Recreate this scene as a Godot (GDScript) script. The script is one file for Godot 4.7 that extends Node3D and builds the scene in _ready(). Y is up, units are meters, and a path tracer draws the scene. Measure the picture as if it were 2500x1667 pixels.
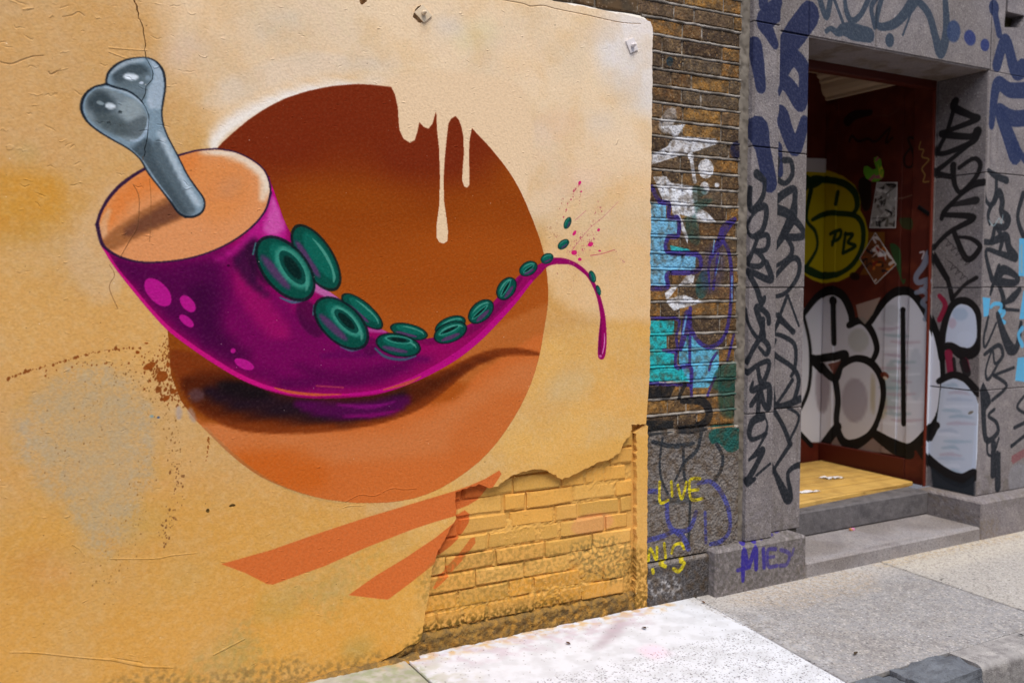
extends Node3D
# A street corner: a rendered wall with a spray-painted mural, a brick pier, and a granite doorway.
# Units are metres. x runs along the wall, z comes out of the wall towards the street, the mural's face is z = 0.

const RED := "521d12"

class Painter:
	# Paints a flat surface in its own millimetre coordinates: airbrushed shapes, strokes, spatter.
	var img: Image
	var ox := 0.0
	var oy := 0.0
	var s := 1.0
	var off := Vector2i.ZERO
	var saved := []
	var size := Vector2i.ZERO

	func _init(x0: float, x1: float, y0: float, y1: float, ppm: float, base: String):
		ox = x0; oy = y1; s = ppm
		size = Vector2i(int((x1 - x0) * ppm), int((y1 - y0) * ppm))
		img = Image.create(size.x, size.y, false, Image.FORMAT_RGBA8)
		img.fill(Color(base))

	func uv(x: float, y: float) -> Vector2:
		return Vector2((x - ox) * s / size.x, (oy - y) * s / size.y)

	func pts(a: Array) -> PackedVector2Array:
		var r := PackedVector2Array()
		for i in range(0, a.size(), 2):
			r.append(Vector2((a[i] * 0.001 - ox) * s, (oy - a[i + 1] * 0.001) * s))
		return r

	static func spline(p: PackedVector2Array, closed: bool, n: int) -> PackedVector2Array:
		var r := PackedVector2Array()
		var m := p.size()
		if m < 3: return p
		for i in (m if closed else m - 1):
			var a: Vector2 = p[(i - 1 + m) % m] if closed or i > 0 else p[0]
			var b: Vector2 = p[i]
			var c: Vector2 = p[(i + 1) % m]
			var d: Vector2 = p[(i + 2) % m] if closed or i + 2 < m else p[m - 1]
			for j in n:
				r.append(b.cubic_interpolate(c, a, d, float(j) / n))
		if not closed: r.append(p[m - 1])
		return r

	static func fill_poly(im: Image, p: PackedVector2Array, col: Color) -> void:
		var lo := INF
		var hi := -INF
		for q in p:
			lo = minf(lo, q.y); hi = maxf(hi, q.y)
		var n := p.size()
		for y in range(maxi(0, int(floor(lo))), mini(im.get_height(), int(ceil(hi)) + 1)):
			var yy := y + 0.5
			var xs := PackedFloat32Array()
			var a := p[n - 1]
			for i in n:
				var b := p[i]
				if (a.y <= yy) != (b.y <= yy):
					xs.append(a.x + (yy - a.y) * (b.x - a.x) / (b.y - a.y))
				a = b
			xs.sort()
			for i in range(0, xs.size() - 1, 2):
				var x0 := int(round(xs[i]))
				var x1 := int(round(xs[i + 1]))
				if x1 > x0: im.fill_rect(Rect2i(x0, y, x1 - x0, 1), col)

	func lay(polys: Array, col: Color, blur: float, op: float) -> void:
		var bb := Rect2(polys[0][0], Vector2.ZERO)
		for p in polys:
			for q in p: bb = bb.expand(q)
		bb = bb.grow(blur * 2.0 + 3.0).intersection(Rect2(-blur * 3 - 40, -blur * 3 - 40, size.x + blur * 6 + 80, size.y + blur * 6 + 80))
		if bb.size.x < 1 or bb.size.y < 1: return
		var o := Vector2i(bb.position.floor())
		var sz := Vector2i(bb.size.ceil()) + Vector2i(1, 1)
		var k := 2.0 if blur < 1.3 else minf(1.0, 5.0 / blur)
		var lw := maxi(4, int(ceil(sz.x * k / 4.0)) * 4)
		var lh := maxi(4, int(ceil(sz.y * k / 4.0)) * 4)
		var f := Vector2(float(lw) / sz.x, float(lh) / sz.y)
		var layer := Image.create(lw, lh, false, Image.FORMAT_RGBA8)
		layer.fill(Color(col, 0.0))
		for p in polys:
			var q := PackedVector2Array()
			for v in p: q.append((v - Vector2(o)) * f)
			fill_poly(layer, q, Color(col, op))
		if blur >= 1.3: layer.shrink_x2()
		if blur >= 4.0: layer.shrink_x2()
		layer.resize(sz.x, sz.y, Image.INTERPOLATE_CUBIC if blur >= 1.3 else Image.INTERPOLATE_BILINEAR)
		img.blend_rect(layer, Rect2i(Vector2i.ZERO, sz), o - off)

	func poly(a: Array, hex: String, blur: float, op: float, smooth: int) -> void:
		var p := pts(a)
		if smooth: p = spline(p, true, 5)
		lay([p], Color(hex), blur * 0.001 * s, op)

	func line(a: Array, w: Array, hex: String, blur: float, op: float) -> void:
		var p := pts(a)
		var q := spline(p, false, 6)
		var polys := []
		var last := w.size() - 1
		var prev := Vector2.ZERO
		for i in q.size():
			var t := float(i) / maxi(1, q.size() - 1) * last
			var j := mini(int(t), last)
			var r: float = maxf(0.45, 0.5 * 0.001 * s * lerpf(w[j], w[mini(j + 1, last)], t - j))
			var c := PackedVector2Array()
			for e in 10: c.append(q[i] + Vector2.from_angle(e * TAU / 10) * r)
			polys.append(c)
			if i > 0:
				var d := (q[i] - prev).orthogonal().normalized() * r
				polys.append(PackedVector2Array([prev + d, q[i] + d, q[i] - d, prev - d]))
			prev = q[i]
		lay(polys, Color(hex), blur * 0.001 * s, op)

	func clip_on(a: Array, smooth: int) -> void:
		var p := pts(a)
		if smooth: p = spline(p, true, 5)
		var bb := Rect2(p[0], Vector2.ZERO)
		for q in p: bb = bb.expand(q)
		var r := Rect2i(bb.grow(3)).intersection(Rect2i(Vector2i.ZERO, size))
		var mask := Image.create(r.size.x, r.size.y, false, Image.FORMAT_RGBA8)
		var q := PackedVector2Array()
		for v in p: q.append(v - Vector2(r.position))
		fill_poly(mask, q, Color.WHITE)
		saved = [img, off, mask, r]
		img = img.get_region(r)
		off = r.position

	func clip_off() -> void:
		var scratch := img
		img = saved[0]
		img.blit_rect_mask(scratch, saved[2], Rect2i(Vector2i.ZERO, saved[3].size), saved[3].position)
		off = saved[1]

	static func noise(seed_: int, freq: float, octaves := 4) -> FastNoiseLite:
		var n := FastNoiseLite.new()
		n.seed = seed_; n.frequency = freq; n.fractal_octaves = octaves
		n.noise_type = FastNoiseLite.TYPE_SIMPLEX_SMOOTH
		return n

	func mottle(seed_: int, freq: float, hex: String, op: float, lo := 0.5) -> void:
		# irregular patches of another tone over the whole surface
		if lo < 0.3: lo = 0.48
		var w := int(size.x / 3.0)
		var h := int(size.y / 3.0)
		var d := noise(seed_, freq).get_image(w, h).get_data()
		spread(d, PackedByteArray(), w, h, hex, op, lo, Rect2i(Vector2i.ZERO, size))

	func cloud(a: Array, seed_: int, freq: float, hex: String, op: float) -> void:
		# a stain with a ragged outline inside a polygon
		var p := spline(pts(a), true, 4)
		var bb := Rect2(p[0], Vector2.ZERO)
		for q in p: bb = bb.expand(q)
		var r := Rect2i(bb.grow(30))
		var w := maxi(8, int(r.size.x / 2.0))
		var h := maxi(8, int(r.size.y / 2.0))
		var mask := Image.create(w, h, false, Image.FORMAT_L8)
		var q := PackedVector2Array()
		for v in p: q.append((v - Vector2(r.position)) * Vector2(float(w) / r.size.x, float(h) / r.size.y))
		fill_poly(mask, q, Color.WHITE)
		mask.resize(maxi(2, int(w / 14.0)), maxi(2, int(h / 14.0)), Image.INTERPOLATE_TRILINEAR)
		mask.resize(w, h, Image.INTERPOLATE_CUBIC)
		spread(noise(seed_, freq, 5).get_image(w, h).get_data(), mask.get_data(), w, h, hex, op, 0.42, r)

	func mottle_in(a: Array, seed_: int, freq: float, hex: String, op: float) -> void:
		cloud(a, seed_, freq, hex, op)

	func spread(d: PackedByteArray, mask: PackedByteArray, w: int, h: int, hex: String, op: float, lo: float, r: Rect2i) -> void:
		var c := Color(hex)
		var out := PackedByteArray()
		out.resize(w * h * 4)
		out.fill(0)
		var lut := PackedByteArray()
		for i in 256: lut.append(int(255.0 * op * smoothstep(lo - 0.12, lo + 0.36, i / 255.0)))
		var has := mask.size() > 0
		for i in w * h:
			var v := lut[d[i]]
			if has: v = v * mask[i] / 255
			var j := i * 4
			out[j] = c.r8; out[j + 1] = c.g8; out[j + 2] = c.b8; out[j + 3] = v
		var layer := Image.create_from_data(w, h, false, Image.FORMAT_RGBA8, out)
		layer.resize(r.size.x, r.size.y, Image.INTERPOLATE_CUBIC)
		img.blend_rect(layer, Rect2i(Vector2i.ZERO, r.size), r.position - off)

	func dots(a: Array, n: int, around: float, rad: float, hex: String, seed_: int) -> void:
		var p := spline(pts(a), false, 6)
		var rng := RandomNumberGenerator.new()
		rng.seed = seed_
		var polys := []
		for i in n:
			var t := rng.randf() * (p.size() - 1)
			var c := p[int(t)].lerp(p[mini(int(t) + 1, p.size() - 1)], t - int(t)) + Vector2(rng.randfn(), rng.randfn()) * around * 0.001 * s * 0.6
			var r := rad * 0.001 * s * (0.45 + rng.randf() * rng.randf() * 1.3)
			var st := 1.0 + rng.randf() * 0.8
			var q := PackedVector2Array()
			for e in 8: q.append(c + (Vector2.from_angle(e * TAU / 8) * Vector2(1, st) * r).rotated(rng.randf() * 0.3))
			polys.append(q)
		lay(polys, Color(hex), 0.8, 0.85)

	func specks(n: int, hexes: Array, seed_: int, op: float, big := 2, r := Rect2i()) -> void:
		# mineral grains and grit, a pixel or two each
		var rng := RandomNumberGenerator.new()
		rng.seed = seed_
		if r.size.x == 0: r = Rect2i(Vector2i.ZERO, size)
		for i in n:
			var at := r.position + Vector2i(int(rng.randf() * r.size.x), int(rng.randf() * r.size.y))
			at.x = clampi(at.x, 0, size.x - 1); at.y = clampi(at.y, 0, size.y - 1)
			var c: Color = img.get_pixelv(at).lerp(Color(hexes[i % hexes.size()]), op * (0.4 + 0.6 * rng.randf()))
			img.fill_rect(Rect2i(at, Vector2i(rng.randi_range(1, big), rng.randi_range(1, big))), c)

	func texture() -> ImageTexture:
		return ImageTexture.create_from_image(img)


var rng := RandomNumberGenerator.new()
var M := {}
var names := {}

# ---------------------------------------------------------------- helpers
func numbered(called: String) -> String:
	var n: int = names.get(called, 0)
	names[called] = n + 1
	return called if n == 0 else "%s_%03d" % [called, n]

func thing(called: String, label: String, category: String, at := Vector3.ZERO, group := "") -> Node3D:
	var o := Node3D.new()
	o.name = numbered(called)
	add_child(o)
	o.position = at
	o.set_meta("label", label)
	o.set_meta("category", category)
	if group: o.set_meta("group", group)
	return o

func structure(called: String) -> Node3D:
	var o := Node3D.new()
	o.name = called
	add_child(o)
	o.set_meta("kind", "structure")
	return o

func obj(called: String, mesh: Mesh, m: Material, parent: Node) -> MeshInstance3D:
	var o := MeshInstance3D.new()
	o.name = called
	o.mesh = mesh
	if m: o.material_override = m
	parent.add_child(o, true)
	if parent is Node3D and parent.get_parent() == self: o.position = -parent.position
	return o

func begin() -> SurfaceTool:
	var st := SurfaceTool.new()
	st.begin(Mesh.PRIMITIVE_TRIANGLES)
	return st

func vtx(st: SurfaceTool, p: Vector3, n: Vector3, uv: Vector2) -> void:
	st.set_normal(n)
	st.set_uv(uv)
	st.add_vertex(p)

func tri(st: SurfaceTool, a: Vector3, b: Vector3, c: Vector3, n: Vector3, f: Callable) -> void:
	if (b - a).cross(c - a).dot(n) > 0.0:
		var t := b
		b = c
		c = t
	for p in [a, b, c]: vtx(st, p, n, f.call(p))

func quad(st: SurfaceTool, a: Vector3, b: Vector3, c: Vector3, d: Vector3, out: Vector3, f: Callable) -> void:
	var n := (c - a).cross(d - b).normalized()
	if n.dot(out) < 0.0: n = -n
	tri(st, a, b, c, n, f)
	tri(st, a, c, d, n, f)

func map_xy(p: Painter) -> Callable:
	return func(v: Vector3) -> Vector2: return p.uv(v.x + v.z * 0.6, v.y + v.z * 0.35)
func map_front(p: Painter, zf: float) -> Callable:
	# front faces by x and y; faces that run back into the wall carry on from the front edge
	return func(v: Vector3) -> Vector2: return p.uv(v.x + (v.z - zf) * 0.7, v.y + (v.z - zf) * 0.4)
func map_zy(p: Painter, xf: float) -> Callable:
	return func(v: Vector3) -> Vector2: return p.uv(v.z + (v.x - xf) * 0.7, v.y + (v.x - xf) * 0.4)
func map_top(p: Painter) -> Callable:
	return func(v: Vector3) -> Vector2: return p.uv(v.x + v.y * 0.5, -v.z + v.y * 0.8)
func map_box(k: float, o := Vector2.ZERO) -> Callable:
	return func(v: Vector3) -> Vector2: return Vector2(v.x + v.z * 0.83, v.y + v.z * 0.61) * k + o

func box(st: SurfaceTool, lo: Vector3, hi: Vector3, c: float, f: Callable) -> void:
	# a box with chamfered edges
	var ctr := (lo + hi) * 0.5
	var h := (hi - lo) * 0.5
	for ax in 3:
		var u := (ax + 1) % 3
		var v := (ax + 2) % 3
		for sg in [-1.0, 1.0]:
			var n := Vector3.ZERO
			n[ax] = sg
			var q := []
			for e in [[-1, -1], [1, -1], [1, 1], [-1, 1]]:
				var p := ctr
				p[ax] += sg * h[ax]
				p[u] += e[0] * (h[u] - c)
				p[v] += e[1] * (h[v] - c)
				q.append(p)
			quad(st, q[0], q[1], q[2], q[3], n, f)
		for su in [-1.0, 1.0]:
			for sv in [-1.0, 1.0]:
				var a := ctr
				var b := ctr
				a[u] += su * h[u]; a[v] += sv * (h[v] - c)
				b[u] += su * (h[u] - c); b[v] += sv * h[v]
				var a2 := a
				var b2 := b
				a[ax] -= h[ax] - c; b[ax] -= h[ax] - c
				a2[ax] += h[ax] - c; b2[ax] += h[ax] - c
				var n2 := Vector3.ZERO
				n2[u] = su; n2[v] = sv
				quad(st, a, b, b2, a2, n2, f)
	for sx in [-1.0, 1.0]:
		for sy in [-1.0, 1.0]:
			for sz in [-1.0, 1.0]:
				var g := Vector3(sx, sy, sz)
				tri(st, ctr + Vector3(sx * h.x, sy * (h.y - c), sz * (h.z - c)), ctr + Vector3(sx * (h.x - c), sy * h.y, sz * (h.z - c)), ctr + Vector3(sx * (h.x - c), sy * (h.y - c), sz * h.z), g.normalized(), f)

func block(called: String, lo: Vector3, hi: Vector3, c: float, f: Callable, m: Material, parent: Node) -> MeshInstance3D:
	var st := begin()
	box(st, lo, hi, c, f)
	st.generate_tangents()
	return obj(called, st.commit(), m, parent)

func face_poly(st: SurfaceTool, p: PackedVector2Array, zf: float, zb: float, f: Callable, skip := []) -> void:
	# an outline in x, y with a front at zf and edges that run back to zb
	var idx := Geometry2D.triangulate_polygon(p)
	for i in range(0, idx.size(), 3):
		var q := []
		for j in 3: q.append(Vector3(p[idx[i + j]].x, p[idx[i + j]].y, zf))
		tri(st, q[0], q[1], q[2], Vector3.BACK, f)
	var area := 0.0
	for i in p.size(): area += p[i].cross(p[(i + 1) % p.size()])
	var ccw := area > 0.0
	for i in p.size():
		var a := p[i]
		var b := p[(i + 1) % p.size()]
		var seam := false
		for sx in skip:
			if absf(a.x - sx) < 1e-4 and absf(b.x - sx) < 1e-4: seam = true
		if seam: continue
		var n := (b - a).orthogonal()
		if (n.x * -(b.y - a.y) + n.y * (b.x - a.x) > 0.0) != ccw: n = -n
		quad(st, Vector3(a.x, a.y, zf), Vector3(b.x, b.y, zf), Vector3(b.x, b.y, zb), Vector3(a.x, a.y, zb), -Vector3(n.x, n.y, 0), f)

func slab_poly(st: SurfaceTool, p: PackedVector2Array, yt: float, yb: float, c: float, f: Callable) -> void:
	# an outline in x, z with a top at yt, a small chamfer, and sides down to yb
	var inner: PackedVector2Array = Geometry2D.offset_polygon(p, -c)[0]
	if Geometry2D.is_polygon_clockwise(inner) != Geometry2D.is_polygon_clockwise(p): inner.reverse()
	var idx := Geometry2D.triangulate_polygon(inner)
	for i in range(0, idx.size(), 3):
		var q := []
		for j in 3: q.append(Vector3(inner[idx[i + j]].x, yt, inner[idx[i + j]].y))
		tri(st, q[0], q[1], q[2], Vector3.UP, f)
	var ctr := Vector2.ZERO
	for v in p: ctr += v / p.size()
	for i in p.size():
		var a := p[i]
		var b := p[(i + 1) % p.size()]
		var ai := near(inner, a)
		var bi := near(inner, b)
		var o := (a + b) * 0.5 - ctr
		var n := (b - a).orthogonal()
		if n.dot(o) < 0: n = -n
		quad(st, Vector3(ai.x, yt, ai.y), Vector3(bi.x, yt, bi.y), Vector3(b.x, yt - c, b.y), Vector3(a.x, yt - c, a.y), Vector3(n.x, n.length(), n.y), f)
		quad(st, Vector3(a.x, yt - c, a.y), Vector3(b.x, yt - c, b.y), Vector3(b.x, yb, b.y), Vector3(a.x, yb, a.y), Vector3(n.x, 0, n.y), f)

func near(p: PackedVector2Array, v: Vector2) -> Vector2:
	var best := p[0]
	for q in p:
		if q.distance_squared_to(v) < best.distance_squared_to(v): best = q
	return best

func field(nx: int, ny: int, at: Callable, f: Callable) -> ArrayMesh:
	# a rough sheet: at(u, v) gives the point, u and v from 0 to 1
	var st := begin()
	st.set_smooth_group(0)
	var g := []
	for j in ny + 1:
		for i in nx + 1: g.append(at.call(float(i) / nx, float(j) / ny))
	for j in ny:
		for i in nx:
			var a: Vector3 = g[j * (nx + 1) + i]
			var b: Vector3 = g[j * (nx + 1) + i + 1]
			var c: Vector3 = g[(j + 1) * (nx + 1) + i + 1]
			var d: Vector3 = g[(j + 1) * (nx + 1) + i]
			for p in [a, d, c, a, c, b]:
				st.set_uv(f.call(p))
				st.add_vertex(p)
	st.index()
	st.generate_normals()
	return st.commit()

func brick_mesh(x0: float, x1: float, y0: float, y1: float, zf: float, zb: float, rough: float, f: Callable) -> ArrayMesh:
	var st := begin()
	var g := []
	var us := [0.0, 0.05, 0.5, 0.95, 1.0]
	var vs := [0.0, 0.1, 0.9, 1.0]
	for j in 4:
		for i in 5:
			var edge: bool = i == 0 or j == 0 or i == 4 or j == 3
			var p := Vector3(lerpf(x0, x1, us[i]), lerpf(y0, y1, vs[j]), zf)
			p.x += rng.randf_range(-1, 1) * rough
			p.y += rng.randf_range(-1, 1) * rough * 0.7
			p.z += rng.randf_range(-1, 1) * rough * 0.8 - (0.0022 + rng.randf() * rough * 1.4 if edge else 0.0)
			g.append(p)
	for j in 3:
		for i in 4: quad(st, g[j * 5 + i], g[j * 5 + i + 1], g[(j + 1) * 5 + i + 1], g[(j + 1) * 5 + i], Vector3.BACK, f)
	var ring := [0, 1, 2, 3, 4, 9, 14, 19, 18, 17, 16, 15, 10, 5]
	var ctr := Vector3((x0 + x1) / 2, (y0 + y1) / 2, zf)
	for i in ring.size():
		var a: Vector3 = g[ring[i]]
		var b: Vector3 = g[ring[(i + 1) % ring.size()]]
		var n := (a + b) * 0.5 - ctr
		n.z = 0
		quad(st, a, b, Vector3(b.x, b.y, zb), Vector3(a.x, a.y, zb), n, f)
	st.generate_tangents()
	return st.commit()

func rock_mesh(ctr: Vector3, h: Vector3, rough: float, sd: int, f: Callable, turn := 0.0) -> ArrayMesh:
	# a split stone: a cube pulled towards a rounder body and chipped by noise
	var n := Painter.noise(sd, 10.0, 4)
	var st := begin()
	var m := 10
	for ax in 3:
		for sg in [-1.0, 1.0]:
			var g := []
			for j in m + 1:
				for i in m + 1:
					var p := Vector3.ZERO
					p[ax] = sg
					p[(ax + 1) % 3] = i * 2.0 / m - 1.0
					p[(ax + 2) % 3] = j * 2.0 / m - 1.0
					var q := p.lerp(p.normalized() * 1.2, 0.24) * h
					q += p.normalized() * n.get_noise_3dv(q * 1.0 + ctr) * rough
					g.append(ctr + q.rotated(Vector3.UP, turn))
			for j in m:
				for i in m:
					var a: Vector3 = g[j * (m + 1) + i]
					var c: Vector3 = g[(j + 1) * (m + 1) + i + 1]
					quad(st, a, g[j * (m + 1) + i + 1], c, g[(j + 1) * (m + 1) + i], (a + c) * 0.5 - ctr, f)
	return st.commit()

func mm(a: Array) -> PackedVector2Array:
	var r := PackedVector2Array()
	for i in range(0, a.size(), 2): r.append(Vector2(a[i], a[i + 1]) * 0.001)
	return r

func ragged(p: PackedVector2Array, step: float, amp: float, sd: int) -> PackedVector2Array:
	# breaks straight runs into a chipped line
	var r := RandomNumberGenerator.new()
	r.seed = sd
	var q := PackedVector2Array()
	for i in p.size() - 1:
		var n := maxi(1, int(p[i].distance_to(p[i + 1]) / step))
		for j in n:
			var v := p[i].lerp(p[i + 1], float(j) / n)
			q.append(v + (Vector2(r.randfn(), r.randfn()) * amp if i + j > 0 else Vector2.ZERO))
	q.append(p[p.size() - 1])
	return q

func mat(tex: Texture2D, rough: float, height: Texture2D = null, depth := 0.3, spec := 0.35) -> StandardMaterial3D:
	var m := StandardMaterial3D.new()
	m.albedo_texture = tex
	m.roughness = rough
	m.metallic_specular = spec
	if height:
		m.heightmap_enabled = true
		m.heightmap_texture = height
		m.heightmap_scale = depth
	return m

func solid(tex: Texture2D, rough: float, height: Texture2D = null, depth := 0.3, scale_ := 1.0) -> StandardMaterial3D:
	var m := mat(tex, rough, height, depth)
	m.uv1_triplanar = true
	m.uv1_world_triplanar = true
	m.uv1_scale = Vector3.ONE * scale_
	return m

func plain(hex: String, rough := 0.8, spec := 0.4) -> StandardMaterial3D:
	var m := StandardMaterial3D.new()
	m.albedo_color = Color(hex)
	m.roughness = rough
	m.metallic_specular = spec
	return m

func grain(w: int, h: int, sd: int, fine: float, coarse: float, share: float) -> Image:
	# relief: fine grain with broader unevenness
	var a := Painter.noise(sd, fine, 3).get_image(w, h)
	var b := Painter.noise(sd + 1, coarse, 3).get_image(w, h)
	a.convert(Image.FORMAT_RGBA8)
	b.convert(Image.FORMAT_RGBA8)
	var half := Image.create(w, h, false, Image.FORMAT_RGBA8)
	half.fill(Color(0, 0, 0, 1))
	# average the two by a constant-alpha mask
	var d := b.get_data()
	var al := int(share * 255)
	for i in range(3, d.size(), 4): d[i] = al
	b = Image.create_from_data(w, h, false, Image.FORMAT_RGBA8, d)
	a.blend_rect(b, Rect2i(0, 0, w, h), Vector2i.ZERO)
	return a

# ---------------------------------------------------------------- paint
func paint_mural(m: Painter) -> void:
	m.poly([-326,2315,639,2482,561,1982,206,1722,-348,1692],"d0a46c",160,0.9,1)
	m.poly([587,2610,2614,3005,2633,1781,2127,1615,1564,1715,1080,1908,685,1879,508,2046],"e8caa6",150,1,1)
	m.poly([902,2672,2614,3005,2629,2026,1755,1960,1051,2179],"ecd2b2",120,0.9,1)
	m.poly([2078,2455,2620,2640,2627,2157,2277,2161],"e8e2e2",110,0.85,1)
	m.poly([1953,2590,2619,2695,2621,2529,2386,2515],"ece8ee",25,0.9,1)
	m.poly([-347,1716,122,1744,69,1531,-356,1473],"cf9236",70,0.75,1)
	m.poly([-354,1522,237,1481,477,1200,315,1066,-362,1277],"d8a662",70,0.8,1)
	m.poly([1895,1712,2487,1848,2495,1286,1937,1329],"e8c496",60,0.8,1)
	m.poly([1835,1190,2496,1210,2502,751,1961,686,1657,784],"e0ae62",60,0.9,1)
	m.poly([1306,830,2267,844,2317,387,1374,339],"deae62",60,0.7,1)
	m.poly([-382,731,1200,529,1192,-300,-404,98],"d49c48",120,0.6,1)
	m.poly([719,438,1339,428,1301,14,772,26],"d8a04a",80,0.7,1)
	m.poly([268,1726,139,1480,258,1345,354,1621],"d8b48c",40,0.6,1)
	m.poly([575,1983,895,2116,1214,2198,896,2205,604,2070],"e2d0bc",30,0.6,1)
	m.poly([1652,2397,1649,2365,1619,2328,1569,2298,1515,2282,1469,2284,1445,2304,1447,2335,1476,2371,1525,2401,1579,2418,1626,2417],"ddd0a8",75,0.48,1)
	m.poly([1798,2292,1796,2267,1772,2239,1734,2216,1691,2204,1655,2206,1635,2222,1637,2246,1660,2273,1698,2296,1741,2309,1778,2307],"ebc9a0",75,0.48,1)
	m.poly([1506,2398,1504,2377,1485,2353,1453,2333,1418,2323,1388,2324,1372,2337,1374,2357,1393,2381,1424,2401,1460,2412,1490,2411],"d3cbc4",75,0.48,1)
	m.poly([2010,2084,2007,2050,1974,2013,1919,1983,1859,1968,1809,1973,1781,1995,1784,2028,1816,2064,1869,2094,1929,2110,1981,2106],"e8c6ae",75,0.4,1)
	m.poly([2119,1858,2116,1829,2088,1798,2041,1774,1988,1763,1945,1768,1921,1787,1924,1816,1951,1846,1997,1870,2049,1882,2094,1878],"e8c8b4",75,0.4,1)
	m.poly([574,2194,571,2166,549,2136,512,2111,472,2098,439,2101,422,2118,424,2145,446,2175,482,2200,522,2213,556,2211],"dcc0ac",75,0.48,1)
	m.poly([892,2322,889,2293,865,2261,825,2234,781,2220,744,2222,725,2240,727,2269,751,2300,790,2327,834,2342,872,2340],"d8ccbb",75,0.48,1)
	m.poly([75,1820,74,1807,64,1793,49,1782,31,1778,17,1780,9,1788,11,1801,20,1815,36,1825,53,1830,67,1828],"bfae7c",75,0.4,1)
	m.poly([2205,2107,2203,2084,2180,2058,2142,2038,2099,2027,2063,2030,2044,2045,2046,2068,2068,2093,2106,2114,2149,2125,2185,2122],"cfc6c2",75,0.32000000000000006,1)
	m.poly([2101,1021,2099,985,2064,951,2007,928,1944,921,1892,933,1864,960,1866,995,1900,1028,1955,1052,2018,1059,2072,1048],"cbb48c",75,0.4,1)
	m.poly([2341,974,2339,953,2318,932,2282,918,2243,914,2210,922,2192,938,2193,959,2214,979,2249,993,2288,998,2322,991],"e4a85a",75,0.4,1)
	m.poly([75,573,73,551,56,530,29,518,0,516,-24,525,-37,543,-35,565,-19,585,7,598,37,600,62,591],"c88f4c",75,0.4,1)
	m.poly([433,662,430,629,404,599,362,579,316,576,278,589,259,615,261,648,286,677,327,697,373,701,412,688],"b89c60",75,0.27999999999999997,1)
	m.poly([864,307,861,277,835,250,794,234,749,233,711,248,691,273,694,303,718,329,759,345,804,347,843,333],"b5984f",75,0.4,1)
	m.poly([1041,336,1039,310,1017,287,981,273,941,273,907,285,890,306,892,332,913,355,949,369,989,370,1023,358],"b39a5a",75,0.4,1)
	m.poly([1123,88,1121,67,1103,49,1073,39,1040,39,1013,50,998,68,1000,89,1017,107,1047,117,1080,117,1108,107],"a89253",75,0.48,1)
	m.poly([709,164,706,134,682,108,642,94,599,94,563,109,544,134,546,163,570,189,608,204,652,204,689,190],"b29650",75,0.4,1)
	m.poly([177,315,174,283,150,255,111,238,69,238,34,253,15,279,18,310,41,338,79,355,122,356,158,342],"d4a052",75,0.4,1)
	m.poly([146,526,143,499,123,474,90,459,54,457,24,469,9,491,11,517,31,541,63,556,99,559,130,548],"d09a6c",75,0.32000000000000006,1)
	m.poly([554,449,551,420,528,394,491,378,449,377,415,390,397,413,400,441,422,467,459,483,500,485,535,473],"c4a060",75,0.32000000000000006,1)
	m.poly([1633,480,1631,458,1610,437,1576,425,1538,423,1507,433,1490,452,1492,474,1512,494,1545,507,1583,509,1615,499],"b8a06c",75,0.32000000000000006,1)
	m.poly([1317,454,1315,432,1296,413,1265,401,1230,400,1201,409,1186,427,1187,448,1206,467,1237,479,1271,481,1301,472],"c8a260",75,0.4,1)
	m.mottle(11,.010,"b9b0a0",.16,.10)
	m.mottle(12,.018,"c98c3a",.13,.12)
	m.mottle(13,.12,"f0dcc0",.12,.08)
	m.cloud([68,1097,169,1151,271,1139,354,1043,380,932,377,791,331,670,257,547,201,548,155,616,84,746,21,827,-13,963],21,.045,"a8a89e",.34)
	m.cloud([68,1097,169,1151,271,1139,354,1043,380,932,377,791,331,670,257,547,201,548,155,616,84,746,21,827,-13,963],26,.22,"a4aab0",.24)
	m.cloud([836,407,959,402,1095,471,1172,430,1093,292,1016,224,941,200,799,341],22,.09,"a8985c",.25)
	m.cloud([498,145,594,225,663,263,722,167,720,24,451,82],23,.09,"9a9058",.3)
	m.cloud([276,143,525,104,725,90,852,78,1014,38,1137,43,1144,-19,865,-48,274,57],24,.10,"6a5a38",.5)
	m.poly([68,1097,168,1136,270,1109,339,1013,350,872,318,719,251,587,188,596,104,743,36,885],"bca27a",110,0.45,1)
	m.poly([1350,620,1677,616,2398,740,2407,-14,1297,-5,1331,176,1458,499],"daa654",50,0.7,1)
	m.poly([1180,2148,1755,2178,1755,1706,1564,1698,1526,1499,1311,1496,1296,1814,1195,1964],"e8cba8",30,1,1)
	m.line([583,1866,614,1917,669,1962,745,2013,821,2051,939,2091,1076,2118,1188,2128],[31.9,44.6,44.6,35.7,29.3,25.5,19.1,6.4],"efe5dc",34,0.95)
	m.line([583,1854,614,1905,669,1953,745,2003,821,2045,939,2085,1076,2113],[18.8,18.8,18.8,16.3,15.1,12.6,6.3],"f2ece6",16,0.8)
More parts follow.
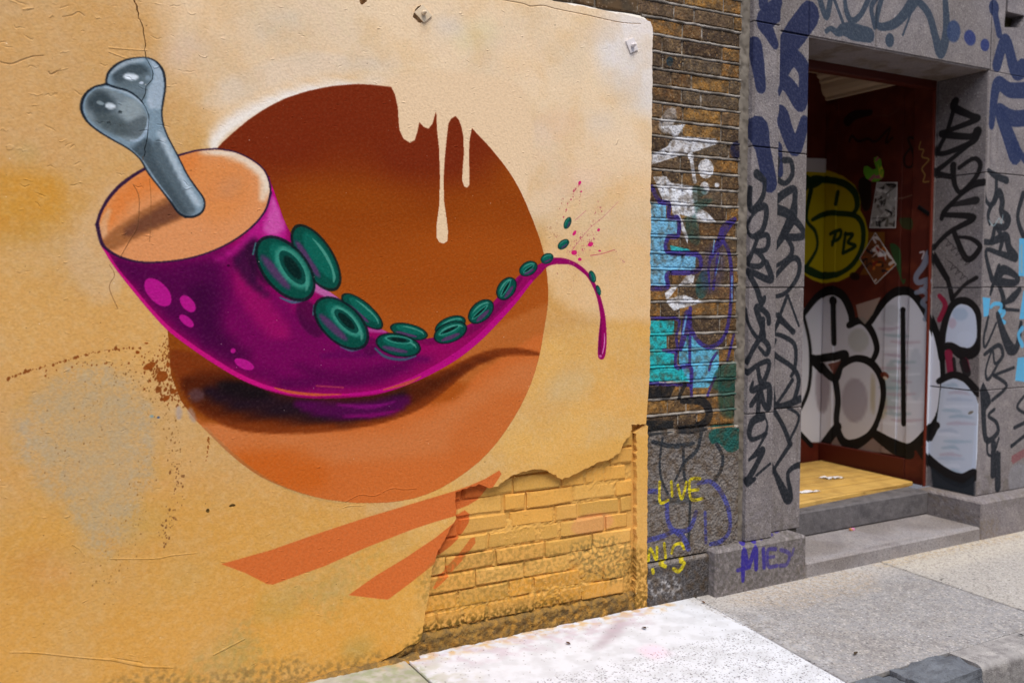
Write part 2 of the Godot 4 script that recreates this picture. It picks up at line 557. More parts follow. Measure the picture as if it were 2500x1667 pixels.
	m.poly([609,850,628,832,655,805,688,776,724,749,764,725,808,702,856,680,905,661,956,644,1008,631,1061,620,1116,613,1171,608,1227,607,1284,610,1340,620,1397,637,1455,662,1510,691,1561,723,1606,759,1646,798,1683,840,1716,883,1746,927,1773,974,1796,1021,1815,1069,1831,1119,1843,1170,1852,1219,1860,1260,1866,1290,1869,1312,1872,1330,1873,1351,1874,1373,1873,1396,1871,1418,1869,1441,1865,1465,1861,1491,1856,1515,1851,1538,1845,1558,1839,1575,1833,1593,1825,1612,1815,1634,1805,1658,1793,1683,1781,1707,1770,1730,1757,1754,1744,1777,1730,1799,1715,1821,1698,1843,1681,1863,1664,1882,1647,1900,1631,1916,1615,1931,1599,1946,1581,1961,1562,1977,1546,1991,1535,2001,1525,1958,1522,1901,1524,1824,1524,1788,1514,1776,1501,1780,1493,1801,1494,1836,1500,1900,1499,1963,1491,2001,1480,2027,1466,2040,1448,2028,1437,2010,1429,1950,1421,1880,1416,1803,1418,1720,1427,1664,1434,1608,1431,1573,1415,1562,1396,1568,1385,1586,1386,1635,1397,1705,1401,1809,1398,1913,1390,1982,1387,2050,1383,2040,1372,2004,1356,1984,1338,1988,1319,2004,1311,1968,1300,1937,1281,1927,1256,1940,1241,1969,1238,1996,1235,2050,1224,2096,1210,2121,1198,2121,1182,2121,1164,2121,1146,2121,1129,2120,1112,2119,1094,2118,1076,2116,1056,2113,1035,2109,1014,2105,993,2101,972,2095,950,2089,928,2082,906,2075,885,2067,863,2058,842,2049,821,2039,800,2027,779,2015,758,2001,738,1987,718,1972,699,1957,681,1941,663,1924,645,1908,629,1892,612,1874,595,1854,575,1829,554,1799,535,1771,522,1752,466,1604,431,1258,437,1116,467,1028,506,968,540,929],"76280e",2.2,1,0)
	m.clip_on([609,850,628,832,655,805,688,776,724,749,764,725,808,702,856,680,905,661,956,644,1008,631,1061,620,1116,613,1171,608,1227,607,1284,610,1340,620,1397,637,1455,662,1510,691,1561,723,1606,759,1646,798,1683,840,1716,883,1746,927,1773,974,1796,1021,1815,1069,1831,1119,1843,1170,1852,1219,1860,1260,1866,1290,1869,1312,1872,1330,1873,1351,1874,1373,1873,1396,1871,1418,1869,1441,1865,1465,1861,1491,1856,1515,1851,1538,1845,1558,1839,1575,1833,1593,1825,1612,1815,1634,1805,1658,1793,1683,1781,1707,1770,1730,1757,1754,1744,1777,1730,1799,1715,1821,1698,1843,1681,1863,1664,1882,1647,1900,1631,1916,1615,1931,1599,1946,1581,1961,1562,1977,1546,1991,1535,2001,1525,1958,1522,1901,1524,1824,1524,1788,1514,1776,1501,1780,1493,1801,1494,1836,1500,1900,1499,1963,1491,2001,1480,2027,1466,2040,1448,2028,1437,2010,1429,1950,1421,1880,1416,1803,1418,1720,1427,1664,1434,1608,1431,1573,1415,1562,1396,1568,1385,1586,1386,1635,1397,1705,1401,1809,1398,1913,1390,1982,1387,2050,1383,2040,1372,2004,1356,1984,1338,1988,1319,2004,1311,1968,1300,1937,1281,1927,1256,1940,1241,1969,1238,1996,1235,2050,1224,2096,1210,2121,1198,2121,1182,2121,1164,2121,1146,2121,1129,2120,1112,2119,1094,2118,1076,2116,1056,2113,1035,2109,1014,2105,993,2101,972,2095,950,2089,928,2082,906,2075,885,2067,863,2058,842,2049,821,2039,800,2027,779,2015,758,2001,738,1987,718,1972,699,1957,681,1941,663,1924,645,1908,629,1892,612,1874,595,1854,575,1829,554,1799,535,1771,522,1752,466,1604,431,1258,437,1116,467,1028,506,968,540,929],0)
	m.poly([332,1756,682,1734,1047,1830,1382,1755,1956,1854,2071,233,302,501],"92420c",150,0.95,1)
	m.poly([326,1537,1044,1554,1957,1575,2071,233,302,501],"a24c12",140,0.9,1)
	m.poly([734,1355,1206,1304,1658,1365,1958,1399,2071,233,302,501],"aa541a",120,0.9,1)
	m.poly([1525,1182,1716,1280,1958,1329,1960,1045,1487,1033],"b8672e",25,0.9,1)
	m.poly([1960,1906,2008,1811,2015,1726,1978,1674,1907,1669,1824,1713,1751,1791,1706,1882,1700,1964,1735,2015,1802,2022,1884,1983],"7c2c18",30,0.5,1)
	m.poly([418,946,542,1009,1378,956,1581,1079,1959,1169,2071,233,302,501],"c86a30",24,1,1)
	m.poly([555,965,1202,871,1755,1106,1960,1045,1756,810,1201,757,609,843],"c87845",60,0.7,1)
	m.poly([967,715,934,684,861,676,770,692,684,727,627,772,611,814,641,844,708,853,798,840,887,806,949,760],"c4601f",70,0.8,1)
	m.poly([1779,978,1787,926,1743,856,1661,786,1565,737,1480,721,1428,741,1421,791,1461,858,1539,926,1634,977,1723,997],"c4662c",70,0.6,1)
	m.poly([400,1343,478,1257,672,1149,789,1069,727,953,500,969,421,1117],"8a4410",30,1,1)
	m.poly([436,1195,453,1098,485,1035,523,991,563,960,617,929,685,908,792,893,940,888,1135,898,1300,939,1403,996,1517,1078,1608,1116,1701,1132,1844,1127,1834,1138,1729,1161,1617,1157,1518,1130,1386,1080,1137,1026,831,1051,621,1147],"7a3410",11,0.95,1)
	m.poly([466,1098,523,998,617,956,793,929,1017,913,1201,938,1334,984,1438,1042,1544,1101,1654,1137,1563,1124,1386,1068,1137,1026,831,1043,620,1118],"4c1c0a",30,0.9,1)
	m.poly([525,1060,619,1076,758,1040,942,1000,1136,996,1267,1019,1217,960,1056,917,829,941,618,991],"20101c",38,0.95,1)
	m.poly([757,1031,742,1020,707,1018,662,1025,619,1039,589,1057,580,1073,594,1084,628,1087,672,1080,716,1066,747,1048],"150d12",28,0.9,1)
	m.poly([845,1006,1057,985,1267,996,1250,950,1168,925,1017,928,889,959],"4e0648",24,0.9,1)
	m.line([995,982,1120,966,1217,979],[6.2,18.7,4.7],"7a0c6c",9,0.8)
	m.line([1017,939,1136,935,1233,947],[4.7,15.6,4.7],"86086a",9,0.7)
	m.poly([540,1042,536,1031,527,1023,514,1021,502,1025,493,1034,489,1045,493,1056,502,1063,515,1066,527,1062,536,1053],"5a4048",16,0.7,1)
	m.clip_off()
	m.line([542,933,615,850,718,757,826,691,937,645,1045,621],[4.4,7.4,7.4,5.9,4.4,3.0],"8a7a58",8,0.4)
	m.poly([584,466,650,475,753,490,916,525,1096,560,1253,586,1459,620,1519,633,1588,653,1651,680,1661,665,1624,618,1588,578,1571,556,1527,538,1458,522,1374,510,1284,494,1095,449,944,405,800,376,758,367,737,372,663,423],"cc6a34",3,1,0)
	m.poly([1030,284,1132,338,1251,388,1374,448,1458,499,1510,522,1534,501,1527,467,1501,431,1449,391,1365,345,1266,287,1182,242,1155,248],"cc6a34",3,1,0)
	m.poly([1373,238,1398,281,1483,354,1535,410,1553,412,1555,388,1500,328,1423,261,1381,231],"cf7238",3,0.95,0)
	m.poly([241,1536,257,1497,280,1458,321,1399,376,1325,431,1260,501,1200,580,1141,661,1088,744,1048,830,1021,919,1008,1042,1004,1152,1010,1267,1039,1369,1077,1473,1128,1563,1189,1645,1260,1729,1341,1795,1415,1843,1458,1869,1481,1902,1491,1943,1493,1985,1489,2026,1468,2062,1441,2087,1405,2105,1369,2119,1322,2127,1268,2120,1208,2116,1149,2118,1111,2133,1099,2150,1108,2158,1147,2159,1207,2152,1279,2135,1339,2119,1381,2095,1423,2060,1464,2019,1493,1971,1512,1923,1519,1889,1515,1842,1496,1783,1467,1737,1444,1698,1405,1634,1352,1573,1288,1508,1253,1382,1213,1284,1208,1210,1228,1159,1250,1109,1274,1012,1356,957,1396,918,1449,866,1539,821,1616,796,1685,772,1754,760,1766,709,1606,575,1519,418,1481,302,1492],"90045a",2.2,1,1)
	m.clip_on([241,1536,257,1497,280,1458,321,1399,376,1325,431,1260,501,1200,580,1141,661,1088,744,1048,830,1021,919,1008,1042,1004,1152,1010,1267,1039,1369,1077,1473,1128,1563,1189,1645,1260,1729,1341,1795,1415,1843,1458,1869,1481,1902,1491,1943,1493,1985,1489,2026,1468,2062,1441,2087,1405,2105,1369,2119,1322,2127,1268,2120,1208,2116,1149,2118,1111,2133,1099,2150,1108,2158,1147,2159,1207,2152,1279,2135,1339,2119,1381,2095,1423,2060,1464,2019,1493,1971,1512,1923,1519,1889,1515,1842,1496,1783,1467,1737,1444,1698,1405,1634,1352,1573,1288,1508,1253,1382,1213,1284,1208,1210,1228,1159,1250,1109,1274,1012,1356,957,1396,918,1449,866,1539,821,1616,796,1685,772,1754,760,1766,709,1606,575,1519,418,1481,302,1492],1)
	m.poly([222,1529,366,1465,628,1538,764,1399,983,1236,1219,1138,1386,1139,1218,1061,1019,1033,831,1058,621,1147,457,1263,334,1399],"700354",45,0.95,1)
	m.poly([263,1490,429,1473,586,1482,625,1364,581,1211,759,1098,943,1067,831,1043,661,1124,502,1234,382,1352],"4e0244",48,0.9,1)
	m.poly([492,1399,585,1412,596,1273,704,1143,581,1190,516,1282],"3c0338",55,0.8,1)
	m.poly([832,1138,1019,1100,1202,1123,1301,1135,1177,1063,980,1050],"560246",32,0.8,1)
	m.poly([682,1497,750,1377,834,1240,761,1227,679,1328,639,1433],"980a60",40,0.8,1)
	m.poly([760,1766,821,1616,814,1551,737,1562,643,1510,576,1484,675,1561,739,1676],"b41886",24,0.9,1)
	m.poly([775,1716,809,1641,814,1596,776,1576,744,1594,764,1658],"d05ab0",20,0.85,1)
	m.line([772,1741,803,1679,828,1616],[6.4,14.1,9.0],"c80880",3,0.9)
	m.poly([646,1500,724,1570,722,1437,763,1363,696,1405,650,1463],"300a34",26,0.8,1)
	m.line([904,1416,957,1383,1011,1350],[46.8,33.4,20.1],"c070b0",9,0.85)
	m.line([1101,1247,1180,1239],[28.1,14.1],"b85aa4",8,0.7)
	m.line([1306,1201,1382,1199,1516,1231,1647,1323,1748,1433],[22.6,27.1,30.1,27.1,15.1],"70044a",7,0.8)
	m.line([941,1158,1136,1165,1344,1129],[14.0,41.9,21.0],"5a0450",14,0.6)
	m.line([245,1523,280,1459,323,1400,377,1328,433,1264,503,1205,581,1148,662,1097,746,1058,832,1033,919,1021,1042,1015],[9.6,12.4,13.8,15.2,16.5,17.9,17.9,16.5,13.8,12.4,9.6,6.9],"c8107e",4,0.95)
	m.line([1042,1015,1153,1021,1267,1049,1369,1088,1473,1140,1563,1200,1645,1272,1729,1352,1795,1423],[10.0,13.3,20.0,28.3,33.3,33.3,30.0,21.6,15.0],"b80a80",5,0.9)
	m.line([773,1054,831,1036,919,1022,1011,1018],[3.0,10.4,10.4,3.0],"c05c2c",4,0.85)
	m.line([1169,1025,1267,1046,1318,1067],[3.2,14.4,4.8],"c06030",4,0.7)
	m.line([920,1053,1019,1042],[4.6,6.1],"a83c50",3,0.7)
	m.line([1869,1496,1923,1509,1978,1498,2033,1466,2076,1417,2105,1357,2123,1292],[11.4,10.1,8.8,8.8,7.6,6.3,6.3],"8e0460",3,0.8)
	m.line([2131,1268,2129,1208,2126,1142,2132,1112],[5.2,9.1,14.3,10.4],"6c0448",4,0.85)
	m.line([2149,1208,2148,1160,2139,1124],[3.3,5.9,5.2],"e090c8",2.5,0.8)
	m.poly([2137,1113,2136,1110,2133,1109,2130,1108,2126,1109,2123,1111,2122,1114,2123,1116,2126,1118,2130,1119,2133,1118,2136,1116],"d070b0",2,0.8,1)
	m.poly([438,1343,422,1338,402,1345,382,1363,367,1386,363,1408,369,1424,384,1429,405,1422,425,1405,440,1382,444,1359],"b8148c",2.5,0.95,1)
	m.poly([514,1321,504,1318,492,1323,480,1334,472,1348,470,1362,475,1371,485,1374,497,1369,509,1358,517,1344,519,1330],"b8148c",2.5,0.95,1)
	m.poly([510,1271,503,1268,492,1272,481,1280,472,1290,467,1301,469,1309,476,1311,486,1308,498,1300,507,1289,512,1279],"b8148c",2.5,0.95,1)
	m.poly([645,1186,643,1182,640,1179,636,1178,632,1180,629,1183,628,1187,629,1191,632,1194,637,1195,641,1194,644,1191],"b8148c",2.5,0.95,1)
	m.poly([703,1124,696,1119,682,1120,665,1126,651,1136,642,1147,641,1156,649,1161,662,1160,679,1154,694,1144,703,1133],"b8148c",2.5,0.95,1)
	m.clip_off()
	m.poly([230,1595,242,1635,270,1685,312,1731,368,1773,425,1804,483,1828,537,1846,594,1855,652,1850,708,1828,749,1797,767,1756,771,1719,752,1660,709,1606,647,1557,575,1519,496,1493,418,1481,352,1480,302,1492,266,1511,242,1537],"dc935f",2,1,1)
	m.clip_on([230,1595,242,1635,270,1685,312,1731,368,1773,425,1804,483,1828,537,1846,594,1855,652,1850,708,1828,749,1797,767,1756,771,1719,752,1660,709,1606,647,1557,575,1519,496,1493,418,1481,352,1480,302,1492,266,1511,242,1537],1)
	m.poly([242,1635,368,1773,483,1828,551,1836,501,1741,357,1684,286,1607,245,1581],"de7f3c",50,0.9,1)
	m.poly([502,1812,601,1829,677,1803,717,1727,674,1647,547,1616],"dd8a4a",60,0.7,1)
	m.poly([680,1759,682,1742,673,1723,654,1707,632,1698,612,1698,600,1708,598,1724,607,1743,625,1759,647,1769,667,1769],"c88a60",50,0.5,1)
	m.line([542,1839,601,1844,662,1836,713,1810,746,1781,756,1740,745,1697],[6.3,18.8,26.1,31.3,36.5,36.5,15.7],"ead9c6",24,0.95)
	m.line([253,1552,248,1591,265,1640],[14.2,23.6,14.2],"dcae84",10,0.7)
	m.poly([423,1682,451,1693,494,1635,425,1597,331,1549,275,1518,240,1537,272,1577,347,1634],"9a6038",14,0.9,1)
	m.poly([432,1667,461,1674,484,1634,383,1585,317,1559,309,1583,365,1625],"6e4230",18,0.9,1)
	m.clip_off()
	m.line([230,1595,242,1635,270,1685,312,1731,368,1773,425,1804,483,1828,537,1846,594,1855],[9.1,8.5,9.8,10.4,9.1,7.8,6.5,5.2,4.6],"2c1638",2.2,0.95)
	m.line([594,1855,652,1850,708,1828,749,1797,767,1756,771,1719],[5.0,4.3,4.3,5.0,5.7,7.1],"2c1638",2.2,0.95)
	m.line([771,1719,752,1660,709,1606,647,1557,575,1519,496,1493,418,1481,352,1480,302,1492,266,1511,242,1537,230,1595],[8.0,6.7,6.0,5.3,4.7,4.7,5.3,6.0,6.7,8.0,10.0,11.3],"2c1638",2.2,0.95)
	m.poly([267,2031,268,2047,275,2067,298,2094,335,2115,381,2125,413,2117,432,2094,439,2066,439,2031,432,1991,428,1956,432,1917,446,1878,473,1825,501,1766,530,1722,550,1693,554,1668,543,1644,518,1630,493,1628,470,1643,446,1678,414,1721,382,1764,360,1805,328,1834,283,1859,239,1885,209,1912,195,1944,198,1973,211,1998,234,2018,256,2026],"7d94a6",2,1,1)
	m.clip_on([267,2031,268,2047,275,2067,298,2094,335,2115,381,2125,413,2117,432,2094,439,2066,439,2031,432,1991,428,1956,432,1917,446,1878,473,1825,501,1766,530,1722,550,1693,554,1668,543,1644,518,1630,493,1628,470,1643,446,1678,414,1721,382,1764,360,1805,328,1834,283,1859,239,1885,209,1912,195,1944,198,1973,211,1998,234,2018,256,2026],1)
	m.poly([388,1834,427,1876,454,1809,500,1711,523,1646,479,1639,424,1737],"52616c",16,0.9,1)
	m.poly([333,1835,389,1873,406,1805,480,1679,499,1640,470,1649,405,1736,360,1802],"42505a",16,0.9,1)
	m.line([418,1896,445,1838,482,1760,514,1701,533,1672],[9.9,21.8,19.9,21.8,19.9],"b4c6d6",16,0.85)
	m.line([333,1835,369,1798,405,1741,451,1678],[4.9,5.9,5.9,4.9],"8ea4b8",4,0.8)
	m.poly([396,2082,390,2062,370,2043,342,2031,313,2029,291,2036,282,2052,288,2072,307,2090,334,2102,363,2105,386,2098],"424f58",20,0.95,1)
	m.poly([333,2054,394,2080,393,2031,373,1990,333,2015,288,2025],"62727c",12,0.8,1)
	m.poly([395,2120,432,2090,435,2026,424,1970,396,1973,385,2016,408,2072],"a4b6c8",8,0.85,1)
	m.line([279,2063,321,2099,376,2117],[5.7,14.2,9.5],"a2b2c0",7,0.8)
	m.poly([360,2061,357,2055,348,2051,337,2050,326,2051,319,2055,316,2060,320,2065,328,2070,339,2071,350,2070,358,2066],"d8e4f2",7,1,1)
	m.poly([376,2046,375,2043,373,2041,369,2040,365,2041,363,2042,362,2044,363,2046,365,2048,369,2049,373,2049,375,2048],"c0cee2",3,0.9,1)
	m.poly([398,2064,397,2060,393,2057,389,2056,384,2056,381,2058,380,2062,381,2065,384,2068,389,2070,394,2069,397,2067],"93a8bc",6,0.7,1)
	m.poly([206,1964,225,2004,256,2017,292,2011,337,1994,368,1970,384,1942,381,1902,357,1866,329,1859,284,1880,240,1900,212,1926],"77868f",6,0.95,1)
	m.poly([285,1950,271,1935,251,1929,232,1933,217,1947,212,1967,216,1987,230,2002,249,2008,269,2003,284,1990,290,1970],"3a464e",22,0.95,1)
	m.poly([338,1887,324,1876,301,1874,273,1882,248,1896,234,1914,233,1931,246,1941,269,1943,297,1936,322,1922,337,1903],"4c585e",22,0.9,1)
	m.poly([365,1942,353,1928,336,1922,319,1926,307,1938,302,1955,307,1973,319,1986,336,1992,353,1988,365,1976,370,1959],"8f9da5",18,0.9,1)
	m.poly([330,1918,377,1941,383,1903,357,1876,329,1879],"566168",10,0.8,1)
	m.line([334,1862,357,1866,380,1897,386,1932],[6.8,9.7,10.6,4.8],"9db2c8",5,0.85)
	m.line([261,2020,301,2016,341,2002,368,1980],[4.8,6.7,6.7,4.8],"a8bacb",4,0.8)
	m.line([205,1931,199,1954,213,1991,238,2015],[5.6,4.6,4.6,4.6],"86a0b8",4,0.7)
	m.line([211,1912,248,1882,288,1860],[3.7,4.7,3.7],"9db4cc",4,0.7)
	m.poly([292,1962,289,1958,283,1955,275,1954,268,1956,263,1960,262,1965,265,1970,271,1973,279,1973,286,1971,291,1967],"ccd8e4",6,1,1)
	m.poly([259,1967,257,1965,252,1964,246,1965,241,1967,238,1971,238,1974,240,1976,245,1977,250,1976,255,1974,259,1971],"8e9ea8",5,0.8,1)
	m.poly([402,1986,404,1977,403,1969,400,1964,395,1965,390,1970,386,1978,384,1988,385,1996,388,2000,393,2000,398,1994],"b0c0d2",8,0.7,1)
	m.poly([441,1873,440,1869,436,1866,431,1865,427,1865,423,1868,422,1871,423,1875,427,1878,432,1879,436,1878,440,1876],"b4c2d0",6,0.8,1)
	m.line([375,1863,381,1804,405,1761],[9.7,14.5,9.7],"46535c",8,0.7)
	m.clip_off()
	m.line([267,2030,296,2022,328,2016,355,2000,373,1981],[6.7,6.2,5.7,4.3,2.4],"0e1620",2.2,0.95)
	m.line([267,2031,268,2047,275,2067,298,2094,335,2115,381,2125,413,2117,432,2094,439,2066,439,2031,432,1991,428,1956,432,1917,446,1878],[5.8,5.8,6.8,6.3,4.4,2.4,4.9,7.8,7.3,5.8,5.8,4.4,4.4,3.9],"101824",2.2,0.9)
	m.line([446,1878,473,1825,501,1766,530,1722,550,1693,554,1668,543,1644,518,1630,493,1628],[4.0,4.0,4.5,5.0,5.0,5.6,6.6,7.1,7.6],"101824",2.2,0.9)
	m.line([493,1628,470,1643,446,1678,414,1721,382,1764,360,1805,328,1834,283,1859,239,1885,209,1912,195,1944,198,1973,211,1998,234,2018,256,2026,267,2031],[7.0,7.0,6.1,4.2,4.2,4.2,4.2,4.7,5.6,6.5,8.4,8.4,7.0,5.6,6.1,6.5],"101824",2.2,0.9)
	m.poly([310,1946,309,1944,307,1943,304,1943,301,1943,299,1945,299,1948,300,1950,302,1951,305,1951,308,1950,310,1949],"333e44",2,0.9,1)
	m.poly([277,1907,275,1905,272,1905,269,1906,266,1908,265,1911,266,1913,267,1915,270,1915,274,1914,276,1912,277,1910],"3a454a",3,0.8,1)
	m.poly([769,1499,785,1461,787,1427,776,1408,754,1408,727,1427,703,1460,688,1498,685,1531,696,1550,718,1551,745,1532],"30082e",14,0.7,1)
	m.poly([937,1311,951,1276,951,1246,938,1228,916,1227,890,1243,867,1272,854,1306,854,1336,866,1354,889,1356,914,1340],"3c0636",12,0.7,1)
	m.poly([1151,1185,1147,1168,1136,1155,1122,1151,1108,1157,1097,1169,1094,1186,1098,1203,1108,1215,1123,1220,1137,1215,1147,1202],"48053e",9,0.6,1)
	m.line([718,1549,708,1511],[5.0,6.3],"3a8a84",4,0.7)
	m.line([798,1364,843,1348,883,1357],[5.2,10.4,6.5],"3f6d80",5,0.8)
	m.line([916,1337,912,1304],[5.3,6.6],"3a8a84",4,0.6)
	m.line([1010,1189,1051,1174,1087,1180],[5.5,9.6,5.5],"4a6a80",5,0.7)
	m.line([1140,1178,1180,1146,1246,1133,1298,1145],[7.2,10.0,10.0,7.2],"2c6a70",5,0.7)
	m.poly([999,1390,963,1388,916,1418,873,1469,844,1529,837,1581,853,1613,888,1615,934,1588,978,1537,1008,1476,1016,1422],"0a1c20",3,0.9,1)
	m.poly([993,1399,960,1399,918,1426,879,1473,852,1528,845,1575,859,1604,890,1606,932,1580,972,1533,1000,1477,1008,1428],"05493f",2,1,1)
	m.poly([937,1434,926,1439,906,1460,884,1491,865,1523,854,1549,854,1561,865,1556,884,1536,906,1505,926,1473,937,1447],"5e3264",9.84,0.8,1)
	m.poly([990,1430,970,1432,941,1456,911,1494,888,1536,879,1570,884,1589,904,1587,933,1564,962,1527,986,1485,996,1449],"0b6255",9.84,0.9,1)
	m.line([987,1418,990,1437,982,1468,965,1504,941,1540,914,1569],[4.4,10.9,7.7,10.9,9.8,2.7],"62ac9c",5.74,0.65)
	m.poly([903,1361,861,1350,807,1370,757,1414,724,1471,715,1526,733,1564,774,1576,827,1559,878,1515,913,1457,922,1400],"0a1c20",3,0.9,1)
	m.poly([896,1370,858,1361,810,1379,764,1420,733,1472,724,1522,740,1556,777,1566,824,1549,871,1509,903,1456,913,1405],"05493f",2,1,1)
	m.poly([831,1393,818,1396,796,1413,770,1441,748,1471,735,1496,735,1509,748,1506,770,1489,795,1462,818,1432,831,1407],"5e3264",12.719999999999999,0.8,1)
	m.poly([892,1402,869,1400,835,1418,801,1451,775,1490,764,1526,770,1547,793,1550,825,1533,860,1500,887,1460,899,1424],"0b6255",12.719999999999999,0.9,1)
	m.line([889,1388,892,1410,883,1442,862,1476,835,1509,804,1534],[5.5,13.8,9.7,13.8,12.5,3.5],"62ac9c",7.420000000000001,0.65)
	m.poly([889,1400,864,1396,833,1412,805,1442,786,1479,783,1513,795,1535,820,1539,851,1524,879,1494,898,1457,902,1422],"3f9686",13.799999999999999,0.75,1)
	m.poly([881,1412,863,1411,839,1425,817,1451,801,1480,796,1507,803,1523,821,1524,844,1510,867,1485,883,1455,888,1428],"07453e",5.52,1,1)
	m.poly([869,1429,857,1429,842,1439,826,1457,815,1478,811,1496,815,1506,826,1507,842,1496,857,1479,869,1458,873,1440],"04201f",6.44,0.95,1)
	m.poly([1168,1251,1146,1246,1109,1259,1068,1287,1034,1321,1016,1353,1018,1374,1040,1379,1075,1367,1116,1340,1151,1305,1170,1273],"0a1c20",3,0.9,1)
	m.poly([1162,1256,1142,1252,1108,1264,1071,1290,1040,1321,1023,1350,1024,1369,1044,1374,1076,1362,1113,1337,1145,1305,1163,1276],"05493f",2,1,1)
	m.poly([1117,1272,1109,1274,1092,1285,1070,1302,1049,1320,1036,1335,1033,1342,1041,1340,1058,1330,1080,1313,1100,1295,1114,1280],"5e3264",5.52,0.8,1)
	m.poly([1152,1275,1138,1274,1114,1286,1086,1306,1061,1330,1046,1351,1044,1363,1057,1364,1081,1352,1109,1332,1135,1308,1150,1287],"0b6255",5.52,0.9,1)
	m.line([1153,1267,1150,1280,1137,1298,1116,1318,1092,1338,1068,1354],[2.5,6.4,4.5,6.4,5.7,1.6],"62ac9c",3.22,0.65)
	m.poly([1105,1188,1067,1174,1016,1187,965,1223,927,1271,913,1319,926,1354,962,1368,1012,1357,1064,1322,1103,1274,1118,1224],"0a1c20",3,0.9,1)
	m.poly([1097,1195,1064,1183,1017,1195,970,1228,936,1272,922,1316,933,1348,965,1360,1011,1349,1058,1317,1094,1272,1108,1227],"05493f",2,1,1)
	m.poly([1035,1210,1023,1211,1000,1225,974,1247,950,1272,935,1293,934,1305,946,1304,968,1290,994,1268,1018,1243,1033,1222],"5e3264",11.04,0.8,1)
	m.poly([1090,1223,1069,1219,1036,1232,1001,1259,972,1292,958,1322,961,1342,982,1347,1014,1334,1049,1308,1079,1274,1094,1243],"0b6255",11.04,0.9,1)
	m.line([1089,1210,1089,1230,1077,1257,1054,1287,1025,1313,995,1333],[5.0,12.6,8.8,12.6,11.3,3.1],"62ac9c",6.44,0.65)
	m.poly([1084,1229,1065,1224,1037,1235,1009,1257,987,1285,978,1311,983,1329,1001,1333,1028,1324,1057,1302,1079,1273,1089,1247],"3f9686",9.6,0.75,1)
	m.poly([1074,1238,1061,1236,1040,1246,1017,1264,999,1287,989,1307,992,1320,1005,1322,1026,1313,1049,1294,1067,1271,1077,1251],"07453e",3.84,1,1)
	m.poly([1062,1250,1053,1250,1039,1257,1023,1270,1010,1286,1003,1299,1004,1308,1013,1309,1027,1302,1043,1288,1056,1273,1063,1259],"04201f",4.48,0.95,1)
	m.poly([1348,1217,1334,1206,1304,1203,1265,1209,1229,1223,1205,1240,1198,1256,1212,1267,1242,1270,1280,1264,1317,1251,1342,1234],"0a1c20",3,0.9,1)
	m.poly([1342,1219,1329,1209,1301,1207,1266,1212,1233,1225,1210,1240,1205,1254,1217,1264,1244,1266,1279,1261,1313,1249,1336,1233],"05493f",2,1,1)
	m.poly([1305,1215,1299,1214,1282,1216,1261,1220,1240,1227,1225,1233,1220,1237,1227,1239,1243,1237,1264,1232,1285,1226,1300,1220],"5e3264",4.32,0.8,1)
	m.poly([1328,1229,1319,1224,1298,1224,1271,1229,1244,1238,1226,1248,1221,1256,1230,1261,1251,1261,1278,1256,1304,1247,1323,1237],"0b6255",4.32,0.9,1)
	m.line([1332,1224,1325,1232,1310,1240,1288,1248,1264,1254,1241,1257],[2.1,5.2,3.6,5.2,4.7,1.3],"62ac9c",2.5200000000000005,0.65)
	m.poly([1320,1167,1303,1149,1266,1142,1220,1147,1177,1163,1149,1185,1142,1208,1159,1226,1194,1233,1240,1229,1283,1213,1313,1190],"0a1c20",3,0.9,1)
	m.poly([1312,1169,1297,1153,1263,1147,1221,1151,1182,1166,1156,1186,1149,1206,1164,1222,1197,1228,1238,1224,1278,1210,1306,1190],"05493f",2,1,1)
	m.poly([1268,1160,1260,1157,1241,1158,1215,1163,1191,1170,1173,1177,1167,1183,1175,1186,1194,1185,1219,1180,1244,1173,1262,1166],"5e3264",6.4799999999999995,0.8,1)
	m.poly([1296,1182,1285,1174,1260,1172,1227,1177,1196,1187,1175,1199,1169,1211,1180,1219,1204,1221,1237,1217,1268,1207,1290,1194],"0b6255",6.4799999999999995,0.9,1)
	m.line([1301,1175,1293,1186,1274,1197,1248,1207,1220,1213,1193,1215],[3.1,7.7,5.4,7.7,6.9,1.9],"62ac9c",3.7800000000000002,0.65)
	m.poly([1287,1198,1279,1192,1257,1190,1229,1193,1202,1199,1183,1208,1177,1216,1185,1222,1206,1224,1234,1221,1261,1215,1281,1207],"3f9686",4.2,0.75,1)
	m.poly([1277,1200,1270,1196,1253,1195,1230,1197,1208,1202,1192,1209,1186,1214,1193,1218,1210,1219,1233,1217,1256,1212,1272,1206],"07453e",1.68,1,1)
	m.poly([1263,1202,1259,1200,1247,1199,1231,1201,1215,1204,1204,1208,1200,1212,1205,1214,1216,1215,1232,1213,1248,1210,1260,1206],"04201f",1.9600000000000002,0.95,1)
	m.poly([1505,1278,1503,1260,1484,1241,1454,1226,1421,1219,1393,1222,1378,1234,1380,1252,1398,1271,1428,1286,1461,1293,1490,1290],"0a1c20",3,0.9,1)
	m.poly([1500,1276,1498,1260,1480,1243,1453,1229,1422,1223,1397,1225,1383,1236,1385,1252,1402,1269,1429,1283,1460,1289,1486,1287],"05493f",2,1,1)
	m.poly([1477,1253,1474,1248,1462,1241,1444,1234,1425,1229,1411,1227,1405,1228,1409,1233,1421,1240,1438,1247,1457,1253,1471,1255],"5e3264",4.8,0.8,1)
	m.poly([1484,1279,1481,1269,1466,1258,1445,1248,1421,1242,1402,1242,1393,1247,1396,1256,1410,1268,1432,1277,1455,1283,1474,1284],"0b6255",4.8,0.9,1)
	m.line([1490,1276,1480,1280,1463,1280,1443,1276,1423,1268,1406,1259],[2.4,5.9,4.2,5.9,5.3,1.5],"62ac9c",2.8000000000000003,0.65)
	m.poly([1510,1253,1509,1231,1489,1209,1457,1193,1420,1186,1390,1191,1373,1206,1375,1227,1393,1249,1425,1265,1461,1272,1492,1268],"0a1c20",3,0.9,1)
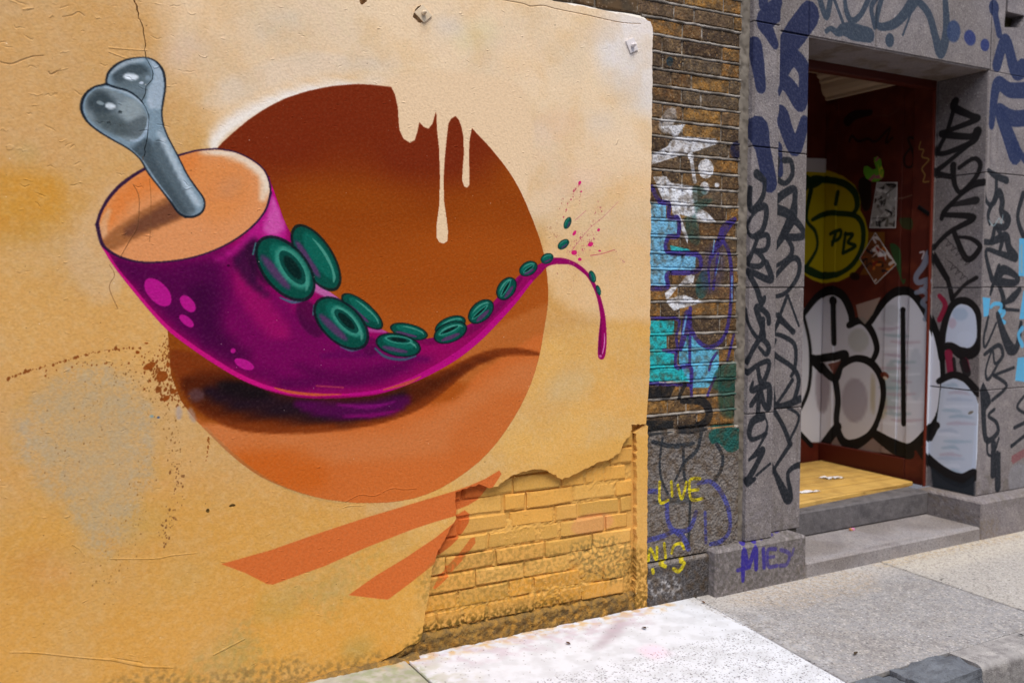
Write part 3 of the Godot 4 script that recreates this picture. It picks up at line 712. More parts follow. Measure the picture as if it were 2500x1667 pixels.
	m.poly([1504,1251,1503,1232,1485,1212,1455,1197,1422,1191,1394,1195,1379,1208,1380,1226,1398,1246,1427,1261,1460,1268,1488,1264],"05493f",2,1,1)
	m.poly([1481,1224,1477,1218,1464,1211,1445,1203,1425,1198,1410,1196,1403,1198,1406,1203,1419,1211,1438,1219,1458,1224,1474,1226],"5e3264",5.76,0.8,1)
	m.poly([1487,1254,1484,1243,1469,1230,1445,1219,1420,1213,1399,1214,1389,1220,1392,1231,1407,1244,1430,1255,1455,1261,1476,1260],"0b6255",5.76,0.9,1)
	m.line([1493,1250,1482,1255,1464,1256,1443,1252,1421,1244,1402,1234],[2.8,7.1,5.0,7.1,6.4,1.8],"62ac9c",3.3600000000000003,0.65)
	m.poly([1483,1256,1479,1249,1464,1238,1442,1228,1418,1221,1400,1218,1392,1221,1396,1228,1410,1238,1432,1248,1456,1256,1474,1258],"3f9686",3,0.75,1)
	m.poly([1474,1253,1471,1247,1458,1240,1440,1232,1421,1226,1406,1223,1400,1224,1403,1229,1416,1237,1434,1245,1453,1251,1468,1254],"07453e",1.5,1,1)
	m.poly([1463,1248,1461,1245,1452,1240,1439,1234,1426,1230,1415,1228,1411,1228,1414,1232,1422,1237,1435,1242,1448,1247,1459,1249],"04201f",1.5,0.95,1)
	m.poly([1620,1345,1628,1326,1620,1301,1600,1278,1571,1263,1543,1259,1523,1268,1515,1287,1523,1312,1543,1335,1571,1350,1599,1354],"0a1c20",3,0.9,1)
	m.poly([1616,1342,1623,1325,1616,1302,1596,1281,1570,1267,1545,1263,1527,1271,1520,1288,1528,1310,1546,1331,1572,1346,1598,1350],"05493f",2,1,1)
	m.poly([1607,1312,1606,1306,1598,1296,1585,1284,1571,1274,1558,1268,1552,1269,1552,1274,1560,1285,1573,1296,1588,1306,1600,1312],"5e3264",5.52,0.8,1)
	m.poly([1600,1340,1602,1330,1594,1315,1579,1299,1559,1287,1542,1282,1530,1285,1528,1296,1536,1311,1551,1326,1571,1338,1588,1343],"0b6255",5.52,0.9,1)
	m.line([1607,1339,1596,1340,1580,1336,1563,1327,1548,1315,1536,1301],[2.8,7.0,4.9,7.0,6.3,1.7],"62ac9c",3.22,0.65)
	m.poly([1602,1332,1600,1325,1589,1313,1572,1298,1554,1285,1539,1277,1531,1276,1533,1282,1544,1295,1561,1309,1579,1322,1594,1331],"3f9686",3,0.75,1)
	m.poly([1595,1327,1593,1322,1584,1312,1570,1300,1555,1289,1543,1282,1538,1281,1539,1286,1549,1295,1563,1307,1578,1318,1590,1325],"07453e",1.5,1,1)
	m.poly([1587,1320,1585,1316,1579,1310,1569,1301,1558,1294,1550,1289,1546,1288,1548,1291,1554,1298,1564,1306,1575,1314,1583,1319],"04201f",1.5,0.95,1)
	m.poly([1716,1435,1728,1420,1728,1398,1716,1374,1695,1357,1672,1349,1651,1354,1639,1370,1639,1392,1651,1414,1672,1432,1695,1440],"0a1c20",3,0.9,1)
	m.poly([1713,1432,1724,1418,1723,1398,1712,1377,1694,1361,1672,1354,1654,1357,1644,1371,1644,1391,1655,1412,1673,1428,1695,1436],"05493f",2,1,1)
	m.poly([1713,1405,1714,1400,1710,1390,1702,1378,1692,1367,1682,1360,1676,1359,1675,1364,1680,1374,1688,1386,1698,1397,1707,1404],"5e3264",5.04,0.8,1)
	m.poly([1700,1428,1704,1419,1702,1405,1692,1389,1678,1376,1664,1369,1653,1370,1648,1379,1651,1393,1661,1409,1674,1422,1688,1429],"0b6255",5.04,0.9,1)
	m.line([1706,1428,1696,1428,1683,1422,1671,1411,1661,1398,1654,1385],[2.6,6.5,4.5,6.5,5.8,1.6],"62ac9c",2.9400000000000004,0.65)
	m.poly([1703,1430,1703,1424,1698,1410,1688,1392,1675,1376,1665,1365,1658,1362,1657,1369,1662,1382,1673,1400,1685,1416,1696,1428],"3f9686",3,0.75,1)
	m.poly([1699,1424,1699,1419,1694,1408,1685,1393,1675,1380,1667,1371,1662,1368,1662,1373,1667,1384,1675,1399,1685,1412,1694,1422],"07453e",1.5,1,1)
	m.poly([1693,1416,1693,1412,1689,1404,1683,1394,1676,1385,1671,1378,1667,1377,1667,1380,1671,1388,1677,1398,1684,1407,1690,1414],"04201f",1.5,0.95,1)
	m.poly([1821,1493,1824,1478,1815,1462,1798,1449,1776,1443,1756,1444,1743,1454,1740,1468,1749,1484,1766,1497,1787,1504,1807,1502],"0a1c20",3,0.9,1)
	m.poly([1817,1491,1820,1478,1812,1464,1796,1452,1776,1446,1758,1447,1746,1455,1744,1468,1752,1482,1768,1494,1787,1501,1806,1500],"05493f",2,1,1)
	m.poly([1807,1472,1806,1468,1799,1462,1789,1456,1777,1451,1768,1449,1763,1450,1764,1454,1771,1460,1782,1466,1793,1471,1803,1473],"5e3264",3.96,0.8,1)
	m.poly([1806,1493,1806,1485,1799,1476,1786,1467,1771,1461,1758,1460,1750,1464,1750,1472,1758,1481,1770,1490,1785,1496,1798,1497],"0b6255",3.96,0.9,1)
	m.line([1811,1491,1803,1493,1792,1493,1779,1489,1766,1483,1757,1475],[2.1,5.2,3.6,5.2,4.7,1.3],"62ac9c",2.31,0.65)
	m.poly([1809,1488,1808,1483,1800,1475,1788,1466,1774,1459,1763,1455,1758,1456,1759,1461,1767,1469,1779,1477,1792,1484,1804,1488],"3f9686",3,0.75,1)
	m.poly([1805,1485,1803,1481,1797,1475,1786,1468,1775,1462,1767,1459,1762,1459,1764,1462,1770,1468,1780,1475,1791,1481,1800,1485],"07453e",1.5,1,1)
	m.poly([1798,1481,1797,1479,1792,1474,1785,1470,1778,1465,1772,1463,1769,1463,1770,1465,1774,1469,1782,1474,1789,1478,1795,1481],"04201f",1.5,0.95,1)
	m.poly([1897,1526,1898,1516,1891,1505,1879,1496,1863,1493,1849,1495,1840,1503,1839,1513,1845,1524,1858,1533,1874,1536,1888,1534],"0a1c20",3,0.9,1)
	m.poly([1895,1525,1896,1516,1889,1506,1877,1498,1863,1495,1850,1497,1842,1504,1841,1513,1848,1523,1859,1531,1874,1534,1887,1532],"05493f",2,1,1)
	m.poly([1887,1512,1885,1509,1880,1505,1872,1502,1864,1499,1857,1498,1854,1499,1855,1502,1860,1505,1868,1509,1877,1512,1883,1513],"5e3264",2.88,0.8,1)
	m.poly([1887,1527,1886,1522,1881,1515,1871,1510,1860,1507,1851,1507,1846,1510,1846,1516,1852,1522,1861,1527,1872,1531,1881,1530],"0b6255",2.88,0.9,1)
	m.line([1890,1525,1885,1528,1877,1528,1867,1526,1858,1522,1851,1517],[1.5,3.8,2.7,3.8,3.5,1.0],"62ac9c",2,0.65)
	m.poly([2096,1419,2087,1420,2078,1427,2071,1439,2068,1452,2070,1462,2077,1468,2086,1466,2095,1459,2102,1447,2105,1435,2103,1424],"0a1c20",3,0.9,1)
	m.poly([2095,1421,2087,1422,2079,1429,2073,1440,2070,1451,2072,1461,2078,1466,2085,1465,2094,1458,2100,1447,2103,1435,2101,1426],"05493f",2,1,1)
	m.poly([2084,1430,2082,1431,2079,1436,2076,1443,2073,1450,2072,1455,2073,1457,2076,1456,2079,1451,2082,1445,2084,1437,2085,1432],"5e3264",2.4,0.8,1)
	m.poly([2097,1427,2092,1428,2087,1434,2082,1442,2080,1451,2080,1458,2083,1462,2088,1460,2093,1455,2097,1446,2100,1437,2100,1430],"0b6255",2.4,0.9,1)
	m.line([2095,1425,2097,1428,2098,1434,2096,1442,2093,1450,2089,1456],[1.0,2.6,1.8,2.6,2.3,0.6],"62ac9c",2,0.65)
	m.poly([2125,1366,2119,1367,2112,1374,2106,1384,2103,1395,2104,1404,2108,1408,2115,1407,2122,1400,2128,1390,2130,1379,2129,1370],"0a1c20",3,0.9,1)
	m.poly([2125,1368,2119,1369,2112,1375,2107,1384,2105,1394,2105,1402,2109,1406,2115,1405,2121,1399,2126,1390,2129,1380,2128,1372],"05493f",2,1,1)
	m.poly([2116,1376,2114,1377,2112,1381,2109,1387,2107,1393,2106,1398,2107,1400,2108,1398,2111,1394,2114,1388,2116,1382,2117,1378],"5e3264",2,0.8,1)
	m.poly([2125,1373,2122,1374,2118,1379,2114,1386,2112,1394,2111,1400,2113,1403,2117,1401,2121,1396,2124,1389,2127,1381,2127,1375],"0b6255",2,0.9,1)
	m.line([2124,1371,2126,1374,2125,1379,2124,1385,2121,1392,2118,1398],[0.7,1.8,1.3,1.8,1.6,0.5],"62ac9c",2,0.65)
	m.poly([1977,1682,1982,1676,1983,1666,1979,1653,1971,1642,1962,1636,1952,1635,1947,1641,1946,1651,1950,1664,1958,1675,1968,1681],"0a1c20",3,0.9,1)
	m.poly([1976,1680,1981,1675,1981,1665,1978,1654,1970,1644,1962,1638,1953,1637,1948,1642,1948,1652,1951,1663,1959,1673,1967,1679],"05493f",2,1,1)
	m.poly([1977,1667,1978,1665,1976,1660,1973,1653,1969,1647,1966,1642,1963,1641,1962,1643,1964,1648,1967,1655,1971,1662,1974,1666],"5e3264",2.52,0.8,1)
	m.poly([1970,1676,1972,1673,1972,1666,1968,1657,1963,1649,1957,1644,1953,1643,1950,1646,1951,1653,1954,1662,1959,1670,1965,1675],"0b6255",2.52,0.9,1)
	m.line([1973,1677,1968,1676,1963,1671,1958,1665,1954,1657,1952,1650],[1.0,2.6,1.8,2.6,2.3,0.7],"62ac9c",2,0.65)
	m.poly([1970,1589,1973,1581,1968,1570,1957,1559,1943,1553,1930,1551,1920,1556,1918,1565,1922,1575,1933,1586,1947,1592,1960,1594],"0a1c20",3,0.9,1)
	m.poly([1968,1588,1970,1580,1966,1570,1956,1561,1943,1555,1931,1553,1923,1557,1920,1565,1924,1575,1934,1584,1947,1590,1959,1592],"05493f",2,1,1)
	m.poly([1962,1575,1962,1572,1958,1568,1951,1562,1944,1558,1937,1556,1934,1556,1935,1558,1939,1563,1946,1568,1953,1572,1959,1575],"5e3264",3.12,0.8,1)
	m.poly([1960,1588,1961,1583,1956,1576,1948,1569,1939,1564,1930,1562,1925,1563,1924,1568,1928,1575,1936,1582,1946,1587,1954,1589],"0b6255",3.12,0.9,1)
	m.line([1963,1587,1958,1588,1950,1586,1942,1582,1934,1577,1928,1571],[1.3,3.2,2.3,3.2,2.9,0.8],"62ac9c",2,0.65)
	m.poly([2005,1629,2007,1627,2006,1622,2004,1616,2000,1612,1995,1609,1991,1609,1989,1612,1989,1616,1992,1622,1996,1627,2001,1629],"d01070",1.5,0.95,1)
	m.poly([2011,1540,2009,1535,2004,1532,1997,1530,1990,1531,1985,1535,1983,1540,1985,1545,1990,1548,1997,1550,2004,1549,2009,1545],"d01070",1.5,0.95,1)
	m.poly([2089,1582,2090,1577,2087,1572,2082,1568,2075,1566,2069,1567,2064,1569,2063,1574,2066,1579,2071,1583,2078,1585,2084,1585],"d01070",1.5,0.95,1)
	m.poly([2121,1641,2123,1639,2123,1635,2121,1632,2117,1630,2114,1629,2110,1630,2109,1632,2109,1635,2111,1639,2114,1641,2118,1642],"d01070",1.5,0.95,1)
	m.poly([2033,1513,2032,1510,2029,1508,2024,1507,2020,1507,2016,1510,2015,1513,2016,1516,2019,1519,2024,1520,2029,1519,2032,1516],"d01070",1.5,0.95,1)
	m.poly([2029,1821,2026,1818,2023,1815,2019,1815,2016,1817,2015,1820,2016,1824,2018,1828,2022,1830,2026,1831,2029,1829,2030,1825],"d01070",1.5,0.95,1)
	m.poly([2034,1788,2033,1786,2032,1785,2030,1784,2029,1784,2027,1786,2027,1788,2027,1790,2028,1791,2030,1792,2032,1792,2033,1790],"d01070",1.5,0.95,1)
	m.poly([2129,1550,2128,1548,2126,1547,2122,1546,2119,1547,2116,1548,2115,1550,2116,1552,2119,1553,2122,1554,2126,1553,2128,1552],"d01070",1.5,0.95,1)
	m.line([2214,1755,2138,1689,2068,1637,1984,1547],[1.3,1.9,1.9,2.5],"c06078",1.2,0.8)
	m.line([2053,1712,2001,1671],[1.3,2.5],"c06078",1.2,0.7)
	m.line([2077,1530,2132,1538,2197,1556],[3.9,2.6,2.6],"b83058",1.2,0.8)
	m.line([2052,1802,2188,1821],[1.3,1.3],"c8a898",1.2,0.6)
	m.dots([1943,1682,1970,1735,1997,1788,2022,1818],26,4.9,2.47,"b84a60",1)
	m.dots([2021,1737,2028,1790],6,3.8,2.51,"a05050",2)
	m.dots([1916,1595,1916,1624,1922,1704,1949,1768],26,9.9,1.85,"b06a60",3)
	m.dots([1971,1538,2026,1598,2075,1640,2124,1736],60,16.2,2.18,"b85a66",4)
	m.dots([1998,1527,2054,1563,2096,1611],40,16.3,2.19,"b84a66",5)
	m.dots([2197,1556,2227,1519,2249,1501],12,5.2,2.60,"b06070",6)
	m.dots([1916,1468,1985,1457,1978,1399],40,24.7,1.85,"c08a70",7)
	m.dots([1848,1639,1889,1623,1916,1572],24,12.2,1.82,"b08060",8)
	m.dots([-28,1124,37,1148,109,1167,197,1192,273,1204,358,1205],90,2.7,2.75,"7c3d14",11)
	m.dots([69,1126,149,1167,300,1153,386,1196],36,12.6,2.11,"7c3d14",12)
	m.dots([423,1219,429,1148,442,1077,478,1028],220,22.8,2.59,"7c3d14",13)
	m.dots([357,1197,385,1134,427,1054],14,27.0,6.00,"7c3d14",25)
	m.dots([371,1166,398,1087,419,1031],90,25.6,3.01,"7c3d14",14)
	m.dots([285,1139,354,1066,425,944,452,831],140,40.6,1.92,"8a6438",15)
	m.dots([552,902,548,854,541,815],14,2.4,3.17,"8a4a1c",16)
	m.dots([452,831,450,736,418,628,409,565],70,18.6,2.64,"7a5230",17)
	m.dots([379,869,317,696,286,567,198,440],110,53.4,1.83,"946c3a",18)
	m.dots([215,1097,164,964,114,863],70,65.5,1.75,"8c6a44",19)
	m.poly([391,1154,390,1148,385,1142,376,1137,366,1134,358,1134,354,1137,354,1143,360,1150,368,1155,378,1158,386,1158],"8e4616",1.6,0.95,1)
	m.poly([426,1120,428,1112,425,1103,418,1096,408,1094,400,1096,394,1102,392,1111,395,1120,402,1127,411,1129,420,1127],"8e4616",1.6,0.95,1)
	m.poly([431,1046,432,1042,430,1037,426,1033,421,1030,416,1029,412,1031,411,1035,413,1041,417,1045,422,1048,427,1048],"8e4616",1.6,0.95,1)
	m.poly([344,1192,343,1189,341,1187,338,1187,335,1187,332,1189,332,1192,332,1195,335,1197,338,1197,341,1196,344,1194],"8e4616",1.6,0.95,1)
	m.poly([456,1065,456,1062,453,1057,448,1054,443,1052,438,1052,435,1054,435,1057,438,1061,443,1065,448,1067,453,1067],"8e4616",1.6,0.95,1)
	m.poly([371,1220,370,1219,368,1218,365,1217,362,1218,360,1219,359,1220,360,1222,362,1223,365,1223,368,1223,370,1222],"8e4616",1.6,0.95,1)
	m.poly([435,1148,434,1143,432,1140,429,1139,426,1140,424,1144,423,1148,424,1153,426,1156,429,1157,432,1156,434,1153],"8e4616",1.6,0.95,1)
	m.poly([401,977,400,976,398,974,396,974,393,975,391,976,391,978,392,980,393,981,396,982,399,981,400,979],"34507a",1.5,0.8,1)
	m.poly([382,983,381,980,379,979,376,978,372,979,370,981,369,984,370,986,372,987,376,988,379,987,381,985],"6a9ab0",2,0.6,1)
	m.poly([469,988,468,977,464,968,458,965,453,969,450,978,448,990,450,1002,454,1010,459,1013,464,1009,468,1000],"a49aa0",8,0.6,1)
	m.poly([510,982,513,968,512,957,508,952,502,954,495,963,490,975,487,989,488,999,492,1004,498,1003,504,994],"a48f8a",8,0.6,1)
	m.line([337,1727,353,1691,352,1634,345,1589,326,1554,307,1519,292,1493],[1.6],"6e4a2c",1.2,0.75)
	m.line([386,1745,389,1685,385,1585,382,1545],[1.3],"6e4a2c",1.2,0.75)
	m.line([369,1815,367,1803],[1.9],"6e4a2c",1.2,0.75)
	m.line([262,1471,276,1438,260,1399,283,1333],[1.9],"6e4a2c",1.2,0.75)
	m.line([-18,2063,10,2061,42,2078,68,2090,96,2096],[1.7],"6e4a2c",1.2,0.75)
	m.line([108,2049,116,2043,141,2062],[1.8],"6e4a2c",1.2,0.75)
	m.line([150,2218,177,2227,194,2239,211,2230],[1.1],"6e4a2c",1.2,0.75)
	m.line([1662,2496,1754,2496,1791,2491,1848,2502,1912,2498,2044,2495,2215,2489,2322,2498],[2.3],"6e4a2c",1.2,0.75)
	m.poly([635,662,634,659,630,658,624,657,619,657,615,658,613,660,614,662,618,664,623,665,629,665,633,664],"3a2c14",1.5,0.9,1)
	m.poly([550,653,549,649,547,647,544,647,541,648,538,651,538,654,539,657,541,659,544,660,547,659,549,656],"4a3818",1.5,0.9,1)
	m.poly([632,1472,631,1470,629,1469,627,1468,624,1469,622,1470,621,1472,622,1473,624,1475,627,1475,629,1475,631,1473],"2a0424",1.5,0.8,1)
	m.poly([1905,2435,1905,2434,1904,2433,1903,2433,1901,2433,1900,2434,1900,2434,1900,2435,1901,2436,1903,2436,1904,2436,1905,2436],"3a3028",1,0.8,1)
	m.cloud([2018,318,2295,287,2308,127,2161,134,2039,196],31,.12,"6e6038",.6)
	m.cloud([1322,92,1500,98,1769,90,2059,82,2395,51,2396,-21,2060,4,1677,8,1297,-5,1168,-17],32,.12,"6a5424",.95)
	m.cloud([1456,51,1864,73,2120,63,2224,18,1864,15,1499,2],33,.12,"4e4434",.9)
	m.cloud([1357,342,1863,340,2009,226,2059,82,1500,98,1339,174],34,.12,"8a7038",.45)
	m.cloud([1769,222,2140,180,2141,68,1677,115,1372,121,1372,168,1677,172],35,.12,"c88c2c",.45)
	m.cloud([2307,233,2382,222,2407,-14,2298,5],36,.12,"7a5a28",.8)
	m.poly([2218,396,2209,374,2172,356,2119,348,2063,351,2020,365,2000,386,2009,408,2045,425,2097,434,2153,431,2198,417],"dc9a68",12,0.6,1)
	m.mottle(14, 0.30, "2c2016", 0.06)
	m.mottle(15, 0.33, "fff2dc", 0.05)
	m.specks(16000, ["6a5030", "f4e6d0"], 71, 0.2, 1)
	m.specks(500, ["2c2014", "f8f0e4"], 72, 0.7, 2)

func paint_brick_tags(b: Painter) -> void:
	b.poly([2469,2093,2605,2115,2562,2061,2779,2067,2794,2045,2666,2001,2578,1977,2421,1927,2421,1972,2505,2011,2541,2054],"d9dde8",5,0.85,0)
	b.poly([2429,1877,2500,1882,2529,1855,2676,1846,2677,1782,2604,1745,2494,1758],"d9dde8",5,0.85,0)
	b.poly([2769,1931,2764,1909,2747,1893,2725,1886,2702,1890,2685,1905,2679,1926,2684,1947,2701,1964,2723,1971,2746,1967,2763,1952],"d9dde8",4,0.9,1)
	b.line([2637,1978,2661,1868],[35.5,20.1],"d9dde8",3,0.95)
	b.poly([2745,1844,2742,1829,2732,1818,2718,1813,2705,1817,2694,1827,2691,1841,2694,1855,2704,1867,2717,1871,2731,1868,2741,1858],"d9dde8",5,0.8,1)
	b.poly([2805,1862,2803,1856,2798,1852,2790,1850,2782,1851,2777,1855,2775,1860,2776,1865,2782,1869,2790,1871,2797,1870,2803,1867],"d9dde8",4,0.9,1)
	b.line([2532,2160,2490,2100],[44.8,67.1],"d9dde8",8,0.5)
	b.poly([2532,2378,2530,2368,2523,2359,2514,2356,2504,2357,2498,2364,2495,2373,2497,2384,2504,2392,2513,2396,2522,2394,2529,2388],"122c3c",3,0.9,1)
	b.poly([2959,2027,2953,2006,2936,1990,2912,1983,2889,1987,2871,2001,2864,2021,2870,2042,2887,2058,2911,2065,2934,2061,2952,2048],"14163a",8,0.85,1)
	b.poly([2951,2056,2949,2021,2944,1994,2936,1984,2928,1993,2922,2019,2919,2054,2920,2090,2925,2116,2933,2126,2941,2117,2948,2092],"1a1c40",6,0.8,1)
	b.poly([2530,1764,2678,1759,2739,1732,2789,1694,2709,1696,2578,1720,2627,1624,2624,1592,2583,1663,2538,1719],"d9dde8",4,0.92,0)
	b.poly([2465,1834,2676,1840,2662,1787,2545,1742,2494,1779],"d9dde8",4,0.92,0)
	b.poly([2623,1456,2667,1451,2660,1419,2535,1398,2499,1375,2507,1347,2609,1366,2719,1331,2551,1297,2507,1335],"d9dde8",4,0.92,0)
	b.poly([2648,1717,2768,1792,2677,1793,2737,1825,2647,1838,2695,1608,2635,1607,2604,1704],"16403c",12,0.55,1)
	b.poly([2409,1767,2501,1760,2502,1700,2568,1692,2560,1622,2506,1621,2507,1553,2672,1541,2669,1473,2508,1466,2505,1409,2406,1409],"70b2da",3,0.95,0)
	b.poly([2404,1254,2553,1251,2554,1196,2512,1183,2513,1127,2555,1103,2556,1054,2638,1042,2639,980,2407,986],"1fb2bc",3,0.95,0)
	b.poly([2525,1584,2628,1569,2655,1555,2533,1553],"2ab6c0",3,0.9,0)
	b.poly([2627,1183,2672,1181,2749,1120,2815,1113,2816,1052,2805,986,2752,941,2660,946,2584,1061,2583,1108],"58b0d8",4,0.9,0)
	b.poly([2812,1034,2939,1041,2941,931,2783,935],"164c46",8,0.7,1)
	b.poly([2751,1405,2739,1374,2721,1352,2700,1346,2683,1358,2674,1383,2676,1415,2688,1446,2706,1467,2727,1474,2744,1463,2753,1438],"17494e",8,0.7,1)
	b.poly([2842,1478,2821,1421,2786,1381,2749,1371,2718,1391,2702,1436,2706,1495,2727,1552,2761,1592,2798,1603,2829,1584,2845,1538],"3a3470",30,0.35,1)
	b.line([2422,1832,2466,1772,2517,1763,2518,1706,2569,1702,2570,1628,2515,1618,2516,1553,2683,1544,2681,1472,2517,1460,2513,1401,2403,1397],[22.7],"35287a",3,0.9)
	b.line([2902,1712,2840,1665,2810,1605,2750,1510,2756,1392],[19.1,47.8,39.9,19.1,8.0],"35287a",3,0.9)
	b.line([2809,1629,2861,1571,2885,1452,2880,1302,2857,1195,2810,1145,2749,1129,2687,1163,2645,1229,2644,1305],[21.0],"35287a",3,0.9)
	b.line([2629,1276,2615,1200,2590,1125],[46.7,38.9,23.3],"35287a",3,0.9)
	b.line([2404,1261,2574,1258,2566,1184,2567,1120,2495,1122],[15.4],"35287a",3,0.9)
	b.line([2567,1109,2568,1045,2651,1041,2654,946],[18.9],"35287a",3,0.9)
	b.line([2904,1181,2867,1062],[14.7],"35287a",3,0.9)
	b.line([2803,1100,2773,1066,2758,1024],[14.4],"35287a",3,0.9)
	b.line([2644,1276,2644,1041],[17.3],"35287a",3,0.9)
	b.line([2803,1558,2775,1392],[15.9],"35287a",3,0.9)
	b.line([2779,1616,2772,1557],[7.9,7.9],"7fb8e8",3,0.7)
	b.line([2887,1452,2889,1332],[8.1,8.1],"7fb8e8",3,0.7)
	b.line([2622,1270,2604,1189],[10.9,10.9],"6fb0e0",3,0.8)
	b.line([2811,1535,2789,1452],[9.6,4.8],"6fb0e0",3,0.7)
	b.line([2418,978,2643,960],[16.4,16.4],"35287a",3,0.9)
	b.line([2651,1034,2657,911],[20.1,16.5],"35287a",3,0.9)
	b.line([2750,906,2793,987],[15.0,15.0],"35287a",3,0.8)
	b.poly([2414,965,2565,962,2532,905,2415,912],"12141a",5,0.9,0)
	b.poly([2408,816,2559,805,2551,768,2408,762],"14181e",5,0.85,0)
	b.line([2601,890,2715,883,2760,835,2743,788,2672,769,2577,771],[24.3,41.0,44.8,42.9,31.7,18.7],"14161c",3,0.92)
	b.line([2617,961,2583,902],[27.1,18.1],"12141a",3,0.9)
	b.poly([2770,762,2945,755,2947,673,2882,650,2817,698,2771,702],"0f504a",5,0.9,1)
	b.poly([2821,957,2922,980,2925,810,2833,817],"14443c",14,0.65,1)
	b.line([2439,736,2531,711,2600,706,2670,711],[18.2,21.8,23.6,16.3],"20262e",3,0.85)
	b.line([2493,749,2478,643,2491,560,2526,496],[12.5],"20262e",3,0.85)
	b.line([2713,759,2688,678,2618,629,2564,549],[20.1,20.1,18.3,11.0],"20262e",3,0.85)
	b.line([2609,699,2619,561,2651,489,2646,247],[14.8,16.6,12.9,16.6],"20262e",3,0.85)
	b.line([2803,696,2841,637,2833,574,2797,532],[19.0],"20262e",3,0.85)
	b.line([2414,762,2390,677],[12.3],"20262e",3,0.85)
	b.poly([2708,458,2692,450,2645,445,2580,445,2516,449,2469,457,2451,466,2467,474,2512,479,2575,480,2640,476,2689,468],"2c3238",10,0.6,1)
	b.line([2699,524,2770,525,2835,468,2883,378,2889,285,2839,241,2775,236],[15.4,21.2,25.0,25.0,21.2,25.0,19.3],"3b3f8c",4,0.8)
	b.line([2384,525,2467,514],[23.2],"3b3f8c",4,0.8)
	b.line([2520,455,2527,380,2562,327,2649,323,2688,394],[23.7],"3b3f8c",4,0.8)
	b.line([2562,327,2494,309,2386,303],[23.5],"3b3f8c",4,0.8)
	b.line([2580,318,2624,278,2646,233],[27.7],"3b3f8c",4,0.8)
	b.line([2741,388,2748,247],[17.0],"3b3f8c",4,0.8)
	b.line([2479,555,2482,465,2528,468],[14.3],"ccbc16",2,0.95)
	b.line([2544,549,2550,485],[14.5],"ccbc16",2,0.95)
	b.line([2581,530,2605,465,2630,538],[14.6],"ccbc16",2,0.95)
	b.line([2709,546,2651,544,2658,459,2723,453],[14.8],"ccbc16",2,0.95)
	b.line([2654,498,2699,497],[14.9],"ccbc16",2,0.95)
	b.line([2388,494,2391,484],[14.1],"ccbc16",2,0.95)
	b.line([2407,260,2409,212],[14.3],"ccbc16",2,0.95)
	b.line([2422,210,2431,264,2465,209,2468,265],[14.4],"ccbc16",2,0.95)
	b.line([2508,276,2517,209],[14.5],"ccbc16",2,0.95)
	b.line([2620,237,2602,263,2563,258,2551,226],[14.6],"ccbc16",2,0.95)
	b.line([2391,178,2400,173],[17.8],"ccbc16",3,0.9)
	b.line([2444,180,2447,166],[18.0],"ccbc16",3,0.9)
	b.line([2486,199,2515,183],[18.2],"ccbc16",3,0.9)
	b.line([2560,166,2591,151,2621,181,2599,195],[18.5],"ccbc16",3,0.9)

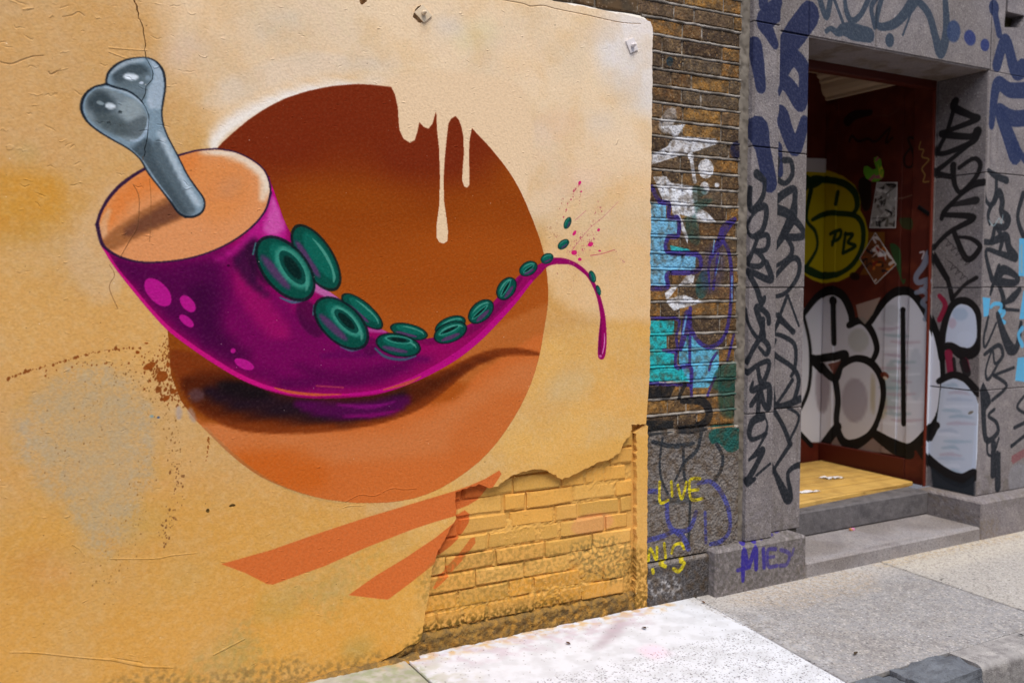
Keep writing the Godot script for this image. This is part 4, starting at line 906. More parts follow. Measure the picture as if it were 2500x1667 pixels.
func paint_stone_tags(s: Painter) -> void:
	s.line([3142,2730,3102,2677,3039,2627,3015,2600,3048,2558,3086,2510],[102.6,102.6,102.6,91.2,68.4,45.6],"161e42",4,0.93)
	s.line([2966,2492,2984,2404,3002,2310],[79.6,79.6,63.7],"161e42",4,0.93)
	s.line([2990,2112,3024,2026,3068,1880],[138.4,92.3,92.3],"161e42",4,0.93)
	s.line([3009,2704,3010,2675],[56.9],"161e42",4,0.9)
	s.line([3372,2703,3280,2599,3181,2483],[132.4,132.4,108.4],"161e42",4,0.93)
	s.line([3144,2304,3176,2356,3199,2419,3266,2487,3335,2447,3346,2374,3323,2273,3261,2340,3200,2377],[73.1,73.1,85.3,85.3,85.3,73.1,73.1,85.3,73.1],"161e42",4,0.93)
	s.line([3148,2129,3138,2177,3196,2218,3236,2142,3289,2066,3323,2118,3351,2195],[48.2,60.2,84.3,84.3,84.3,72.3,60.2],"161e42",4,0.93)
	s.line([3179,2058,3190,1943],[60.0,55.2],"161e42",4,0.93)
	s.line([2988,1916,3020,1897,3036,1885,3029,1824,2994,1775,2960,1750,2947,1789,2951,1849],[46.7,36.5,24.4,26.4,30.4,34.5,26.4,24.4],"12161e",3,0.93)
	s.line([2970,1751,3037,1772,3049,1730,3029,1666,2983,1634,2948,1639,2939,1674,2960,1722,3002,1763],[30.5,36.6,30.5,28.4,30.5,20.3,12.2,14.2,26.4],"12161e",3,0.93)
	s.line([2987,1627,3055,1641,3065,1599,3042,1571,2985,1565],[26.8,26.8,26.8,24.7,26.8],"12161e",3,0.93)
	s.line([2998,1624,2957,1539,2945,1502,3015,1497,3036,1529,2992,1566],[22.5,22.5,24.6,26.6,26.6,26.6],"12161e",3,0.93)
	s.line([3054,1514,3085,1434,2952,1469,2996,1397,3029,1330,3048,1352],[30.7,36.8,30.7,30.7,34.8,22.5],"12161e",3,0.93)
	s.line([3077,1231,3070,1269,3026,1301,2998,1301,3032,1221,3047,1173],[26.7,28.7,30.8,34.9,30.8,30.8],"12161e",3,0.93)
	s.line([2938,1294,2950,1233,2997,1174],[8.2,16.3,18.4],"12161e",3,0.93)
	s.line([2944,1241,2978,1190,3016,1161,3046,1155,3079,1120,3063,1087,3017,1122],[15.2,17.4,23.9,28.2,30.4,26.1,15.2],"12161e",3,0.93)
	s.line([3040,1250,3031,1178,2980,1112,2944,1046],[30.1,32.2,27.9,21.5],"12161e",3,0.93)
	s.line([2945,1002,3011,1039,3079,1053,3074,1002,3036,953,3012,1027],[28.5,24.1,26.3,26.3,28.5,24.1],"12161e",3,0.93)
	s.line([2983,962,2977,923,3036,936,3086,934,3084,837,3053,856,3029,914,3017,802],[13.2,28.6,37.4,33.0,37.4,28.6,33.0,26.4],"12161e",3,0.93)
	s.line([2971,850,3029,914],[17.4,28.3],"12161e",3,0.93)
	s.line([3047,795,2987,776,2966,722,2989,692,3064,714,3078,758,3062,794],[43.5,39.2,28.3,23.9,19.6,10.9,8.7],"12161e",3,0.93)
	s.line([3072,713,3020,644,2969,598],[19.7,13.1,15.3],"12161e",3,0.93)
	s.line([2969,598,3051,636,3014,571,2956,491,3004,504],[11.0,37.3,30.7,37.3,21.9],"12161e",3,0.93)
	s.line([3015,520,3102,568],[13.4],"12161e",3,0.93)
	s.line([3177,1999,3171,1923,3231,1894,3277,1940,3266,2000,3221,2002],[42.9,32.1,25.7,27.9,27.9,32.1],"12161e",3,0.93)
	s.line([3169,1756,3174,1810,3285,1870,3296,1810,3274,1722,3179,1588],[10.8,43.1,38.8,32.3,64.6,25.9],"12161e",3,0.93)
	s.line([3175,1769,3258,1748,3351,1680,3344,1644,3230,1649,3288,1733],[54.5,47.9,32.7,37.1,37.1,54.5],"12161e",3,0.93)
	s.line([3238,1644,3285,1590,3263,1540,3166,1495],[21.6,28.0,28.0,17.2],"12161e",3,0.93)
	s.line([3168,1446,3278,1535,3332,1524,3326,1452,3252,1375,3173,1357,3163,1397],[24.0,28.4,30.5,26.2,21.8,21.8,10.9],"12161e",3,0.93)
	s.line([3260,1361,3174,1183],[17.1,19.3],"12161e",3,0.93)
	s.line([3264,1358,3340,1212],[17.6,13.2],"12161e",3,0.93)
	s.line([3194,1270,3303,1182],[19.7,28.4],"12161e",3,0.93)
	s.line([3217,1239,3306,1185],[18.3,25.2],"12161e",3,0.93)
	s.line([3217,1245,3168,1177],[13.4,17.9],"12161e",3,0.93)
	s.line([3172,1177,3235,1164,3308,1127,3325,1067,3315,997,3296,969],[16.1,23.0,25.3,25.3,23.0,18.4],"12161e",3,0.93)
	s.line([3188,1148,3169,1102,3190,1072,3303,1010,3346,949,3330,879,3307,839],[16.1,16.1,27.5,25.3,27.5,27.5,23.0],"12161e",3,0.93)
	s.line([3182,1067,3173,957,3187,876,3203,840,3304,948],[11.3,11.3,13.6,15.8,22.6],"12161e",3,0.93)
	s.line([3166,827,3267,829,3357,853],[18.3,34.4,39.0],"12161e",3,0.93)
	s.line([3180,812,3245,731,3298,633],[27.5,25.2,29.8],"12161e",3,0.93)
	s.line([3275,815,3354,764,3295,657],[16.3,16.3,16.3],"12161e",3,0.93)
	s.line([3296,633,3195,524,3168,486],[29.7,18.3,9.1],"12161e",3,0.93)
	s.line([3166,562,3212,482,3287,367,3304,395,3284,486,3323,518,3368,525],[16.3,28.0,58.3,30.3,23.3,28.0,35.0],"12161e",3,0.93)
	s.line([3435,2792,3486,2707,3513,2804],[34.8],"2a3646",4,0.93)
	s.line([3532,2807,3600,2698],[20.3],"2a3646",4,0.93)
	s.line([3609,2819,3625,2752,3664,2713,3728,2754,3786,2846],[20.5,33.3,35.8,30.7,33.3],"2a3646",4,0.93)
	s.line([3844,2854,3802,2797,3830,2704],[26.1,31.4,26.1],"2a3646",4,0.93)
	s.line([3877,2859,3844,2722,3960,2735,4058,2808,4135,2899],[32.2,34.9,48.3,59.0,80.4],"2a3646",4,0.93)
	s.line([4157,2882,4242,2828,4299,2721,4346,2645,4389,2753,4370,2934],[42.7,51.3,57.0,71.2,65.5,42.7],"2a3646",4,0.93)
	s.line([4117,2843,4042,2694],[32.6,13.6],"2a3646",4,0.93)
	s.line([3488,2639,3519,2656,3565,2643,3610,2665,3684,2662,3793,2661],[25.4,25.4,38.1,63.5,88.8,76.2],"2a3646",4,0.93)
	s.poly([3977,2660,3973,2642,3962,2627,3945,2620,3928,2623,3915,2634,3910,2651,3914,2670,3926,2684,3942,2691,3959,2689,3972,2677],"2a3646",4,0.93,1)
	s.poly([4505,2775,4499,2745,4479,2721,4451,2710,4422,2714,4401,2732,4392,2760,4398,2790,4418,2814,4446,2826,4474,2822,4496,2804],"22345a",10,0.85,1)
	s.poly([4635,2766,4638,2745,4628,2726,4607,2714,4581,2712,4557,2721,4541,2738,4538,2758,4548,2777,4568,2790,4595,2792,4619,2783],"1d2a62",8,0.9,1)
	s.poly([4759,2735,4755,2718,4741,2703,4722,2697,4702,2699,4687,2709,4681,2725,4685,2743,4699,2757,4718,2764,4738,2762,4753,2751],"1d2a62",7,0.9,1)
	s.line([4790,2941,4844,2807],[91.8,52.0],"18254c",7,0.92)
	s.line([4830,2633,4905,2779,4998,2624,5071,2647],[78.4,78.4,94.1,109.8],"18254c",7,0.92)
	s.line([4800,2300,4836,2527,4956,2510,5127,2528],[46.8,78.1,87.4,93.7],"18254c",7,0.92)
	s.line([4866,2400,4989,2357,5136,2374],[62.9,94.3,94.3],"18254c",7,0.92)
	s.line([4880,2365,4958,2255,5024,2158],[94.1,109.8,125.4],"18254c",7,0.92)
	s.line([5022,2202,5125,2128],[80.5,48.3],"18254c",7,0.92)
	s.line([4782,2053,4843,2027,4955,2005],[20.8,39.0,44.2],"12161e",3,0.92)
	s.line([4859,2015,4858,1930,4822,1861,4771,1889,4751,1979],[28.6,28.6,33.8,23.4,13.0],"12161e",3,0.92)
	s.line([4822,1861,4795,1804,4812,1753],[33.7,28.5,18.1],"12161e",3,0.92)
	s.line([4841,1874,4888,1937,4921,1883,4914,1828,4975,1787,4949,1742,4858,1745],[39.5,47.4,47.4,44.8,65.9,44.8,34.3],"12161e",3,0.92)
	s.line([4858,1739,4832,1659,4768,1654],[31.3,34.0,34.0],"12161e",3,0.92)
	s.line([4883,1734,4932,1673,4915,1617],[31.8,34.4,31.8],"12161e",3,0.92)
	s.line([4832,1652,4962,1687,4996,1625,5061,1570,4906,1592,4785,1602,4848,1443],[32.4,59.5,54.1,54.1,32.4,24.3,37.8],"12161e",3,0.92)
	s.line([4910,1518,4864,1424,4838,1359],[34.3,34.3,18.5],"12161e",3,0.92)
	s.line([4894,1431,4952,1499,5089,1456,5059,1425,4925,1431],[54.4,59.8,32.6,40.8,49.0],"12161e",3,0.92)
	s.line([4916,1412,4960,1337,4953,1287],[32.1,40.2,53.5],"12161e",3,0.92)
	s.line([4982,1312,5053,1343,5113,1387],[21.7,54.2,35.3],"12161e",3,0.92)
	s.line([4964,1274,5110,1265],[41.1,19.2],"12161e",3,0.92)
	s.line([5114,1936,5069,1802,5133,1691],[40.4,32.3,40.4],"12161e",3,0.92)
	s.poly([4769,1344,4839,1338,4826,1238,4784,1233],"4ea4d4",2,0.95,0)
	s.line([4846,1288,4881,1306,4942,1298,4924,1249],[24.0],"4ea4d4",2,0.9)
	s.line([4923,1262,4975,1258,4938,1218,4980,1198],[24.1],"4ea4d4",2,0.9)
	s.poly([5091,1681,5213,1684,5226,1460,5098,1466],"4ea4d4",2,0.95,0)
	s.poly([5149,1380,5231,1380,5241,1213,5118,1215],"4ea4d4",2,0.95,0)
	s.line([5115,1640,5124,1488],[16.4,16.4],"8a9aa0",3,0.7)
	s.line([4806,1774,4848,1745,4896,1790,4917,1760,4930,1807],[7.9],"8aa0a8",2,0.7)
	s.line([4807,1153,4827,1234,4791,1116,4811,1064,4901,1195],[12.5,15.6,18.8,18.8,15.6],"12161e",3,0.9)
	s.line([4802,1020,4932,1068,4971,1006,4901,964,4873,1040,4818,930,4845,876,4937,970],[22.2,28.5,28.5,19.0,15.8,15.8,22.2,19.0],"12161e",3,0.9)
	s.line([4892,897,5081,933],[19.6],"12161e",3,0.9)
	s.line([4892,897,5018,830,4887,754],[22.7],"12161e",3,0.9)
	s.line([4804,744,4839,532,4946,561,4931,623,4856,666,4908,700],[48.4,38.7,32.3,25.8,19.4,22.6],"12161e",3,0.9)
	s.line([4850,538,4861,447,4916,442,4960,530],[22.6,16.2,16.2,16.2],"12161e",3,0.9)
	s.line([4912,511,4916,320],[32.4,48.6],"12161e",3,0.9)
	s.line([4952,446,4965,239],[26.2,55.6],"12161e",3,0.9)
	s.line([5198,766,5125,701,5204,657],[19.9,19.9,19.9],"12161e",3,0.9)
	s.line([5106,579,5207,603],[23.5],"12161e",3,0.9)
	s.line([5087,473,5211,525],[30.3,23.5],"12161e",3,0.9)
	s.line([4910,1247,4977,1126,5043,1045,5105,1055,5135,1191],[32.5,58.4,81.2,48.7,32.5],"12161e",3,0.9)
	s.poly([4798,864,4862,786,4878,740,4830,698,4780,753,4770,821],"12161e",3,0.93,0)
	s.line([5092,388,5217,423],[16.9,50.6],"7a3a40",5,0.6)
	s.poly([5115,989,5185,991,5193,844,5097,856],"4ea4d4",3,0.9,0)
	s.line([5150,1160,5114,1123,5155,1061],[32.7,26.2,32.7],"4ea4d4",3,0.9)
	s.poly([5082,342,5222,344,5231,186,5090,194],"8a90a0",14,0.35,1)
	s.line([2898,51,2902,189,2931,117,2972,189,2979,96],[19.2,30.2,24.7,30.2,24.7],"2c2286",3,0.9)
	s.line([2865,106,2939,109],[19.2],"2c2286",3,0.8)
	s.line([3022,182,3029,94],[22.3],"2c2286",3,0.75)
	s.line([3101,171,3051,171,3055,97,3111,90],[19.6],"2c2286",3,0.6)
	s.line([3052,138,3091,136],[16.9],"2c2286",3,0.5)
	s.line([3134,163,3190,135,3175,88,3131,87],[20.0],"2c2286",3,0.5)
	s.line([3218,155,3208,126],[14.4],"2c2286",3,0.4)

func paint_side_tags(d: Painter) -> void:
	d.poly([-1391,2171,-1345,2183,-1299,2187,-1176,2169,-1056,2126,-960,2057,-906,1969,-912,1895,-872,1835,-844,1750,-846,1635,-884,1553,-964,1479,-1069,1438,-1178,1423,-1280,1448,-1374,1493],"b8a80c",3,0.96,0)
	d.line([-1388,2064,-1286,2124,-1152,2102,-1044,2074,-958,2007,-935,1922,-965,1874],[50.4,63.0,42.8,45.4,45.4,40.3,25.2],"12301a",3,0.95)
	d.line([-1296,1854,-1190,1886,-1060,1881,-944,1856,-889,1786,-887,1670,-946,1563,-1049,1497,-1179,1473,-1304,1510,-1375,1538],[24.4,39.1,36.7,34.2,36.7,34.2,34.2,31.8,48.9,61.1,48.9],"12301a",3,0.95)
	d.line([-1313,2057,-1346,1866,-1266,1773,-1251,1658,-1351,1529],[53.0,31.8,34.4,29.1,34.4],"12301a",3,0.95)
	d.line([-1093,2024,-1110,1943],[28.1],"12301a",3,0.95)
	d.line([-1356,2149,-1297,2099,-1218,2117],[39.9,79.8,53.2],"12301a",3,0.95)
	d.line([-1148,1749,-1067,1775,-1071,1724,-1130,1697],[24.2],"12301a",2,0.95)
	d.line([-1105,1756,-1130,1675],[24.5],"12301a",2,0.95)
	d.line([-1024,1752,-1042,1625],[24.0],"12301a",2,0.95)
	d.line([-1029,1743,-966,1740,-1002,1691,-943,1664,-1042,1621],[23.8],"12301a",2,0.95)
	d.poly([-1405,375,-1426,1212,-1265,1314,-1177,1376,-1078,1385,-1002,1317,-956,1199,-874,1193,-823,1187,-737,1304,-625,1378,-514,1371,-421,1278,-347,1141,-309,1012,-294,813,-322,609,-397,496,-485,435,-615,427,-763,476,-832,424,-934,391,-1041,427,-1096,437,-1172,355,-1263,341],"d2d6e4",3,0.97,0)
	d.poly([-1096,437,-1008,380,-811,418,-733,463,-494,418,-492,370,-829,348,-1105,339],"8a8484",10,0.8,0)
	d.poly([-819,678,-830,605,-866,548,-917,522,-969,535,-1010,583,-1026,655,-1014,730,-976,787,-925,811,-873,796,-834,748],"9a94a4",24,0.7,1)
	d.poly([-588,784,-593,703,-612,641,-640,616,-669,634,-692,692,-702,773,-697,856,-678,917,-650,941,-621,922,-598,864],"a2b4bc",24,0.7,1)
	d.poly([-1126,732,-1131,643,-1150,577,-1177,550,-1206,570,-1228,633,-1238,721,-1233,810,-1214,877,-1186,902,-1158,881,-1136,818],"8e8490",24,0.7,1)
	d.poly([-409,880,-414,801,-431,742,-457,718,-485,736,-507,792,-517,871,-512,951,-494,1010,-467,1033,-440,1014,-419,958],"b4bccc",24,0.7,1)
	d.poly([-820,1062,-829,1024,-858,995,-899,982,-940,990,-972,1016,-984,1054,-974,1093,-944,1122,-903,1134,-862,1125,-831,1099],"b0b4b4",24,0.7,1)
	d.poly([-583,1227,-592,1194,-619,1170,-656,1160,-695,1167,-724,1190,-735,1222,-726,1255,-698,1280,-660,1289,-622,1281,-594,1258],"b8bcc8",24,0.7,1)
	d.poly([-760,726,-761,659,-767,610,-776,591,-786,607,-795,655,-800,722,-799,789,-793,838,-784,857,-773,840,-765,792],"b0a890",24,0.7,1)
	d.poly([-670,653,-673,616,-682,588,-697,576,-712,584,-723,610,-728,647,-725,684,-715,712,-701,724,-686,716,-675,690],"aca48c",24,0.7,1)
	d.line([-752,1140,-665,1137,-599,1151],[7.0,23.4,11.7],"a086a0",12,0.45)
	d.line([-705,1101,-619,1098,-516,1104],[7.0,23.2,11.6],"7c9ca8",12,0.45)
	d.line([-659,1062,-574,1060,-436,1073],[6.9,23.0,11.5],"b094a8",12,0.45)
	d.line([-748,1016,-660,1015,-482,1035],[7.0,23.5,11.7],"e4e8f4",12,0.45)
	d.line([-701,978,-615,978,-546,981],[7.0,23.2,11.6],"a086a0",12,0.45)
	d.line([-654,941,-570,940,-465,950],[6.9,23.0,11.5],"7c9ca8",12,0.45)
	d.line([-743,893,-656,893,-511,911],[7.0,23.5,11.7],"b094a8",12,0.45)
	d.line([-696,856,-610,857,-430,882],[7.0,23.3,11.6],"e4e8f4",12,0.45)
	d.line([-650,819,-565,820,-493,827],[6.9,23.1,11.5],"a086a0",12,0.45)
	d.line([-739,770,-651,772,-540,787],[7.1,23.5,11.8],"7c9ca8",12,0.45)
	d.line([-692,733,-606,736,-459,759],[7.0,23.3,11.7],"b094a8",12,0.45)
	d.line([-645,697,-560,700,-379,718],[6.9,23.1,11.5],"e4e8f4",12,0.45)
	d.line([-734,646,-647,650,-569,660],[7.1,23.6,11.8],"a086a0",12,0.45)
	d.line([-687,610,-601,614,-488,634],[7.0,23.3,11.7],"7c9ca8",12,0.45)
	d.line([-641,575,-556,580,-408,608],[6.9,23.1,11.6],"b094a8",12,0.45)
	d.line([-730,546,-643,551,-453,576],[7.1,23.6,11.8],"e4e8f4",12,0.45)
	d.line([-1355,1205,-1291,984,-1296,715,-1396,514],[32.5,35.2,37.9,40.6],"0b0b0c",2.5,0.97)
	d.line([-1366,1205,-1243,1332,-1132,1376,-1034,1343,-968,1241,-955,1165],[45.6,58.3,63.3,58.3,58.3,50.7],"0b0b0c",2.5,0.97)
	d.line([-981,1152,-884,1186,-801,1121,-758,1016,-786,940],[43.5,48.3,48.3,43.5,36.2],"0b0b0c",2.5,0.97)
	d.line([-1266,914,-1132,931,-1002,960,-1043,878,-1093,792,-1266,910],[51.2,56.3,56.3,51.2,51.2,76.7],"0b0b0c",2.5,0.97)
	d.line([-1084,797,-1053,869,-928,938,-805,922,-724,837,-701,707,-745,545,-812,443,-933,372,-1019,396,-1065,511,-1056,652,-1082,788],[53.1,45.9,43.5,53.1,50.7,41.0,36.2,48.3,72.4,60.4,48.3,48.3,53.1],"0b0b0c",2.5,0.97)
	d.line([-1171,329,-1052,478],[38.8,64.6],"0b0b0c",2.5,0.97)
	d.line([-1382,397,-1262,319],[35.2,40.7],"0b0b0c",2.5,0.97)
	d.line([-813,1179,-718,1304,-615,1372,-504,1363,-412,1262,-338,1118,-301,982],[40.5,49.5,56.3,51.8,45.0,45.0,45.0],"0b0b0c",2.5,0.97)
	d.line([-301,982,-293,844,-313,656,-363,541,-485,427,-615,427,-753,477],[35.4,31.0,28.8,66.4,55.4,66.4,44.3],"0b0b0c",2.5,0.97)
	d.line([-575,1259,-549,563],[41.6,34.6],"0b0b0c",2.5,0.97)
	d.line([-1114,1307,-1099,1030],[64.5,43.9],"0b0b0c",2.5,0.97)
	d.line([-772,466,-614,399,-493,394],[35.3,70.6,82.4],"0b0b0c",2.5,0.97)
	d.poly([-1147,883,-1033,920,-1093,818],"6a3a30",3,0.9,0)
	d.poly([-839,1750,-721,1744,-718,1647,-821,1478,-902,1479,-844,1569],"8a5a14",4,0.8,0)
	d.line([-396,1596,-429,1527,-476,1466,-461,1427,-391,1442,-425,1384,-473,1368],[51.2,40.1,37.9,33.4,37.9,33.4,29.0],"8490a6",3,0.85)
	d.line([-442,1388,-389,1349,-431,1310,-393,1272,-410,1209],[28.8,33.2,28.8,33.2,28.8],"8490a6",3,0.8)
	d.line([-454,1606,-427,1609,-439,1570],[11.0],"c8c8d0",2,0.8)
	d.line([-470,2263,-479,2222,-449,2212,-458,2173,-412,2150,-456,2104,-435,2063,-445,2025,-408,2022],[8.7],"a08040",2,0.8)
	d.line([-1009,2342,-989,2373,-937,2332,-866,2338,-826,2316,-787,2319,-702,2379,-728,2295,-681,2312],[16.8],"1c0a08",3,0.8)
	d.line([-1023,2478,-972,2502,-851,2499],[74.3,61.9,37.1],"120808",5,0.8)
	d.line([-810,2468,-752,2466,-713,2452,-639,2479],[9.4],"6a5048",3,0.5)
	d.line([-558,2232,-593,2190,-583,2134,-537,2128,-530,2197,-569,2296,-524,2290],[15.7],"180a08",3,0.8)
	d.poly([-681,1661,-604,1626,-590,1459,-562,1451,-579,1419,-629,1523],"1f6030",5,0.7,1)
	d.poly([-615,1818,-518,1811,-516,1749,-590,1761],"28502a",6,0.6,1)
	d.poly([-929,2079,-839,2078,-834,1906,-894,1902],"140c0a",6,0.85,1)
	d.line([-623,1937,-523,1956],[9.0],"8a7060",3,0.6)
	d.poly([-904,1459,-914,1449,-932,1444,-953,1447,-972,1456,-982,1469,-983,1483,-972,1493,-954,1497,-933,1494,-915,1485,-904,1472],"140a08",4,0.8,1)
	d.poly([-928,1286,-738,1338,-794,1230,-853,1162,-905,1202],"b0a49c",4,0.8,0)
	d.poly([-665,836,-674,828,-689,826,-706,830,-720,838,-727,849,-726,860,-716,867,-701,869,-684,866,-670,857,-663,846],"6a2c1c",3,0.9,1)
	d.poly([-673,823,-678,820,-686,819,-695,821,-703,826,-707,831,-707,837,-702,840,-693,841,-684,839,-676,835,-672,829],"d4c8b8",2,0.9,1)
	d.line([-263,2465,-268,2429,-165,2367,-128,2340,-309,2302,-336,2289,-161,2249,-122,2274],[46.9,49.1,36.3,36.3,27.7,42.7,36.3,53.3],"131012",4,0.93)
	d.line([-122,2266,-160,2214,-360,2179,-309,2302,-272,2422],[54.0,36.7,28.1,25.9,28.1],"131012",4,0.93)
	d.line([-167,2207,-303,2121,-371,2072,-276,2036],[26.0,26.0,36.8,30.3],"131012",4,0.93)
	d.line([-265,2102,-261,2034,-245,1973,-207,1943,-122,2019,-99,2089,-141,2124,-228,2082],[40.9,34.7,28.6,26.6,28.6,28.6,24.5,24.5],"131012",4,0.93)
	d.line([-74,1985,-136,1977,-215,1925,-311,1843,-331,1799],[41.8,41.8,23.0,31.4,27.2],"131012",4,0.93)
	d.line([-319,1821,-130,1792,-274,1720,-365,1641,-382,1592,-282,1448],[26.1,39.1,28.2,26.1,32.6,34.8],"131012",4,0.93)
	d.line([-249,1719,-162,1559,-85,1623,-142,1675,-240,1689],[30.5,36.6,30.5,24.4,14.2],"131012",4,0.93)
	d.line([-279,1871,-189,1882,-117,1888],[16.6,35.3,45.7],"131012",8,0.8)
	d.line([-373,1595,-283,1449,-245,1328],[25.6,27.8,32.0],"131012",3,0.93)
	d.line([-246,1335,-174,1410,-100,1454],[25.0,20.8,25.0],"131012",3,0.9)
	d.line([-316,1692,-281,1668,-297,1638,-264,1652],[5.3],"2c2628",1.5,0.6)
	d.line([-284,1664,-250,1640,-265,1610,-233,1624],[5.3],"2c2628",1.5,0.6)
	d.line([-252,1635,-218,1611,-234,1582,-201,1596],[5.3],"2c2628",1.5,0.6)
	d.line([-221,1607,-187,1584,-202,1554,-170,1568],[5.2],"2c2628",1.5,0.6)
	d.line([-189,1579,-156,1556,-172,1527,-140,1541],[5.2],"2c2628",1.5,0.6)
	d.line([-282,1555,-248,1531,-263,1501,-231,1516],[5.3],"2c2628",1.5,0.6)
	d.line([-250,1527,-216,1504,-232,1474,-200,1488],[5.3],"2c2628",1.5,0.6)
	d.line([-219,1499,-185,1476,-201,1446,-169,1461],[5.2],"2c2628",1.5,0.6)
	d.line([-188,1472,-154,1449,-170,1419,-138,1434],[5.2],"2c2628",1.5,0.6)
	d.poly([-300,1063,-291,1167,-260,1267,-203,1307,-130,1292,-87,1234,-82,1101,-114,1043,-170,1033,-237,1055],"c6d0e6",3,0.96,0)
	d.poly([-145,1247,-150,1228,-168,1214,-192,1208,-217,1212,-235,1226,-243,1244,-237,1263,-219,1278,-194,1283,-170,1279,-152,1265],"9ab0cc",14,0.6,1)
	d.poly([-216,1192,-219,1177,-228,1166,-240,1161,-253,1165,-262,1175,-266,1190,-263,1206,-254,1217,-242,1222,-229,1218,-220,1207],"b8a0b4",10,0.6,1)
	d.poly([-100,1115,-107,1096,-127,1081,-155,1075,-184,1078,-205,1091,-213,1109,-206,1128,-186,1143,-158,1149,-129,1146,-108,1133],"c8d2e8",12,0.7,1)
	d.line([-306,997,-302,1128,-268,1259,-212,1319,-139,1314,-83,1249,-72,1109,-105,1033,-178,1021,-245,1055,-295,1052],[40.9,44.9,40.9,40.9,40.9,36.8,30.6,61.3,71.5,51.1,40.9],"131012",3,0.96)
	d.line([-260,1014,-240,905],[53.4,49.1],"8a1438",4,0.85)
	d.line([-156,984,-141,932],[31.3,41.7],"7a1030",4,0.8)
	d.line([-330,1349,-290,1296,-326,1208],[27.9,32.2,32.2],"8a1030",4,0.85)
	d.line([-226,986,-216,919],[21.2,21.2],"131012",4,0.8)
	d.line([-168,983,-142,910],[41.7,52.1],"131012",5,0.85)
	d.poly([-381,490,-324,607,-301,842,-231,878,-156,856,-90,802,-64,738,-61,463,-67,364,-114,309,-196,310,-298,346,-378,395],"c2cce0",3,0.96,0)
	d.line([-296,820,-221,835,-196,829],[10.6,23.4,8.5],"7f9cb4",12,0.45)
	d.line([-250,784,-176,797,-121,789],[10.5,23.2,8.4],"a894a8",12,0.45)
	d.line([-263,743,-189,754,-104,756],[10.6,23.3,8.5],"98a8c4",12,0.45)
	d.line([-276,701,-201,711,-87,723],[10.6,23.4,8.5],"d8def0",12,0.45)
	d.line([-290,677,-215,685,-167,683],[10.7,23.5,8.5],"86a4bc",12,0.45)
	d.line([-244,643,-170,659,-93,657],[10.6,23.2,8.4],"7f9cb4",12,0.45)
	d.line([-257,601,-183,616,-76,624],[10.6,23.3,8.5],"a894a8",12,0.45)
	d.line([-304,555,-228,568,-187,561],[10.7,23.6,8.6],"98a8c4",12,0.45)
	d.line([-318,530,-242,541,-170,545],[10.8,23.7,8.6],"d8def0",12,0.45)
	d.line([-272,497,-196,506,-97,521],[10.7,23.5,8.5],"86a4bc",12,0.45)
	d.line([-285,454,-209,472,-176,461],[10.7,23.6,8.6],"7f9cb4",12,0.45)
	d.line([-298,412,-222,428,-158,428],[10.8,23.7,8.6],"a894a8",12,0.45)
	d.line([-312,387,-236,401,-141,412],[10.8,23.7,8.6],"98a8c4",12,0.45)
	d.line([-265,354,-190,367,-164,361],[10.7,23.5,8.6],"d8def0",12,0.45)
	d.line([-279,312,-203,333,-147,328],[10.7,23.6,8.6],"86a4bc",12,0.45)
	d.line([-196,318,-106,334,-81,399,-76,610],[20.8,27.0,22.9,14.6],"c4d0e8",5,0.7)
	d.line([-319,845,-231,891,-149,875,-70,804],[35.5,41.8,41.8,48.1],"131012",3,0.96)
	d.line([-447,452,-369,373,-263,306,-154,284,-78,336],[32.7,54.5,76.2,87.1,65.3],"131012",4,0.95)
	d.poly([-359,336,-254,284,-145,267,-74,333,-70,191,-337,190],"20262e",14,0.9,0)
	d.line([-323,584,-364,500],[44.4,33.3],"131012",3,0.95)
	d.poly([-94,695,-95,691,-99,685,-106,680,-115,676,-122,675,-126,677,-125,682,-121,687,-114,693,-105,696,-98,697],"6a6050",3,0.8,1)
	d.poly([-299,80,-266,134,-206,108,-147,75,-230,72],"8a8c90",8,0.7,1)

